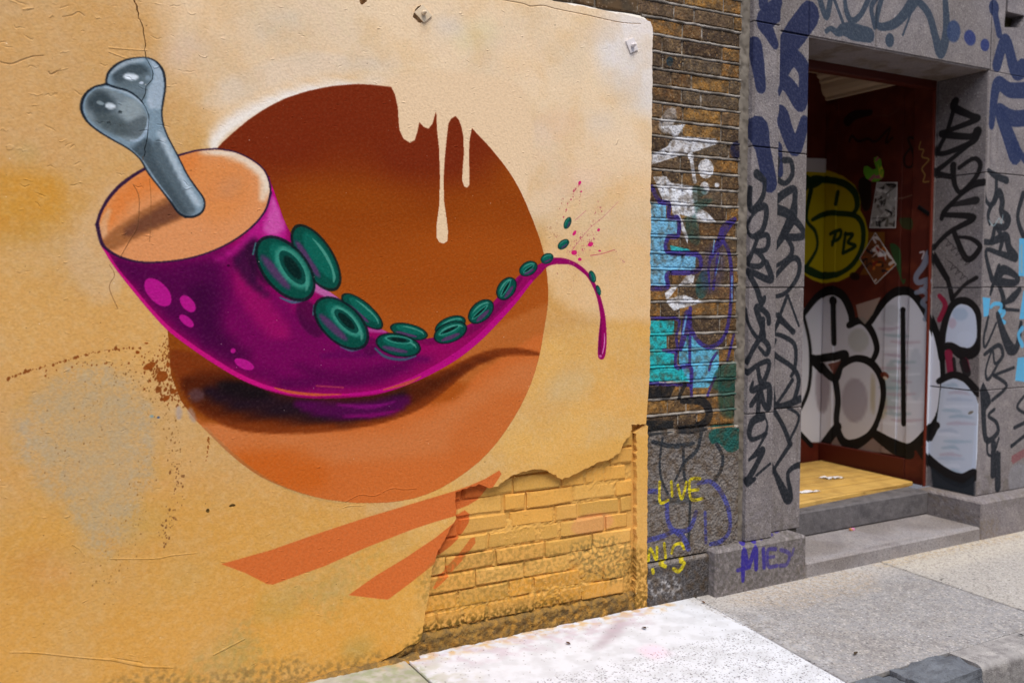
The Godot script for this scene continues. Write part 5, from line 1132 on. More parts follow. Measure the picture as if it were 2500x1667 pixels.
func paint_back_tags(k: Painter) -> void:
	k.poly([4543,2138,4590,2158,4638,2169,4772,2173,4910,2151,5026,2096,5093,2011,5086,1931,5137,1870,5173,1782,5171,1656,5121,1566,5020,1484,4894,1439,4770,1423,4658,1447,4561,1490],"b8a80c",3,0.96,0)
	k.line([4546,2036,4652,2110,4799,2110,4924,2099,5028,2043,5056,1956,5019,1902],[45.3,56.6,38.5,40.8,40.8,36.2,22.7],"12301a",3,0.95)
	k.line([4641,1844,4756,1887,4905,1897,5046,1885,5115,1816,5117,1691,5043,1573,4918,1501,4768,1474,4632,1507,4560,1533],[23.3,37.3,35.0,32.6,35.0,32.6,32.6,30.3,46.6,58.3,46.6],"12301a",3,0.95)
	k.line([4624,2040,4589,1851,4674,1767,4689,1655,4584,1524],[44.2,26.5,28.7,24.3,28.7],"12301a",3,0.95)
	k.line([4866,2040,4847,1954],[24.7],"12301a",3,0.95)
	k.line([4579,2123,4641,2084,4725,2114],[32.9,65.7,43.8],"12301a",3,0.95)
	k.line([4803,1754,4896,1787,4891,1734,4823,1702],[21.6],"12301a",2,0.95)
	k.line([4853,1764,4824,1680],[21.4],"12301a",2,0.95)
	k.line([4947,1767,4926,1634],[21.7],"12301a",2,0.95)
	k.line([4941,1758,5018,1760,4975,1705,5046,1680,4926,1629],[21.8],"12301a",2,0.95)
	k.poly([4529,422,4508,1222,4674,1315,4771,1376,4883,1385,4974,1313,5030,1187,5135,1177,5201,1166,5317,1293,5478,1375,5646,1365,5794,1251,5919,1076,5985,910,6012,656,5963,406,5835,289,5691,243,5492,274,5282,371,5190,332,5058,325,4927,390,4862,413,4776,348,4677,357],"d2d6e4",3,0.97,0)
	k.poly([4862,413,4967,332,5217,321,5324,349,5678,225,5680,167,5193,249,4853,315],"8a8484",10,0.8,0)
	k.poly([5207,608,5192,530,5145,476,5080,460,5014,486,4965,546,4945,624,4960,699,5005,753,5070,771,5136,747,5186,687],"9a94a4",24,0.7,1)
	k.poly([5532,682,5524,588,5496,521,5456,499,5413,527,5380,597,5366,691,5373,784,5401,850,5441,874,5484,847,5517,777],"a2b4bc",24,0.7,1)
	k.poly([4828,720,4822,631,4801,567,4770,545,4739,571,4714,638,4703,727,4709,815,4730,878,4760,901,4792,876,4817,810],"8e8490",24,0.7,1)
	k.poly([5815,763,5807,667,5778,599,5735,575,5691,604,5657,675,5642,771,5649,865,5678,934,5720,958,5764,931,5799,860],"b4bccc",24,0.7,1)
	k.poly([5206,1029,5193,989,5155,960,5103,951,5050,963,5011,994,4996,1035,5009,1075,5046,1104,5097,1114,5150,1102,5190,1071],"b0b4b4",24,0.7,1)
	k.poly([5540,1198,5527,1160,5487,1134,5432,1125,5377,1136,5336,1164,5320,1201,5333,1237,5372,1264,5426,1273,5482,1263,5524,1235],"b8bcc8",24,0.7,1)
	k.poly([5286,649,5285,575,5277,521,5264,502,5250,523,5238,578,5232,652,5233,726,5241,779,5254,798,5268,778,5280,723],"b0a890",24,0.7,1)
	k.poly([5412,548,5408,506,5394,477,5374,467,5353,479,5337,511,5330,554,5334,595,5348,625,5368,635,5389,623,5405,591],"aca48c",24,0.7,1)
	k.line([5296,1110,5419,1099,5516,1110],[7.3,24.4,12.2],"a086a0",12,0.45)
	k.line([5362,1062,5486,1051,5642,1048],[7.4,24.6,12.3],"7c9ca8",12,0.45)
	k.line([5428,1014,5553,1003,5770,1002],[7.4,24.8,12.4],"b094a8",12,0.45)
	k.line([5303,971,5426,960,5697,961],[7.3,24.4,12.2],"e4e8f4",12,0.45)
	k.line([5368,923,5493,911,5597,905],[7.4,24.6,12.3],"a086a0",12,0.45)
	k.line([5435,874,5560,861,5724,858],[7.5,24.8,12.4],"7c9ca8",12,0.45)
	k.line([5309,833,5432,820,5651,818],[7.4,24.5,12.3],"b094a8",12,0.45)
	k.line([5375,784,5499,770,5779,769],[7.4,24.7,12.4],"e4e8f4",12,0.45)
	k.line([5441,734,5567,720,5678,714],[7.5,24.9,12.5],"a086a0",12,0.45)
	k.line([5315,694,5439,680,5606,675],[7.4,24.6,12.3],"7c9ca8",12,0.45)
	k.line([5381,644,5506,629,5733,625],[7.4,24.8,12.4],"b094a8",12,0.45)
	k.line([5448,593,5574,578,5864,557],[7.5,25.0,12.5],"e4e8f4",12,0.45)
	k.line([5322,554,5446,539,5560,533],[7.4,24.7,12.3],"a086a0",12,0.45)
	k.line([5388,503,5513,487,5687,482],[7.5,24.9,12.4],"7c9ca8",12,0.45)
	k.line([5454,452,5581,435,5817,430],[7.5,25.1,12.5],"b094a8",12,0.45)
	k.line([5327,441,5451,425,5742,402],[7.4,24.7,12.4],"e4e8f4",12,0.45)
	k.line([4580,1212,4647,993,4642,730,4538,552],[26.9,29.1,31.4,33.6],"0b0b0c",2.5,0.97)
	k.line([4568,1212,4698,1333,4821,1376,4935,1340,5016,1232,5031,1151],[41.3,52.8,57.4,52.8,52.8,45.9],"0b0b0c",2.5,0.97)
	k.line([4999,1139,5122,1170,5230,1093,5288,972,5251,891],[42.9,47.7,47.7,42.9,35.8],"0b0b0c",2.5,0.97)
	k.line([4673,922,4822,923,4973,939,4925,858,4866,776,4673,917],[46.2,50.8,50.8,46.2,46.2,69.3],"0b0b0c",2.5,0.97)
	k.line([4876,780,4912,850,5065,907,5224,873,5336,767,5369,616,5307,444,5216,349,5059,304,4953,352,4898,482,4909,626,4879,771],[53.5,46.2,43.8,53.5,51.1,41.4,36.5,48.7,73.0,60.8,48.7,48.7,53.5],"0b0b0c",2.5,0.97)
	k.line([4777,321,4915,445],[34.9,58.1],"0b0b0c",2.5,0.97)
	k.line([4553,437,4677,334],[29.5,34.0],"0b0b0c",2.5,0.97)
	k.line([5215,1157,5344,1292,5492,1367,5661,1356,5810,1232,5935,1047,5999,871],[44.9,54.8,62.3,57.3,49.9,49.9,49.9],"0b0b0c",2.5,0.97)
	k.line([5999,871,6013,695,5978,463,5892,333,5692,233,5492,274,5296,370],[41.6,36.4,33.8,78.0,65.0,78.0,52.0],"0b0b0c",2.5,0.97)
	k.line([5553,1235,5592,413],[45.2,37.7],"0b0b0c",2.5,0.97)
	k.line([4842,1305,4859,1022],[57.2,38.9],"0b0b0c",2.5,0.97)
	k.line([5269,363,5493,241,5679,196],[37.4,74.8,87.3],"0b0b0c",2.5,0.97)
	k.poly([4804,877,4936,901,4866,803],"6a3a30",3,0.9,0)
	k.poly([5180,1782,5339,1787,5343,1678,5203,1485,5098,1484,5173,1584],"8a5a14",4,0.8,0)

func paint_pavement(g: Painter) -> void:
	g.poly([1938,-247,2193,-46,2160,-148,1950,-271],"8a7680",40,0.45,1)
	g.poly([2141,-434,2117,-451,2093,-453,2073,-439,2064,-414,2068,-383,2084,-355,2108,-338,2133,-335,2154,-349,2162,-376,2158,-407],"e4b8d0",70,0.5,1)
	g.cloud([1240,40,2420,40,2420,-40,2000,-50,1600,-60,1250,-50],49,.08,"c09a66",.8)
	g.cloud([1300,0,2300,0,2200,-160,1500,-150],50,.06,"b4a2b0",.5)
	g.cloud([1000,-40,1250,-40,1250,-400,1050,-400],51,.12,"7c8a60",.45)
	g.poly([2680,40,3850,40,3830,-160,3300,-260,2700,-200],"aca7a3",160,.8,1)
	g.poly([3845,60,5200,60,5200,-960,3795,-960],"aaa59f",3,.75,0)
	g.poly([3845,60,5200,60,5200,-300,3830,-300],"b8b0a4",140,.7,0)
	g.cloud([2800,-50,3600,-50,3500,-300,2900,-300],54,.16,"a08a70",.5)
	g.cloud([3850,-20,4900,-20,4800,-110,3900,-130],55,.16,"a4885f",.55)

# ---------------------------------------------------------------- scene
func _ready() -> void:
	rng.seed = 4
	var cam := Camera3D.new()
	cam.name = "camera"
	add_child(cam)
	cam.position = Vector3(0, 1.40, 3.10)
	cam.rotation_degrees = Vector3(-3.4466, -28.8546, 0)
	cam.fov = 41.4998
	cam.far = 200.0
	cam.near = 0.05
	cam.current = true
	var lens := CameraAttributesPhysical.new()
	lens.frustum_focal_length = 31.68
	lens.frustum_focus_distance = 3.5
	lens.frustum_near = 0.05
	lens.frustum_far = 200.0
	lens.exposure_aperture = 1.8
	cam.attributes = lens
	var env := Environment.new()
	env.background_mode = Environment.BG_SKY
	var sky := Sky.new()
	var sm := ProceduralSkyMaterial.new()
	sm.sky_top_color = Color(0.80, 0.84, 0.92)
	sm.sky_horizon_color = Color(0.72, 0.74, 0.78)
	sm.sky_curve = 0.25
	sm.ground_bottom_color = Color(0.25, 0.24, 0.23)
	sm.ground_horizon_color = Color(0.4, 0.4, 0.4)
	sm.sun_angle_max = 1.0
	sky.sky_material = sm
	env.sky = sky
	env.tonemap_mode = Environment.TONE_MAPPER_LINEAR
	env.tonemap_exposure = 2.72
	env.sdfgi_enabled = true
	env.ssao_enabled = true
	env.ssil_enabled = true
	var we := WorldEnvironment.new()
	we.name = "environment"
	we.environment = env
	add_child(we)
	var sun := DirectionalLight3D.new()
	sun.name = "sun"
	sun.rotation_degrees = Vector3(-62, -14, 0)
	sun.light_energy = 0.4
	sun.light_angular_distance = 30.0
	sun.light_color = Color(1.0, 0.97, 0.93)
	sun.shadow_enabled = true
	add_child(sun)

	build_ground()
	build_facade_opposite()
	build_painted_wall()
	build_brick_pier()
	build_doorway()
	build_lobby()
	build_small_things()

func build_ground() -> void:
	var g := Painter.new(-0.1, 5.2, -1.3, 0.06, 380.0, "8a898c")
	g.mottle(42, 0.03, "7a7675", 0.5)
	g.mottle(43, 0.12, "a8a4a0", 0.5)
	# white paint on the slab below the broken corner, worn at its edges
	g.poly([1255, 20, 2675, 20, 2545, -960, 1265, -960], "cacdd6", 2, 1.0, 0)
	g.mottle_in([1255, 20, 2675, 20, 2545, -960, 1265, -960], 41, 0.05, "b2b4ba", 0.5)
	g.poly([-100, 60, 1253, 60, 1262, -960, -100, -960], "9a988e", 2, 1.0, 0)
	g.mottle_in([-100, 60, 1253, 60, 1262, -960, -100, -960], 48, 0.06, "b0aea6", 0.7)
	paint_pavement(g)
	var px := func(x: float, z: float) -> Vector2i: return Vector2i(int((x + 0.1) * 380), int((0.06 + z) * 380))
	var a: Vector2i = px.call(1.26, 0.0)
	var b: Vector2i = px.call(2.6, 0.95)
	g.specks(5000, ["2c2a2e", "504a50", "8a8288"], 44, 0.8, 2, Rect2i(Vector2i(a.x, int(a.y + (b.y - a.y) * 0.42)), Vector2i(b.x - a.x, int((b.y - a.y) * 0.58))))
	g.specks(900, ["3a3638", "706a6a"], 45, 0.7, 2, Rect2i(a, b - a))
	a = px.call(2.6, 0.0)
	b = px.call(5.2, 0.95)
	g.specks(60000, ["585456", "c4c0be", "7c7674", "a8a098"], 46, 0.6, 3, Rect2i(a, b - a))
	g.specks(700, ["eceaf0", "2e2a28"], 47, 0.9, 2, Rect2i(a, b - a))
	var gm := mat(g.texture(), 0.92, ImageTexture.create_from_image(grain(1000, 258, 60, 0.35, 0.05, 0.4)), 0.25)
	var pav := structure("pavement")
	var joints := [[-2.55, -2.55], [-1.30, -1.30], [-0.02, -0.02], [1.248, 1.262], [2.662, 2.550], [3.842, 3.79], [5.10, 5.06], [6.4, 6.4]]
	for i in joints.size() - 1:
		var l: Array = joints[i]
		var r: Array = joints[i + 1]
		var st := begin()
		var p := PackedVector2Array([Vector2(l[0] + 0.004, -0.02), Vector2(r[0] - 0.004, -0.02), Vector2(r[1] - 0.004, 0.94), Vector2(l[1] + 0.004, 0.94)])
		var dx := 0.0
		if i < 2: dx = 3.9
		elif i == 6: dx = -1.2
		var off := dx
		slab_poly(st, p, rng.randf_range(-0.003, 0.003) if i != 3 else 0.0, -0.08, 0.004, func(v: Vector3) -> Vector2: return g.uv(v.x + off, -v.z + v.y * 0.8))
		st.generate_tangents()
		obj("slab", st.commit(), gm, pav)
	block("bedding", Vector3(-2.55, -0.4, -0.3), Vector3(6.4, -0.02, 0.94), 0.001, map_box(0.6), plain("4a443c", 0.95), pav)
	# kerb
	var kp := Painter.new(0, 1, 0, 1, 640.0, "8f8c8c")
	kp.mottle(51, 0.03, "b4b0ae", 0.6)
	kp.mottle(52, 0.08, "6c686a", 0.5)
	kp.specks(22000, ["5a585a", "c8c6c6", "908a84", "3c3a3c"], 53, 0.7, 2)
	var kt := kp.texture()
	var kh := ImageTexture.create_from_image(grain(640, 640, 62, 0.3, 0.06, 0.5))
	M.kerb = solid(kt, 0.85, kh, 0.3)
	var bluestone := solid(kt, 0.7, kh, 0.6)
	bluestone.albedo_color = Color("a9b4c2")
	var kerb := structure("kerb")
	for q in [[-2.4, -1.5], [-1.49, -0.55], [-0.54, 0.4], [0.41, 1.32], [1.33, 2.3], [3.10, 4.05], [4.06, 5.0], [5.01, 6.1]]:
		var st := begin()
		var zf := 1.085 + rng.randf_range(-0.004, 0.004)
		var n := 7
		var prof := [Vector2(0.946, -0.25), Vector2(0.946, -0.006), Vector2(0.952, 0.0)]
		for e in n: prof.append(Vector2(zf - 0.028, -0.026) + Vector2(sin(e * PI / 2 / (n - 1)), cos(e * PI / 2 / (n - 1))) * Vector2(0.028, 0.026))
		prof.append(Vector2(zf, -0.25))
		var fm := map_box(0.5, Vector2(q[0] * 0.37, 0))
		for i in prof.size() - 1:
			var m0: Vector2 = prof[i]
			var m1: Vector2 = prof[i + 1]
			quad(st, Vector3(q[0], m0.y, m0.x), Vector3(q[1], m0.y, m0.x), Vector3(q[1], m1.y, m1.x), Vector3(q[0], m1.y, m1.x), Vector3(0, m0.y + m1.y + 0.4, (m0.x + m1.x) * 0.5 - 1.0), fm)
		for e in 2:
			for i in prof.size() - 2: tri(st, Vector3(q[e], prof[0].y, prof[0].x), Vector3(q[e], prof[i + 1].y, prof[i + 1].x), Vector3(q[e], prof[i + 2].y, prof[i + 2].x), Vector3(e * 2 - 1, 0, 0), fm)
		obj("kerb_stone", st.commit(), M.kerb, kerb)
	var sett := obj("granite_sett", rock_mesh(Vector3(2.922, -0.068, 1.028), Vector3(0.168, 0.074, 0.084), 0.020, 5, map_box(0.7), 0.05), bluestone, kerb)
	sett.set_meta("label", "broken blue-grey granite sett set in the kerb line")
	obj("granite_sett", rock_mesh(Vector3(2.585, -0.072, 1.035), Vector3(0.160, 0.074, 0.088), 0.022, 9, map_box(0.7, Vector2(0.3, 0.2)), -0.08), bluestone, kerb)
	obj("granite_sett", rock_mesh(Vector3(2.36, -0.085, 1.03), Vector3(0.055, 0.085, 0.082), 0.016, 12, map_box(0.7, Vector2(0.6, 0.2)), 0.1), bluestone, kerb)
	# road
	var rp := Painter.new(0, 2, 0, 2, 400.0, "5c5a5c")
	rp.mottle(54, 0.04, "6e6a68", 0.6)
	rp.specks(60000, ["3a3a3c", "8a8684", "6a6462"], 55, 0.7, 2)
	var rm := mat(rp.texture(), 0.95, ImageTexture.create_from_image(grain(800, 800, 64, 0.4, 0.08, 0.4)), 0.5)
	var road := structure("road")
	var st := begin()
	quad(st, Vector3(-60, -0.11, 1.0), Vector3(60, -0.11, 1.0), Vector3(60, -0.11, 60), Vector3(-60, -0.11, 60), Vector3.UP, func(v: Vector3) -> Vector2: return Vector2(v.x, v.z) * 0.5)
	st.generate_tangents()
	obj("asphalt", st.commit(), rm, road)
	var far := begin()
	quad(far, Vector3(-60, -0.42, -60), Vector3(60, -0.42, -60), Vector3(60, -0.42, 1.2), Vector3(-60, -0.42, 1.2), Vector3.UP, func(v: Vector3) -> Vector2: return Vector2(v.x, v.z) * 0.5)
	obj("subsoil", far.commit(), rm, road)

func build_facade_opposite() -> void:
	# the other side of the street, behind the viewer; it keeps the low sky off the wall and out of the lobby
	var up := thing("upper_storeys", "brown brick upper storeys rising above the mural wall and doorway", "building", Vector3(1.5, 3.1, -0.1))
	var upper := plain("5c4c40", 0.9)
	var pane := plain("20242a", 0.1, 0.5)
	for q in [[3.1, 4.1], [5.7, 6.9], [8.5, 9.4]]: block("wall_band", Vector3(-9, q[0], -0.5), Vector3(12, q[1], -0.1), 0.005, map_box(0.5), upper, up)
	for q in [[4.1, 5.7], [6.9, 8.5]]:
		for i in 9: block("wall_pier", Vector3(-9 + i * 2.5, q[0], -0.5), Vector3(-9 + i * 2.5 + 1.4, q[1], -0.1), 0.005, map_box(0.5), upper, up)
		for i in 8: block("window", Vector3(-7.6 + i * 2.5, q[0], -0.34), Vector3(-6.5 + i * 2.5, q[1], -0.30), 0.002, map_box(0.5), pane, up)
	var b := thing("brick_building", "dark brick building across the street behind the viewer", "building", Vector3(0, 0, 7.6))
	var brown := plain("5a4a40", 0.9)
	var glass := plain("20242a", 0.1, 0.5)
	var trim := plain("8a8680", 0.8)
	for q in [[-0.11, 1.0], [2.6, 3.6], [5.2, 6.6]]: block("wall_band", Vector3(-14, q[0], 7.6), Vector3(16, q[1], 8.0), 0.005, map_box(0.5), brown, b)
	for q in [[1.0, 2.6], [3.6, 5.2]]:
		for i in 11: block("wall_pier", Vector3(-14 + i * 2.9, q[0], 7.6), Vector3(-14 + i * 2.9 + 1.0, q[1], 8.0), 0.005, map_box(0.5), brown, b)
		for i in 10:
			var x := -13.0 + i * 2.9
			var w := block("window", Vector3(x, q[0] + 0.06, 7.78), Vector3(x + 1.9, q[1], 7.82), 0.002, map_box(0.5), glass, b)
			var sill := begin()
			box(sill, Vector3(x, q[0], 7.55), Vector3(x + 1.9, q[0] + 0.06, 7.8), 0.005, map_box(0.5))
			var so := MeshInstance3D.new()
			so.name = "sill"
			so.mesh = sill.commit()
			so.material_override = trim
			w.add_child(so, true)

func build_painted_wall() -> void:
	var m := Painter.new(-0.6, 2.42, -0.06, 2.74, 678.0, "d2a262")
	paint_mural(m)
	# relief of the render: trowelled grain, runs, ridges, chips
	var w := m.size.x
	var h := m.size.y
	var hp := Painter.new(-0.6, 2.42, -0.06, 2.74, 678.0, "808080")
	hp.img = grain(w, h, 80, 0.14, 0.03, 0.30)
	var veil := Image.create(w, h, false, Image.FORMAT_RGBA8)
	veil.fill(Color(0.5, 0.5, 0.5, 0.75))
	hp.img.blend_rect(veil, Rect2i(0, 0, w, h), Vector2i.ZERO)
	relief(hp)
	M.mural = mat(m.texture(), 0.9, ImageTexture.create_from_image(hp.img), 0.44, 0.16)
	var f := func(v: Vector3) -> Vector2:
		var x := v.x if v.x > -0.6 else -1.2 - v.x
		return m.uv(clampf(x, -0.599, 2.419), v.y + v.z * 0.5)
	var wall := thing("painted_wall", "ochre rendered wall with a sprayed mural of a purple tentacle and grey bone", "wall", Vector3(1.0, 0, 0))
	# outline of the render coat, with its broken corner
	var broken := mm([2369,811,2292,816,2291,782,2251,735,2229,698,2177,675,2106,663,2036,640,1987,624,1943,615,1900,637,1862,662,1806,669,1750,661,1705,653,1676,638,1659,624,1633,616,1606,615,1571,632,1536,631,1493,624,1461,616,1459,569,1461,514,1437,471,1407,428,1382,385,1365,341,1355,288,1344,220,1335,167,1322,115,1314,61,1297,54,1248,44,1200,27,1152,16,1059,-1,1013,-16,953,-18,794,-18])
	broken = ragged(broken, 0.011, 0.0022, 3)
	var outline := PackedVector2Array([Vector2(-1.4, 2.535), Vector2(1.2, 2.532), Vector2(1.9, 2.528), Vector2(2.33, 2.523), Vector2(2.372, 2.512), Vector2(2.384, 2.49), Vector2(2.386, 2.2), Vector2(2.383, 1.8), Vector2(2.3865, 1.3), Vector2(2.384, 1.0)])
	outline = ragged(outline, 0.018, 0.0016, 5)
	outline.append_array(broken)
	outline.append_array(PackedVector2Array([Vector2(0.3, 0.02), Vector2(-1.4, 0.015)]))
	# the long crack through the bone, an open gap in the render
	var path := mm([350,2321,354,2295,358,2285,362,2272,365,2261,366,2248,375,2233,380,2218,379,2203,382,2179,384,2166,382,2152,384,2137,385,2124,395,2104,401,2090,406,2077,401,2060,392,2047,383,2035,381,2021,379,2011,370,1986,381,1968,389,1946,390,1930,386,1905,383,1874,373,1837,376,1828,371,1814])
	path[0].y = 2.6
	path = ragged(path, 0.014, 0.0012, 8)
	var crack := PackedVector2Array()
	var back := PackedVector2Array()
	for i in path.size():
		var t := float(i) / (path.size() - 1)
		var half := lerpf(0.0034, 0.0012, minf(1.0, t * 1.5)) * rng.randf_range(0.6, 1.3)
		crack.append(path[i] + Vector2(half, 0))
		back.append(path[i] - Vector2(half, 0))
	back.reverse()
	crack.append_array(back)
	# knocked-out hollows round two fixings; the sheet is cut there so that the hollows are open
	var cuts := [-0.6, 1.104, 1.318]
	var hollows := [mm([1092,2424,1125,2425,1123,2411,1113,2403,1106,2395,1098,2396,1094,2405]), mm([1300,2394,1305,2407,1315,2420,1327,2427,1343,2418,1343,2393,1338,2372,1327,2363,1317,2364,1308,2373,1295,2380])]
	var st := begin()
	for c in 4:
		var x0: float = -2.0 if c == 0 else cuts[c - 1]
		var x1: float = 3.0 if c == 3 else cuts[c]
		for piece in Geometry2D.intersect_polygons(outline, PackedVector2Array([Vector2(x0, -1), Vector2(x1, -1), Vector2(x1, 4), Vector2(x0, 4)])):
			var parts := [piece]
			for cutter in [crack, hollows[0], hollows[1]]:
				var next := []
				for q in parts: next.append_array(Geometry2D.clip_polygons(q, cutter))
				parts = next
			for q in parts:
				if Geometry2D.triangulate_polygon(q).size() > 0: face_poly(st, q, 0.0, -0.033, f, cuts)
	st.generate_tangents()
	obj("render_coat", st.commit(), M.mural, wall)
	for q in [[-1.4, -0.6], [-0.6, 2.383]]: block("mortar_bed", Vector3(q[0], 0.0, -0.3), Vector3(q[1], 2.52, -0.0305 if q[0] > -1.0 else -0.034), 0.001, f, M.mural, wall)
	# sloping fillet of mortar on top of the render
	var fillet := plain("c9c2ba", 0.9)
	obj("top_fillet", field(120, 3, func(u: float, v: float) -> Vector3:
		var x := lerpf(-1.4, 2.375, u)
		return Vector3(x, lerpf(2.512, 2.550, v) + 0.003 * sin(u * 91.0) * v, lerpf(-0.008, -0.056, v)), f), fillet, wall)
	# bricks laid bare, each with its own thickness of paint
	var coats := []
	for c in [Color(1, 1, 1), Color(0.97, 0.95, 0.93), Color(1.0, 0.97, 0.92), Color(0.94, 0.94, 0.92)]:
		var cm: StandardMaterial3D = M.mural.duplicate()
		cm.albedo_color = c
		coats.append(cm)
	var y := 0.082
	var row := 0
	while y < 0.80:
		var x: float = 1.20 - [0.03, 0.14, 0.08, 0.19, 0.11][row % 5] - rng.randf() * 0.05
		var k := row % 2
		while x < 2.31:
			var len := 0.214 if rng.randf() < 0.62 else 0.102
			var x1 := minf(x + len + rng.randf_range(-0.012, 0.012), 2.312)
			if x1 - x > 0.03 and x1 > 1.27:
				obj("brick", brick_mesh(x, x1, y + rng.randf_range(-0.002, 0.002), y + 0.0645, -0.0215 + rng.randf_range(-0.004, 0.003), -0.05, 0.0036, f), coats[rng.randi() % 4], wall)
			x = x1 + rng.randf_range(0.007, 0.011)
			k += 1
		y += 0.0708
		row += 1
	var nz := Painter.noise(91, 14.0, 4)
	var nf := Painter.noise(92, 60.0, 3)
	# smeared mortar patch over the bricks
	for q in [[1.98, 2.312, 0.165, 0.315, 0.010], [1.80, 2.12, 0.10, 0.185, 0.007], [1.60, 1.92, 0.655, 0.74, 0.004], [1.62, 2.0, 0.36, 0.48, 0.0036], [2.0, 2.31, 0.50, 0.70, 0.0045], [1.36, 1.75, 0.09, 0.20, 0.0045]]:
		obj("mortar_patch", field(44, 24, func(u: float, v: float) -> Vector3:
			var e := minf(minf(u, 1 - u) * 4.0, minf(v, 1 - v) * 4.0)
			var px := lerpf(q[0], q[1], u)
			var py := lerpf(q[2], q[3], v)
			var bulge: float = clampf(e + nz.get_noise_2d(px, py) * 0.9, -0.6, 1.0)
			return Vector3(px, py, -0.029 + bulge * q[4] + nf.get_noise_2d(px, py) * 0.006), f), M.mural, wall)
	# narrow strip of render left standing at the corner
	var strip := ragged(mm([2312,775,2370,808]), 0.01, 0.001, 1)
	strip.append_array(ragged(PackedVector2Array([Vector2(2.385, 0.80), Vector2(2.386, 0.3), Vector2(2.390, 0.0)]), 0.014, 0.0018, 2))
	strip.append_array(ragged(PackedVector2Array([Vector2(2.322, 0.0), Vector2(2.330, 0.25), Vector2(2.328, 0.5), Vector2(2.324, 0.77)]), 0.012, 0.0028, 3))
	st = begin()
	face_poly(st, strip, -0.007, -0.034, f)
	st.generate_tangents()
	obj("corner_render", st.commit(), M.mural, wall)
	# crumbling footing: bare mortar and dirt under flakes of ochre paint
	var fp := Painter.new(0, 1, 0, 1, 700.0, "8a6a34")
	fp.mottle(181, 0.03, "5c4a30", 0.9)
	fp.mottle(182, 0.07, "c08c3c", 0.75)
	fp.mottle(183, 0.15, "4a4034", 0.6)
	fp.specks(9000, ["3a3026", "b89858", "70583a"], 184, 0.6, 3)
	var dirt := solid(fp.texture(), 0.95, ImageTexture.create_from_image(grain(700, 700, 185, 0.12, 0.04, 0.5)), 0.9)
	obj("footing", field(130, 12, func(u: float, v: float) -> Vector3:
		var px := lerpf(1.06, 2.33, u)
		var top: float = 0.082 + nz.get_noise_2d(px, 3.0) * 0.012
		if px < 1.32: top = lerpf(0.016, top, (px - 1.06) / 0.26)
		var z: float = -0.010 + nz.get_noise_2d(px, v * 0.1) * 0.012 + nf.get_noise_2d(px, v * 0.09) * 0.007
		if v > 0.85: z -= (v - 0.85) * 0.22
		return Vector3(px, lerpf(-0.01, top, v), z), f), dirt, wall)
	obj("mortar_fillet", field(110, 6, func(u: float, v: float) -> Vector3:
		var px := lerpf(0.2, 1.30, u)
		var hgt: float = 0.014 + nz.get_noise_2d(px, 7.0) * 0.012
		return Vector3(px, maxf(-0.004, lerpf(hgt, -0.004, v * v)), -0.02 + v * 0.05 + nf.get_noise_2d(px, v * 0.05) * 0.008), f), dirt, wall)
	# square tie plates held by a bolt
	for q in [[[1300,2397,1333,2429,1370,2394,1338,2365], [1335,2398], "d6c3a8"], [[2244,2416,2283,2435,2307,2389,2269,2370], [2276,2402], "dcd6d8"]]:
		var pm := plain(q[2], 0.6)
		st = begin()
		face_poly(st, mm(q[0]), 0.006, 0.0008, f)
		var plate := obj("tie_plate", st.commit(), pm, wall)
		var bc: Vector2 = mm(q[1])[0]
		st = begin()
		var prev := []
		for ring in [[0.0085, 0.009], [0.0085, 0.017], [0.0062, 0.020], [0.0058, 0.028], [0.003, 0.031], [0.0001, 0.0315]]:
			var cur := []
			for e in 12: cur.append(Vector3(bc.x + cos(e * TAU / 12) * ring[0], bc.y + sin(e * TAU / 12) * ring[0], ring[1]))
			if prev.size():
				for e in 12: quad(st, prev[e], prev[(e + 1) % 12], cur[(e + 1) % 12], cur[e], Vector3(cos(e * TAU / 12), sin(e * TAU / 12), 0.4), f)
			prev = cur
		var bolt := MeshInstance3D.new()
		bolt.name = "bolt"
		bolt.mesh = st.commit()
		bolt.material_override = pm
		plate.add_child(bolt, true)

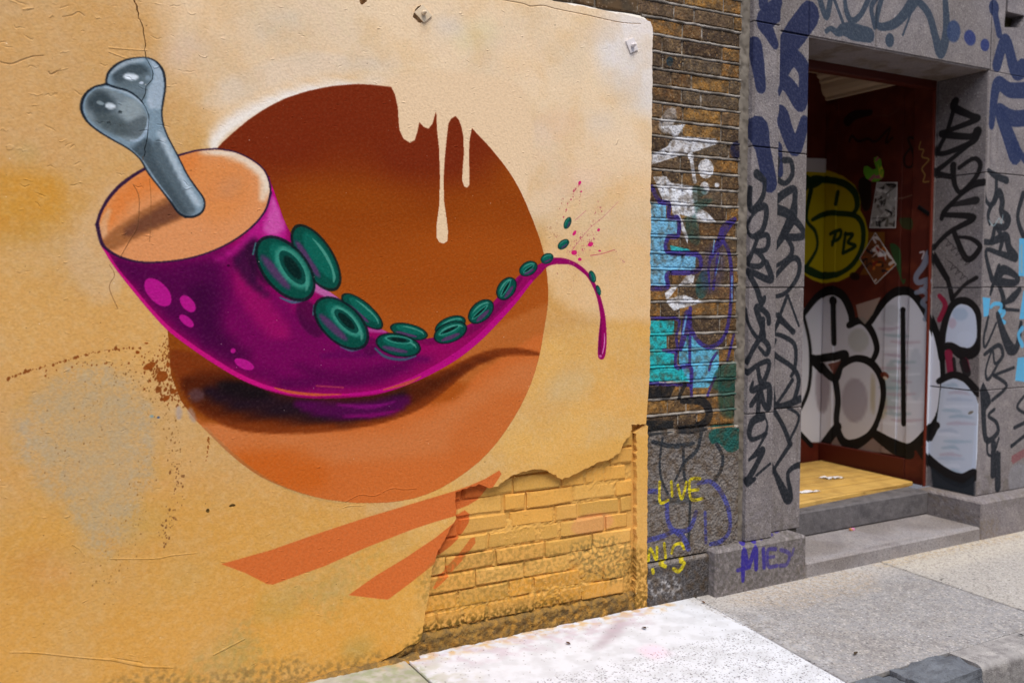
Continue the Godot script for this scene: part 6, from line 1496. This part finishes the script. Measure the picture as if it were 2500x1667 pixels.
func relief(p: Painter) -> void:
	# ridges, scratches, runs and pits in the render
	for q in [
		[[-46,286,25,270,124,238,220,209,248,202,305,176,348,159,422,141], [2, 3, 3, 4, 9, 9, 6, 3], "ffffff"],
		[[248,207,291,190,327,177], [3, 5, 3], "101010"],
		[[553,157,601,174,657,193], [4, 6, 4], "e8e8e8"],
		[[242,534,371,516,430,518,506,515], [3, 3, 3, 2], "e0e0e0"],
		[[134,596,154,578,167,557], [3, 3, 2], "d8d8d8"],
		[[277,2143,316,2144,390,2148], [3, 3, 2], "f0f0f0"], [[277,2130,304,2122,343,2112], [3, 3, 2], "f0f0f0"],
		[[-18,2063,10,2061,42,2078,68,2090,96,2096], [4, 4, 4, 3, 2], "181818"], [[108,2049,116,2043,141,2062], [4, 5, 2], "181818"],
		[[45,2225,56,2229,71,2233], [4, 7, 3], "ffffff"], [[150,2218,177,2227,194,2239,211,2230], [2, 3, 3, 2], "202020"],
		[[337,1727,353,1691,352,1634,345,1589,326,1554,307,1519,292,1493], [2.5, 2.5, 2, 2, 2, 2, 2], "f4f4f4"],
		[[1022,628,1077,648,1133,638,1198,658,1248,649,1298,647], [2, 3, 3, 3, 3, 2], "f0f0f0"],
		[[1662,2496,1754,2496,1791,2491,1848,2502,1912,2498,2044,2495,2215,2489,2322,2498], [4, 4, 4, 4, 3, 3, 3, 2], "101010"],
		[[2202,1991,2211,2012], [4, 4], "ffffff"], [[1013,607,1036,611,1088,607], [3, 3, 2], "e0e0e0"]]:
		p.line(q[0], q[1], q[2], 1.4, 0.85)
	for q in [[[624,661], 9.0, "000000"], [[544,653], 7.0, "000000"], [[305,1947], 6.0, "101010"], [[271,1910], 7.0, "101010"], [[925,763], 7.0, "e0e0e0"], [[1602,2299], 4.0, "ffffff"], [[1754,2371], 4.0, "ffffff"], [[1488,2421], 6.0, "f0f0f0"], [[1164,2322], 6.0, "f0f0f0"], [[1759,1927], 4.0, "ffffff"], [[-2,1815], 16.0, "c8c8c8"], [[124,1984], 8.0, "303030"]]:
		var a: Array = q[0]
		p.line([a[0] - 2, a[1], a[0] + 2, a[1] + 1], [q[1]], q[2], 1.5, 0.9)
	var r := RandomNumberGenerator.new()
	r.seed = 12
	for i in 620:
		var x := r.randf_range(-590, 2380)
		var y := r.randf_range(20, 2500)
		var l := r.randf_range(3, 16)
		var an := r.randf_range(-0.5, 0.5)
		p.line([x, y, x + l * 0.5, y + l * an * 0.5 + r.randf_range(-1, 1), x + l, y + l * an], [1.5, r.randf_range(1.5, 3.5), 1.0], "ffffff" if r.randf() < 0.55 else "181818", 1.2, r.randf_range(0.35, 0.8))
	# coarser, flaking surface in the upper left
	for i in 130:
		var x := r.randf_range(-590, 560) - r.randf() * 200
		var y := r.randf_range(1650, 2500)
		var q := []
		for e in 4:
			q.append(x); q.append(y)
			x += r.randf_range(3, 14); y += r.randf_range(-7, 7)
		p.line(q, [1.0, 3.0, 2.5, 1.0], "080808" if i % 3 else "f8f8f8", 1.2, 0.7)

func build_brick_pier() -> void:
	var b := Painter.new(2.34, 2.98, -0.05, 2.96, 620.0, "98918a")
	b.mottle(101, 0.08, "b4aea6", 0.8)
	b.mottle(102, 0.05, "4c4640", 0.5)
	# lay out the bricks first, so that each takes its own tone
	var tones := ["80582a", "604224", "4a3626", "8a602e", "40332a", "684c34", "705230", "3a2a20", "946a32", "584c40", "7e6042", "5c4a3a"]
	var bricks := []
	var y := 0.766
	var row := 0
	while y < 2.93:
		var x: float = 2.36 - [0.0, 0.165, 0.10, 0.215][row % 4]
		var k := row % 2
		while x < 2.90:
			var len := 0.214 if k % 2 == 0 else 0.102
			var x1 := minf(x + len + rng.randf_range(-0.006, 0.006), 2.925)
			if x1 - x > 0.025 and x1 > 2.37: bricks.append([x, x1, y + 0.004 + rng.randf_range(-0.001, 0.001), y + 0.0625 + rng.randf_range(-0.001, 0.001), tones[rng.randi() % tones.size()]])
			x = x1 + rng.randf_range(0.008, 0.011)
			k += 1
		y += 0.07155
		row += 1
	for q in bricks:
		var r := Rect2i(int((q[0] - 2.34) * 620), int((2.96 - q[3]) * 620), int((q[1] - q[0]) * 620), int((q[3] - q[2]) * 620))
		b.img.fill_rect(r.grow(1), Color(q[4]))
		b.specks(90, ["a88450", "3a2a1c", "b4986c", "2c221a", "8c8278"], 200 + r.position.x * 7 + r.position.y, 0.75, 5, r)
		b.specks(120, ["9c7a48", "41301e"], 300 + r.position.x + r.position.y * 3, 0.6, 3, r)
	b.mottle(103, 0.07, "362c24", 0.7)
	b.mottle(104, 0.14, "a4865c", 0.4)
	# granite of the panel and base block below the bricks
	var pr := Rect2i(0, int((2.96 - 0.762) * 620), b.size.x, int(0.82 * 620))
	b.img.fill_rect(pr, Color("716b68"))
	b.specks(16000, ["3c3836", "a09890", "585250", "867c74"], 105, 0.8, 3, pr)
	var br := Rect2i(0, int((2.96 - 0.187) * 620), b.size.x, int(0.24 * 620))
	b.img.fill_rect(br, Color("4c494a"))
	b.specks(5000, ["2a2829", "767274", "5c585a"], 106, 0.8, 4, br)
	b.cloud([2400, 130, 2520, 140, 2620, 90, 2560, 40, 2440, 50], 107, 0.1, "b4b2b4", 0.8)
	b.cloud([2380, 760, 2920, 760, 2920, 700, 2380, 690], 108, 0.1, "3a3632", 0.5)
	paint_brick_tags(b)
	# the spray has worn off the rough faces in places
	b.mottle(108, 0.09, "4a3a2a", 0.55)
	b.specks(9000, ["1c1814", "3a2c20", "5a4630"], 109, 0.6, 3)
	var hb := grain(198, 933, 110, 0.22, 0.06, 0.45)
	var bm := mat(b.texture(), 0.9, ImageTexture.create_from_image(hb), 0.7)
	var f := map_front(b, -0.045)
	var pier := thing("brick_pier", "yellow stock brick pier with cyan and purple graffiti above a granite panel", "brick wall", Vector3(2.65, 0, -0.1))
	block("mortar_bed", Vector3(2.36, 0.76, -0.3), Vector3(2.935, 2.96, -0.0505), 0.001, f, bm, pier)
	for q in bricks:
		obj("brick", brick_mesh(q[0], q[1], q[2], q[3], -0.045 + rng.randf_range(-0.003, 0.002), -0.07, 0.0016, f), bm, pier)
	# bed joints struck proud of the bricks
	var n := Painter.noise(111, 8.0, 3)
	var n2 := Painter.noise(112, 50.0, 2)
	var pale := StandardMaterial3D.new()
	pale.albedo_texture = b.texture()
	y = 0.766 + 0.07155
	var pp := Painter.new(2.34, 2.98, -0.05, 2.96, 300.0, "948e88")
	pp.mottle(113, 0.1, "b4aea8", 0.6)
	pp.mottle(114, 0.06, "5a544e", 0.8)
	paint_brick_tags(pp)
	pp.mottle(99, 0.12, "5a524a", 0.5)
	var pm := mat(pp.texture(), 0.92)
	while y < 2.95:
		var yy := y
		obj("pointing", field(70, 6, func(u: float, v: float) -> Vector3:
			var x := lerpf(2.36, 2.925, u)
			var bow := sin(v * PI)
			return Vector3(x, yy - 0.0027 + (v - 0.5) * 0.0135 + n.get_noise_2d(x, yy * 9.0) * 0.003, -0.056 + pow(bow, 0.25) * (0.0125 + n2.get_noise_2d(x, yy) * 0.005)), map_front(pp, -0.045)), pm, pier)
		y += 0.07155
	# brickwork that carries on above the rendered wall
	var dp := Painter.new(0, 0.6, 0, 0.6, 400.0, "57442f")
	dp.mottle(115, 0.05, "2e2822", 0.9)
	dp.mottle(116, 0.1, "7c6a50", 0.5)
	dp.specks(2500, ["a0948a", "2a221c"], 117, 0.6, 3)
	var dm := mat(dp.texture(), 0.92)
	block("mortar_bed", Vector3(-1.4, 2.53, -0.3), Vector3(2.358, 3.1, -0.058), 0.001, map_box(1.6), plain("6c665f", 0.95), pier)
	for rw in 6:
		var x := 0.9 - (0.0 if rw % 2 == 0 else 0.16)
		while x < 2.34:
			var len := 0.214 if rng.randf() < 0.6 else 0.102
			var x1 := minf(x + len, 2.352)
			if x1 - x > 0.03: obj("brick", brick_mesh(x, x1, 2.5555 + rw * 0.07155, 2.614 + rw * 0.07155, -0.047, -0.07, 0.002, map_box(1.6)), dm, pier)
			x = x1 + 0.01
	var cp_ := Painter.new(0, 1, 0, 1, 300.0, "726b63")
	cp_.mottle(118, 0.08, "948c82", 0.7)
	cp_.mottle(119, 0.15, "4a443e", 0.7)
	var cement := obj("joint_strip", field(4, 150, func(u: float, v: float) -> Vector3:
		var yv := lerpf(0.0, 2.96, v)
		return Vector3(lerpf(2.915, 2.957, u), yv, -0.048 + u * 0.022 + n2.get_noise_2d(u * 0.03, yv) * 0.006), map_box(1.4)), mat(cp_.texture(), 0.95), pier)
	cement.set_meta("label", "rough cement strip between bricks and stone")
	block("granite_panel", Vector3(2.39, 0.192, -0.12), Vector3(2.925, 0.762, -0.02), 0.004, f, mat(b.texture(), 0.85, ImageTexture.create_from_image(hb), 1.3), pier)
	block("base_block", Vector3(2.39, -0.02, -0.12), Vector3(2.745, 0.186, -0.004), 0.006, f, mat(b.texture(), 0.85, ImageTexture.create_from_image(hb), 1.2), pier)

func stone_texture(p: Painter, sd: int) -> void:
	p.mottle(sd, 0.015, "767073", 0.5)
	p.mottle(sd + 1, 0.04, "9c9492", 0.4)
	p.mottle(sd + 2, 0.006, "6a625e", 0.5)
	p.specks(int(p.size.x * p.size.y / 9.0), ["4c4648", "b8b2b2", "6a6262", "a49c9a", "38343a"], sd + 3, 0.5, 3)

func build_doorway() -> void:
	var s := Painter.new(2.60, 5.60, -0.05, 3.10, 520.0, "787275")
	stone_texture(s, 120)
	s.cloud([2900, 330, 3400, 330, 3400, 30, 2700, 30], 125, 0.09, "5c5650", 0.4)
	s.cloud([4700, 320, 5500, 300, 5500, 180, 4700, 200], 126, 0.05, "5f5850", 0.5)
	s.cloud([3350, 100, 4700, 110, 4700, 10, 3350, 10], 127, 0.1, "6a5c4c", 0.4)
	s.cloud([2700, 190, 3300, 200, 3300, 0, 2700, 0], 128, 0.12, "504c48", 0.6)
	# rain-washed dirt runs down the stones
	for i in 46:
		var x := rng.randf_range(2950, 5500)
		var y := rng.randf_range(500, 3050)
		var l := rng.randf_range(120, 520)
		s.line([x, y, x + rng.randf_range(-6, 6), y - l * 0.5, x + rng.randf_range(-10, 10), y - l], [rng.randf_range(4, 14), rng.randf_range(8, 26), 2.0], ["4e4642", "5a524c", "a09894"][i % 3], 9, 0.28)
	paint_stone_tags(s)
	s.mottle(129, 0.3, "a8a09e", 0.16)
	var d := Painter.new(-1.25, 0.10, -0.02, 2.90, 480.0, "787275")
	stone_texture(d, 130)
	var wood := Rect2i(0, 0, int((1.25 - 0.372) * 480), d.size.y)
	d.img.fill_rect(wood, Color(RED))
	var grainy := Painter.new(-1.25, -0.372, -0.02, 2.90, 480.0, RED)
	grainy.mottle(134, 0.03, "743420", 0.6)
	grainy.mottle(135, 0.08, "5c1e12", 0.5)
	grainy.specks(4000, ["a45030", "4a180c"], 136, 0.4, 2)
	d.img.blit_rect(grainy.img, Rect2i(Vector2i.ZERO, grainy.size), Vector2i.ZERO)
	paint_side_tags(d)
	M.side = mat(d.texture(), 0.6, null, 0.0, 0.4)
	M.side_painter = d
	var hs := ImageTexture.create_from_image(grain(780, 819, 140, 0.4, 0.05, 0.3))
	var sm := mat(s.texture(), 0.88, hs, 0.35)
	var jm := mat(d.texture(), 0.85)
	var door := thing("stone_doorway", "grey granite door surround covered in black and blue graffiti tags", "doorway", Vector3(3.9, 0, -0.2))
	var ys := [0.2105, 0.813, 1.398, 2.040, 2.599, 3.10]
	for i in 5:
		var y0: float = ys[i] + 0.0015
		var y1: float = ys[i + 1] - 0.0015
		block("stone_block", Vector3(2.955, y0, -0.34), Vector3(3.121, y1, 0.0 + rng.randf_range(-0.002, 0.001)), 0.004, map_front(s, 0.0), sm, door)
		if i < 4: block("stone_block", Vector3(3.1225, y0, -0.36), Vector3(3.373, y1, -0.065 + rng.randf_range(-0.002, 0.001)), 0.004, map_front(s, -0.065), sm, door)
	for q in [[3.1225, 3.372], [3.374, 3.843], [3.846, 4.775]]:
		block("lintel_block", Vector3(q[0], 2.603, -0.372), Vector3(q[1], 3.10, -0.065 + rng.randf_range(-0.002, 0.001)), 0.005, map_front(s, -0.065), sm, door)
	# right-hand pier: its left side is the jamb
	for i in 5:
		var y0: float = ys[i] + 0.0015
		var y1: float = ys[i + 1] - 0.0015
		var x0 := 4.76 if i < 4 else 4.778
		if i == 4:
			# a square socket is cut into the top stone
			var st := begin()
			face_poly(st, PackedVector2Array([Vector2(x0, y0), Vector2(5.9, y0), Vector2(5.9, y1), Vector2(4.915, y1), Vector2(4.915, 2.94), Vector2(5.075, 2.94), Vector2(5.045, 2.868), Vector2(4.888, 2.850), Vector2(4.905, y1), Vector2(x0, y1)]), -0.066, -0.37, map_front(s, -0.065))
			st.generate_tangents()
			obj("stone_block", st.commit(), sm, door)
			block("socket_back", Vector3(4.86, 2.83, -0.30), Vector3(5.10, 2.96, -0.14), 0.002, map_box(1.0), plain("4a4630", 0.9), door)
		else:
			var a := begin()
			var z1 := -0.065
			box(a, Vector3(x0 + 0.004, y0, -0.372), Vector3(5.9, y1, z1), 0.004, map_front(s, -0.065))
			a.generate_tangents()
			var o := obj("stone_block", a.commit(), sm, door)
			var jb := begin()
			quad(jb, Vector3(x0, y0 + 0.002, z1 - 0.004), Vector3(x0, y1 - 0.002, z1 - 0.004), Vector3(x0, y1 - 0.002, -0.372), Vector3(x0, y0 + 0.002, -0.372), Vector3.LEFT, map_zy(d, 4.76))
			quad(jb, Vector3(x0, y0 + 0.002, z1 - 0.004), Vector3(x0, y1 - 0.002, z1 - 0.004), Vector3(x0 + 0.0045, y1 - 0.002, z1 + 0.0005), Vector3(x0 + 0.0045, y0 + 0.002, z1 + 0.0005), Vector3(-1, 0, 1), map_zy(d, 4.76))
			var jf := MeshInstance3D.new()
			jf.name = "jamb_face"
			jf.mesh = jb.commit()
			jf.material_override = jm
			o.add_child(jf, true)
	# the underside of the lintel, stained with soot and rust-brown streaks
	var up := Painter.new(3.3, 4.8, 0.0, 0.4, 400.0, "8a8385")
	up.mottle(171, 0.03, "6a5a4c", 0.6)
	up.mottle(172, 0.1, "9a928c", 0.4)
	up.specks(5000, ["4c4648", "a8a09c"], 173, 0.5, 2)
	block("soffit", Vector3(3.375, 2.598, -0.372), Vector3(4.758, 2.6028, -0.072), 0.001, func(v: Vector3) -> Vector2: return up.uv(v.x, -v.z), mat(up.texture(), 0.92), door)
	# plinths
	block("plinth", Vector3(2.735, -0.02, -0.34), Vector3(3.305, 0.2095, 0.045), 0.009, map_front(s, 0.045), sm, door)
	block("plinth", Vector3(4.655, -0.02, -0.37), Vector3(5.9, 0.2095, 0.045), 0.009, map_front(s, 0.045), sm, door)
	block("joint_bed", Vector3(2.97, 0.0, -0.33), Vector3(3.36, 3.09, -0.075), 0.001, map_box(1.0), plain("3c3834", 0.95), door)
	block("joint_bed", Vector3(4.775, 0.0, -0.36), Vector3(5.8, 2.6, -0.075), 0.001, map_box(1.0), plain("3c3834", 0.95), door)
	# steps
	var tp := Painter.new(0, 1, 0, 1, 640.0, "8e8a8c")
	stone_texture(tp, 150)
	var tm := solid(tp.texture(), 0.88, ImageTexture.create_from_image(grain(640, 640, 154, 0.35, 0.05, 0.4)), 0.3)
	var dp := Painter.new(0, 1, 0, 1, 640.0, "605d60")
	dp.mottle(155, 0.03, "48464a", 0.7)
	dp.mottle(156, 0.08, "787478", 0.4)
	dp.specks(20000, ["38363a", "8a868a", "504c50"], 157, 0.6, 2)
	var dm := solid(dp.texture(), 0.88, ImageTexture.create_from_image(grain(640, 640, 158, 0.35, 0.05, 0.4)), 0.3)
	var lower := thing("stone_step", "worn pale granite lower doorstep just above the pavement", "step", Vector3(4.0, 0, -0.1))
	block("tread", Vector3(3.307, -0.02, -0.5), Vector3(4.653, 0.072, 0.043), 0.008, map_box(0.5), tm, lower)
	var upper := thing("stone_step", "dark grey upper doorstep below the yellow board", "step", Vector3(4.0, 0, -0.4))
	block("tread", Vector3(3.30, 0.0735, -0.9), Vector3(4.655, 0.208, -0.288), 0.008, map_box(0.5, Vector2(0.3, 0.1)), dm, upper)

func build_lobby() -> void:
	var d: Painter = M.side_painter
	var side: Material = M.side
	var red := plain(RED, 0.55)
	var dark := plain(RED, 0.55)
	var frame := thing("door_frame", "red painted timber frame inside the stone doorway", "door frame", Vector3(4.0, 0.21, -0.45))
	block("post", Vector3(4.742, 0.2095, -0.522), Vector3(4.83, 2.66, -0.374), 0.004, map_zy(d, 4.742), side, frame)
	block("post", Vector3(3.33, 0.2095, -0.522), Vector3(3.42, 2.66, -0.374), 0.004, map_zy(d, 3.3), red, frame)
	block("head", Vector3(3.422, 2.552, -0.425), Vector3(4.740, 2.66, -0.374), 0.004, map_box(0.5), dark, frame)
	block("bead", Vector3(4.728, 0.2095, -0.388), Vector3(4.741, 2.545, -0.375), 0.002, map_box(0.5), plain("6a281a", 0.5), frame)
	var latch := begin()
	var lp := mm([-470,1884,-454,1886,-384,1824,-394,1809,-471,1866])
	box(latch, Vector3(-0.006, -0.012, -0.047), Vector3(0.0, 0.012, 0.047), 0.002, map_box(1.0))
	var lo := obj("latch", latch.commit(), plain("141416", 0.4), frame)
	var lc := Vector2.ZERO
	for v in lp: lc += v / lp.size()
	lo.position = Vector3(4.741, lc.y, lc.x) - frame.position
	lo.rotation_degrees.x = 34.0
	var lobby := thing("entrance_lobby", "dark red panelled entrance lobby with yellow and silver graffiti inside", "lobby", Vector3(4.0, 0.21, -0.85))
	var k := Painter.new(3.30, 4.80, 0.15, 2.85, 340.0, RED)
	k.mottle(160, 0.04, "70301e", 0.5)
	k.mottle(161, 0.09, "5c1e12", 0.5)
	paint_back_tags(k)
	block("side_panel", Vector3(4.758, 0.2095, -1.24), Vector3(4.85, 2.80, -0.523), 0.002, map_zy(d, 4.758), side, lobby)
	for q in [[-0.70, -0.60], [-1.19, -1.10]]:
		block("stile", Vector3(4.750, 0.36, q[0]), Vector3(4.7578, 2.62, q[1]), 0.002, map_zy(d, 4.758), side, lobby)
	block("skirting", Vector3(4.742, 0.2095, -1.199), Vector3(4.7575, 0.352, -0.524), 0.004, map_box(0.5), plain(RED, 0.5), lobby)
	block("back_panel", Vector3(3.33, 0.2095, -1.29), Vector3(4.757, 2.80, -1.2), 0.002, map_front(k, -1.2), mat(k.texture(), 0.6), lobby)
	block("side_panel", Vector3(3.25, 0.2095, -1.29), Vector3(3.329, 2.80, -0.523), 0.002, map_box(0.5), red, lobby)
	block("ceiling", Vector3(3.25, 2.801, -1.29), Vector3(4.85, 2.87, -0.374), 0.002, map_box(0.5), plain("c8b49c", 0.85), lobby)
	var cream := plain("c8b49c", 0.8)
	var st := begin()
	var prof := [Vector2(4.757, 2.632), Vector2(4.738, 2.636), Vector2(4.738, 2.655), Vector2(4.715, 2.67), Vector2(4.70, 2.70), Vector2(4.695, 2.735), Vector2(4.68, 2.745), Vector2(4.68, 2.765), Vector2(4.655, 2.78), Vector2(4.655, 2.801)]
	for i in prof.size() - 1: quad(st, Vector3(prof[i].x, prof[i].y, -1.199), Vector3(prof[i].x, prof[i].y, -0.5), Vector3(prof[i + 1].x, prof[i + 1].y, -0.5), Vector3(prof[i + 1].x, prof[i + 1].y, -1.199), Vector3(-1, -0.6, 0), map_box(0.5))
	obj("cornice", st.commit(), cream, lobby)
	block("floor", Vector3(3.25, 0.10, -1.29), Vector3(4.757, 0.2075, -0.905), 0.002, map_box(0.5), plain("3c3a3a", 0.9), lobby)

func build_small_things() -> void:
	var d: Painter = M.side_painter
	# sheet of yellow board on the lobby floor
	var bp := Painter.new(0, 1.6, 0, 1.0, 420.0, "caa45c")
	for i in 260:
		var y := rng.randf() * 1000.0
		var x := rng.randf() * 1600.0 - 300.0
		bp.line([x, y, x + 260, y + rng.randf_range(-12, 12), x + 620, y + rng.randf_range(-14, 14)], [1.0, rng.randf_range(2, 7), 1.0], ["b47c2a", "deb056", "a87228"][i % 3], 2.0, 0.4)
	for i in 9: bp.line([-50, 60 + i * 112, 800, 66 + i * 112, 1650, 58 + i * 112], [5.0, 7.0, 5.0], "8a6630", 2.0, 0.7)
	bp.mottle(169, 0.05, "8a6a3c", 0.3)
	bp.specks(300, ["6a4a1c", "f0d8a0"], 170, 0.6, 3)
	var bm := mat(bp.texture(), 0.6)
	var board := thing("plywood_board", "yellow plywood sheet lying on the lobby floor behind the step", "board", Vector3(4.0, 0.21, -0.75))
	var st := begin()
	slab_poly(st, PackedVector2Array([Vector2(3.36, -0.335), Vector2(4.70, -0.43), Vector2(4.738, -1.17), Vector2(3.40, -1.13)]), 0.233, 0.2085, 0.003, func(v: Vector3) -> Vector2: return Vector2((v.x - 3.3) / 1.6, (-v.z + v.y) / 1.3))
	obj("sheet", st.commit(), bm, board)
	var white := plain("d6d6de", 0.8)
	for q in [[Vector3(4.335, 0.2335, -0.72), 0.05, "crumpled white paper scrap lying in the middle of the yellow board", 3], [Vector3(3.915, 0.2335, -0.52), 0.06, "thin white paper strip near the front left of the yellow board", 5]]:
		var t := thing("paper_scrap", q[2], "paper", q[0], "paper scraps on the board")
		var n := Painter.noise(q[3], 30.0, 2)
		var c: Vector3 = q[0]
		var hx: float = q[1]
		var hz := 0.028 if q[3] == 3 else 0.016
		obj("sheet", field(8, 6, func(u: float, v: float) -> Vector3: return c + Vector3((u - 0.5) * 2 * hx + (v - 0.5) * 0.03, 0.003 + absf(n.get_noise_2d(u, v)) * 0.022, (v - 0.5) * 2 * hz + (u - 0.5) * 0.04), map_box(1.0)), white, t)
	var wr := thing("sweet_wrapper", "small crumpled pink and orange wrapper on the lower step", "wrapper", Vector3(3.98, 0.0735, -0.255))
	for q in [["foil", "e08ac0", 0.0], ["lining", "d89868", -0.016]]:
		obj(q[0], rock_mesh(Vector3(3.98 + q[2], 0.079, -0.255), Vector3(0.009, 0.006, 0.008), 0.008, 31, map_box(1.0)), plain(q[1], 0.5), wr)
	# posters and stickers in the lobby
	poster("poster", "black and white framed poster on the red side wall of the lobby", [-781,2056,-628,2041,-634,1762,-829,1773], 1)
	poster("poster", "tilted orange and purple poster hanging below the black and white one", [-783,1743,-622,1539,-772,1418,-899,1585], 2)
	poster("round_sticker", "bright green and pink round sticker above the posters", [-880,2164,-884,2128,-863,2089,-822,2064,-773,2059,-735,2079,-730,2119,-747,2153,-755,2190,-778,2217,-807,2209,-801,2176,-785,2141,-814,2137,-855,2166], 3)
	var k := thing("paper_notice", "white paper notice on the back wall of the lobby", "notice", Vector3(4.62, 1.9, -1.19))
	var p := mm([4525,2243,4760,2254,4763,2162,4528,2157])
	st = begin()
	face_poly(st, p, -1.196, -1.1995, map_box(1.0))
	obj("sheet", st.commit(), plain("c4c2c8", 0.8), k)
	# litter on the pavement
	var leaves := [[1573, 1536, 0.016, "3a2410", "dark brown curled leaf on the white slab near the corner"], [1387, 1573, 0.013, "4a2c14", "small brown leaf stalk on the white slab below the bare bricks"], [2090, 1598, 0.014, "3c3020", "brown leaf fragment on the grey slab by the kerb"], [2300, 1416, 0.012, "4a4030", "small dead leaf on the pale slab before the doorway"], [1718, 1473, 0.012, "5a3c20", "small dry leaf in the slab joint beside the granite plinth"], [2494, 1553, 0.012, "1e1c1a", "small blackened leaf lying on the pale kerb stone"]]
	var pix := [2221,-193,1863,-175,2773,-789,3850,-381,2636,-77,3504,-984]
	for i in leaves.size():
		var q: Array = leaves[i]
		var c := Vector3(pix[i * 2] * 0.001, 0.003, -pix[i * 2 + 1] * 0.001)
		var t := thing("dead_leaf", q[4], "leaf", c, "litter on the pavement")
		var r: float = q[2]
		var a := rng.randf() * TAU
		obj("blade", field(8, 4, func(u: float, v: float) -> Vector3:
			var wdt := sin(u * PI) * 0.5
			return c + Vector3((u - 0.5) * 2.0, absf(v - 0.5) * 0.9 * wdt + 0.10 + u * u * 0.25, (v - 0.5) * 2.0 * wdt).rotated(Vector3.UP, a) * r, map_box(1.0)), plain(q[3], 0.8), t)

func poster(called: String, label: String, a: Array, kind: int) -> void:
	var p := mm(a)
	var bb := Rect2(p[0], Vector2.ZERO)
	for v in p: bb = bb.expand(v)
	var c := Vector3(4.749, bb.get_center().y, bb.get_center().x)
	var t := thing(called, label, "poster" if kind < 3 else "sticker", c)
	var art := Painter.new(bb.position.x, bb.end.x, bb.position.y, bb.end.y, 700.0, ["", "a8a49e", "6a3c20", "6ab030"][kind])
	var r := RandomNumberGenerator.new()
	r.seed = 40 + kind
	var cols: Array = [[], ["e4e2de", "2a2826", "8a8680", "14120f", "c0bcb6", "5c5850"], ["b4501c", "e6e2e4", "201c28", "8a2a1c", "c8742c", "14101c", "d8d0cc"], ["7ac43c", "c05a80", "d8d040"]][kind]
	for i in 46 if kind < 3 else 12:
		var x := r.randf_range(bb.position.x, bb.end.x) * 1000
		var y := r.randf_range(bb.position.y, bb.end.y) * 1000
		art.line([x, y, x + r.randf_range(-50, 50), y + r.randf_range(-40, 40), x + r.randf_range(-70, 70), y + r.randf_range(-60, 60)], [r.randf_range(4, 30), r.randf_range(4, 20), 3.0], cols[i % cols.size()], 2.0, 0.85)
	if kind < 3:
		var ring := []
		for v in p: ring.append_array([v.x * 1000, v.y * 1000])
		ring.append_array([ring[0], ring[1]])
		for i in 4: art.line([ring[i * 2], ring[i * 2 + 1], ring[i * 2 + 2], ring[i * 2 + 3]], [12.0 if kind == 1 else 8.0], "d0ccc8", 1.0, 1.0)
	var st := begin()
	var f := map_zy(art, 4.747)
	var idx := Geometry2D.triangulate_polygon(p)
	for i in range(0, idx.size(), 3): tri(st, Vector3(4.747, p[idx[i]].y, p[idx[i]].x), Vector3(4.747, p[idx[i + 1]].y, p[idx[i + 1]].x), Vector3(4.747, p[idx[i + 2]].y, p[idx[i + 2]].x), Vector3.LEFT, f)
	for i in p.size():
		var b := p[(i + 1) % p.size()]
		var q := p[i]
		quad(st, Vector3(4.747, q.y, q.x), Vector3(4.747, b.y, b.x), Vector3(4.7495, b.y, b.x), Vector3(4.7495, q.y, q.x), Vector3(0, (q.y + b.y) / 2 - c.y, (q.x + b.x) / 2 - c.z), f)
	obj("sheet", st.commit(), mat(art.texture(), 0.5), t)
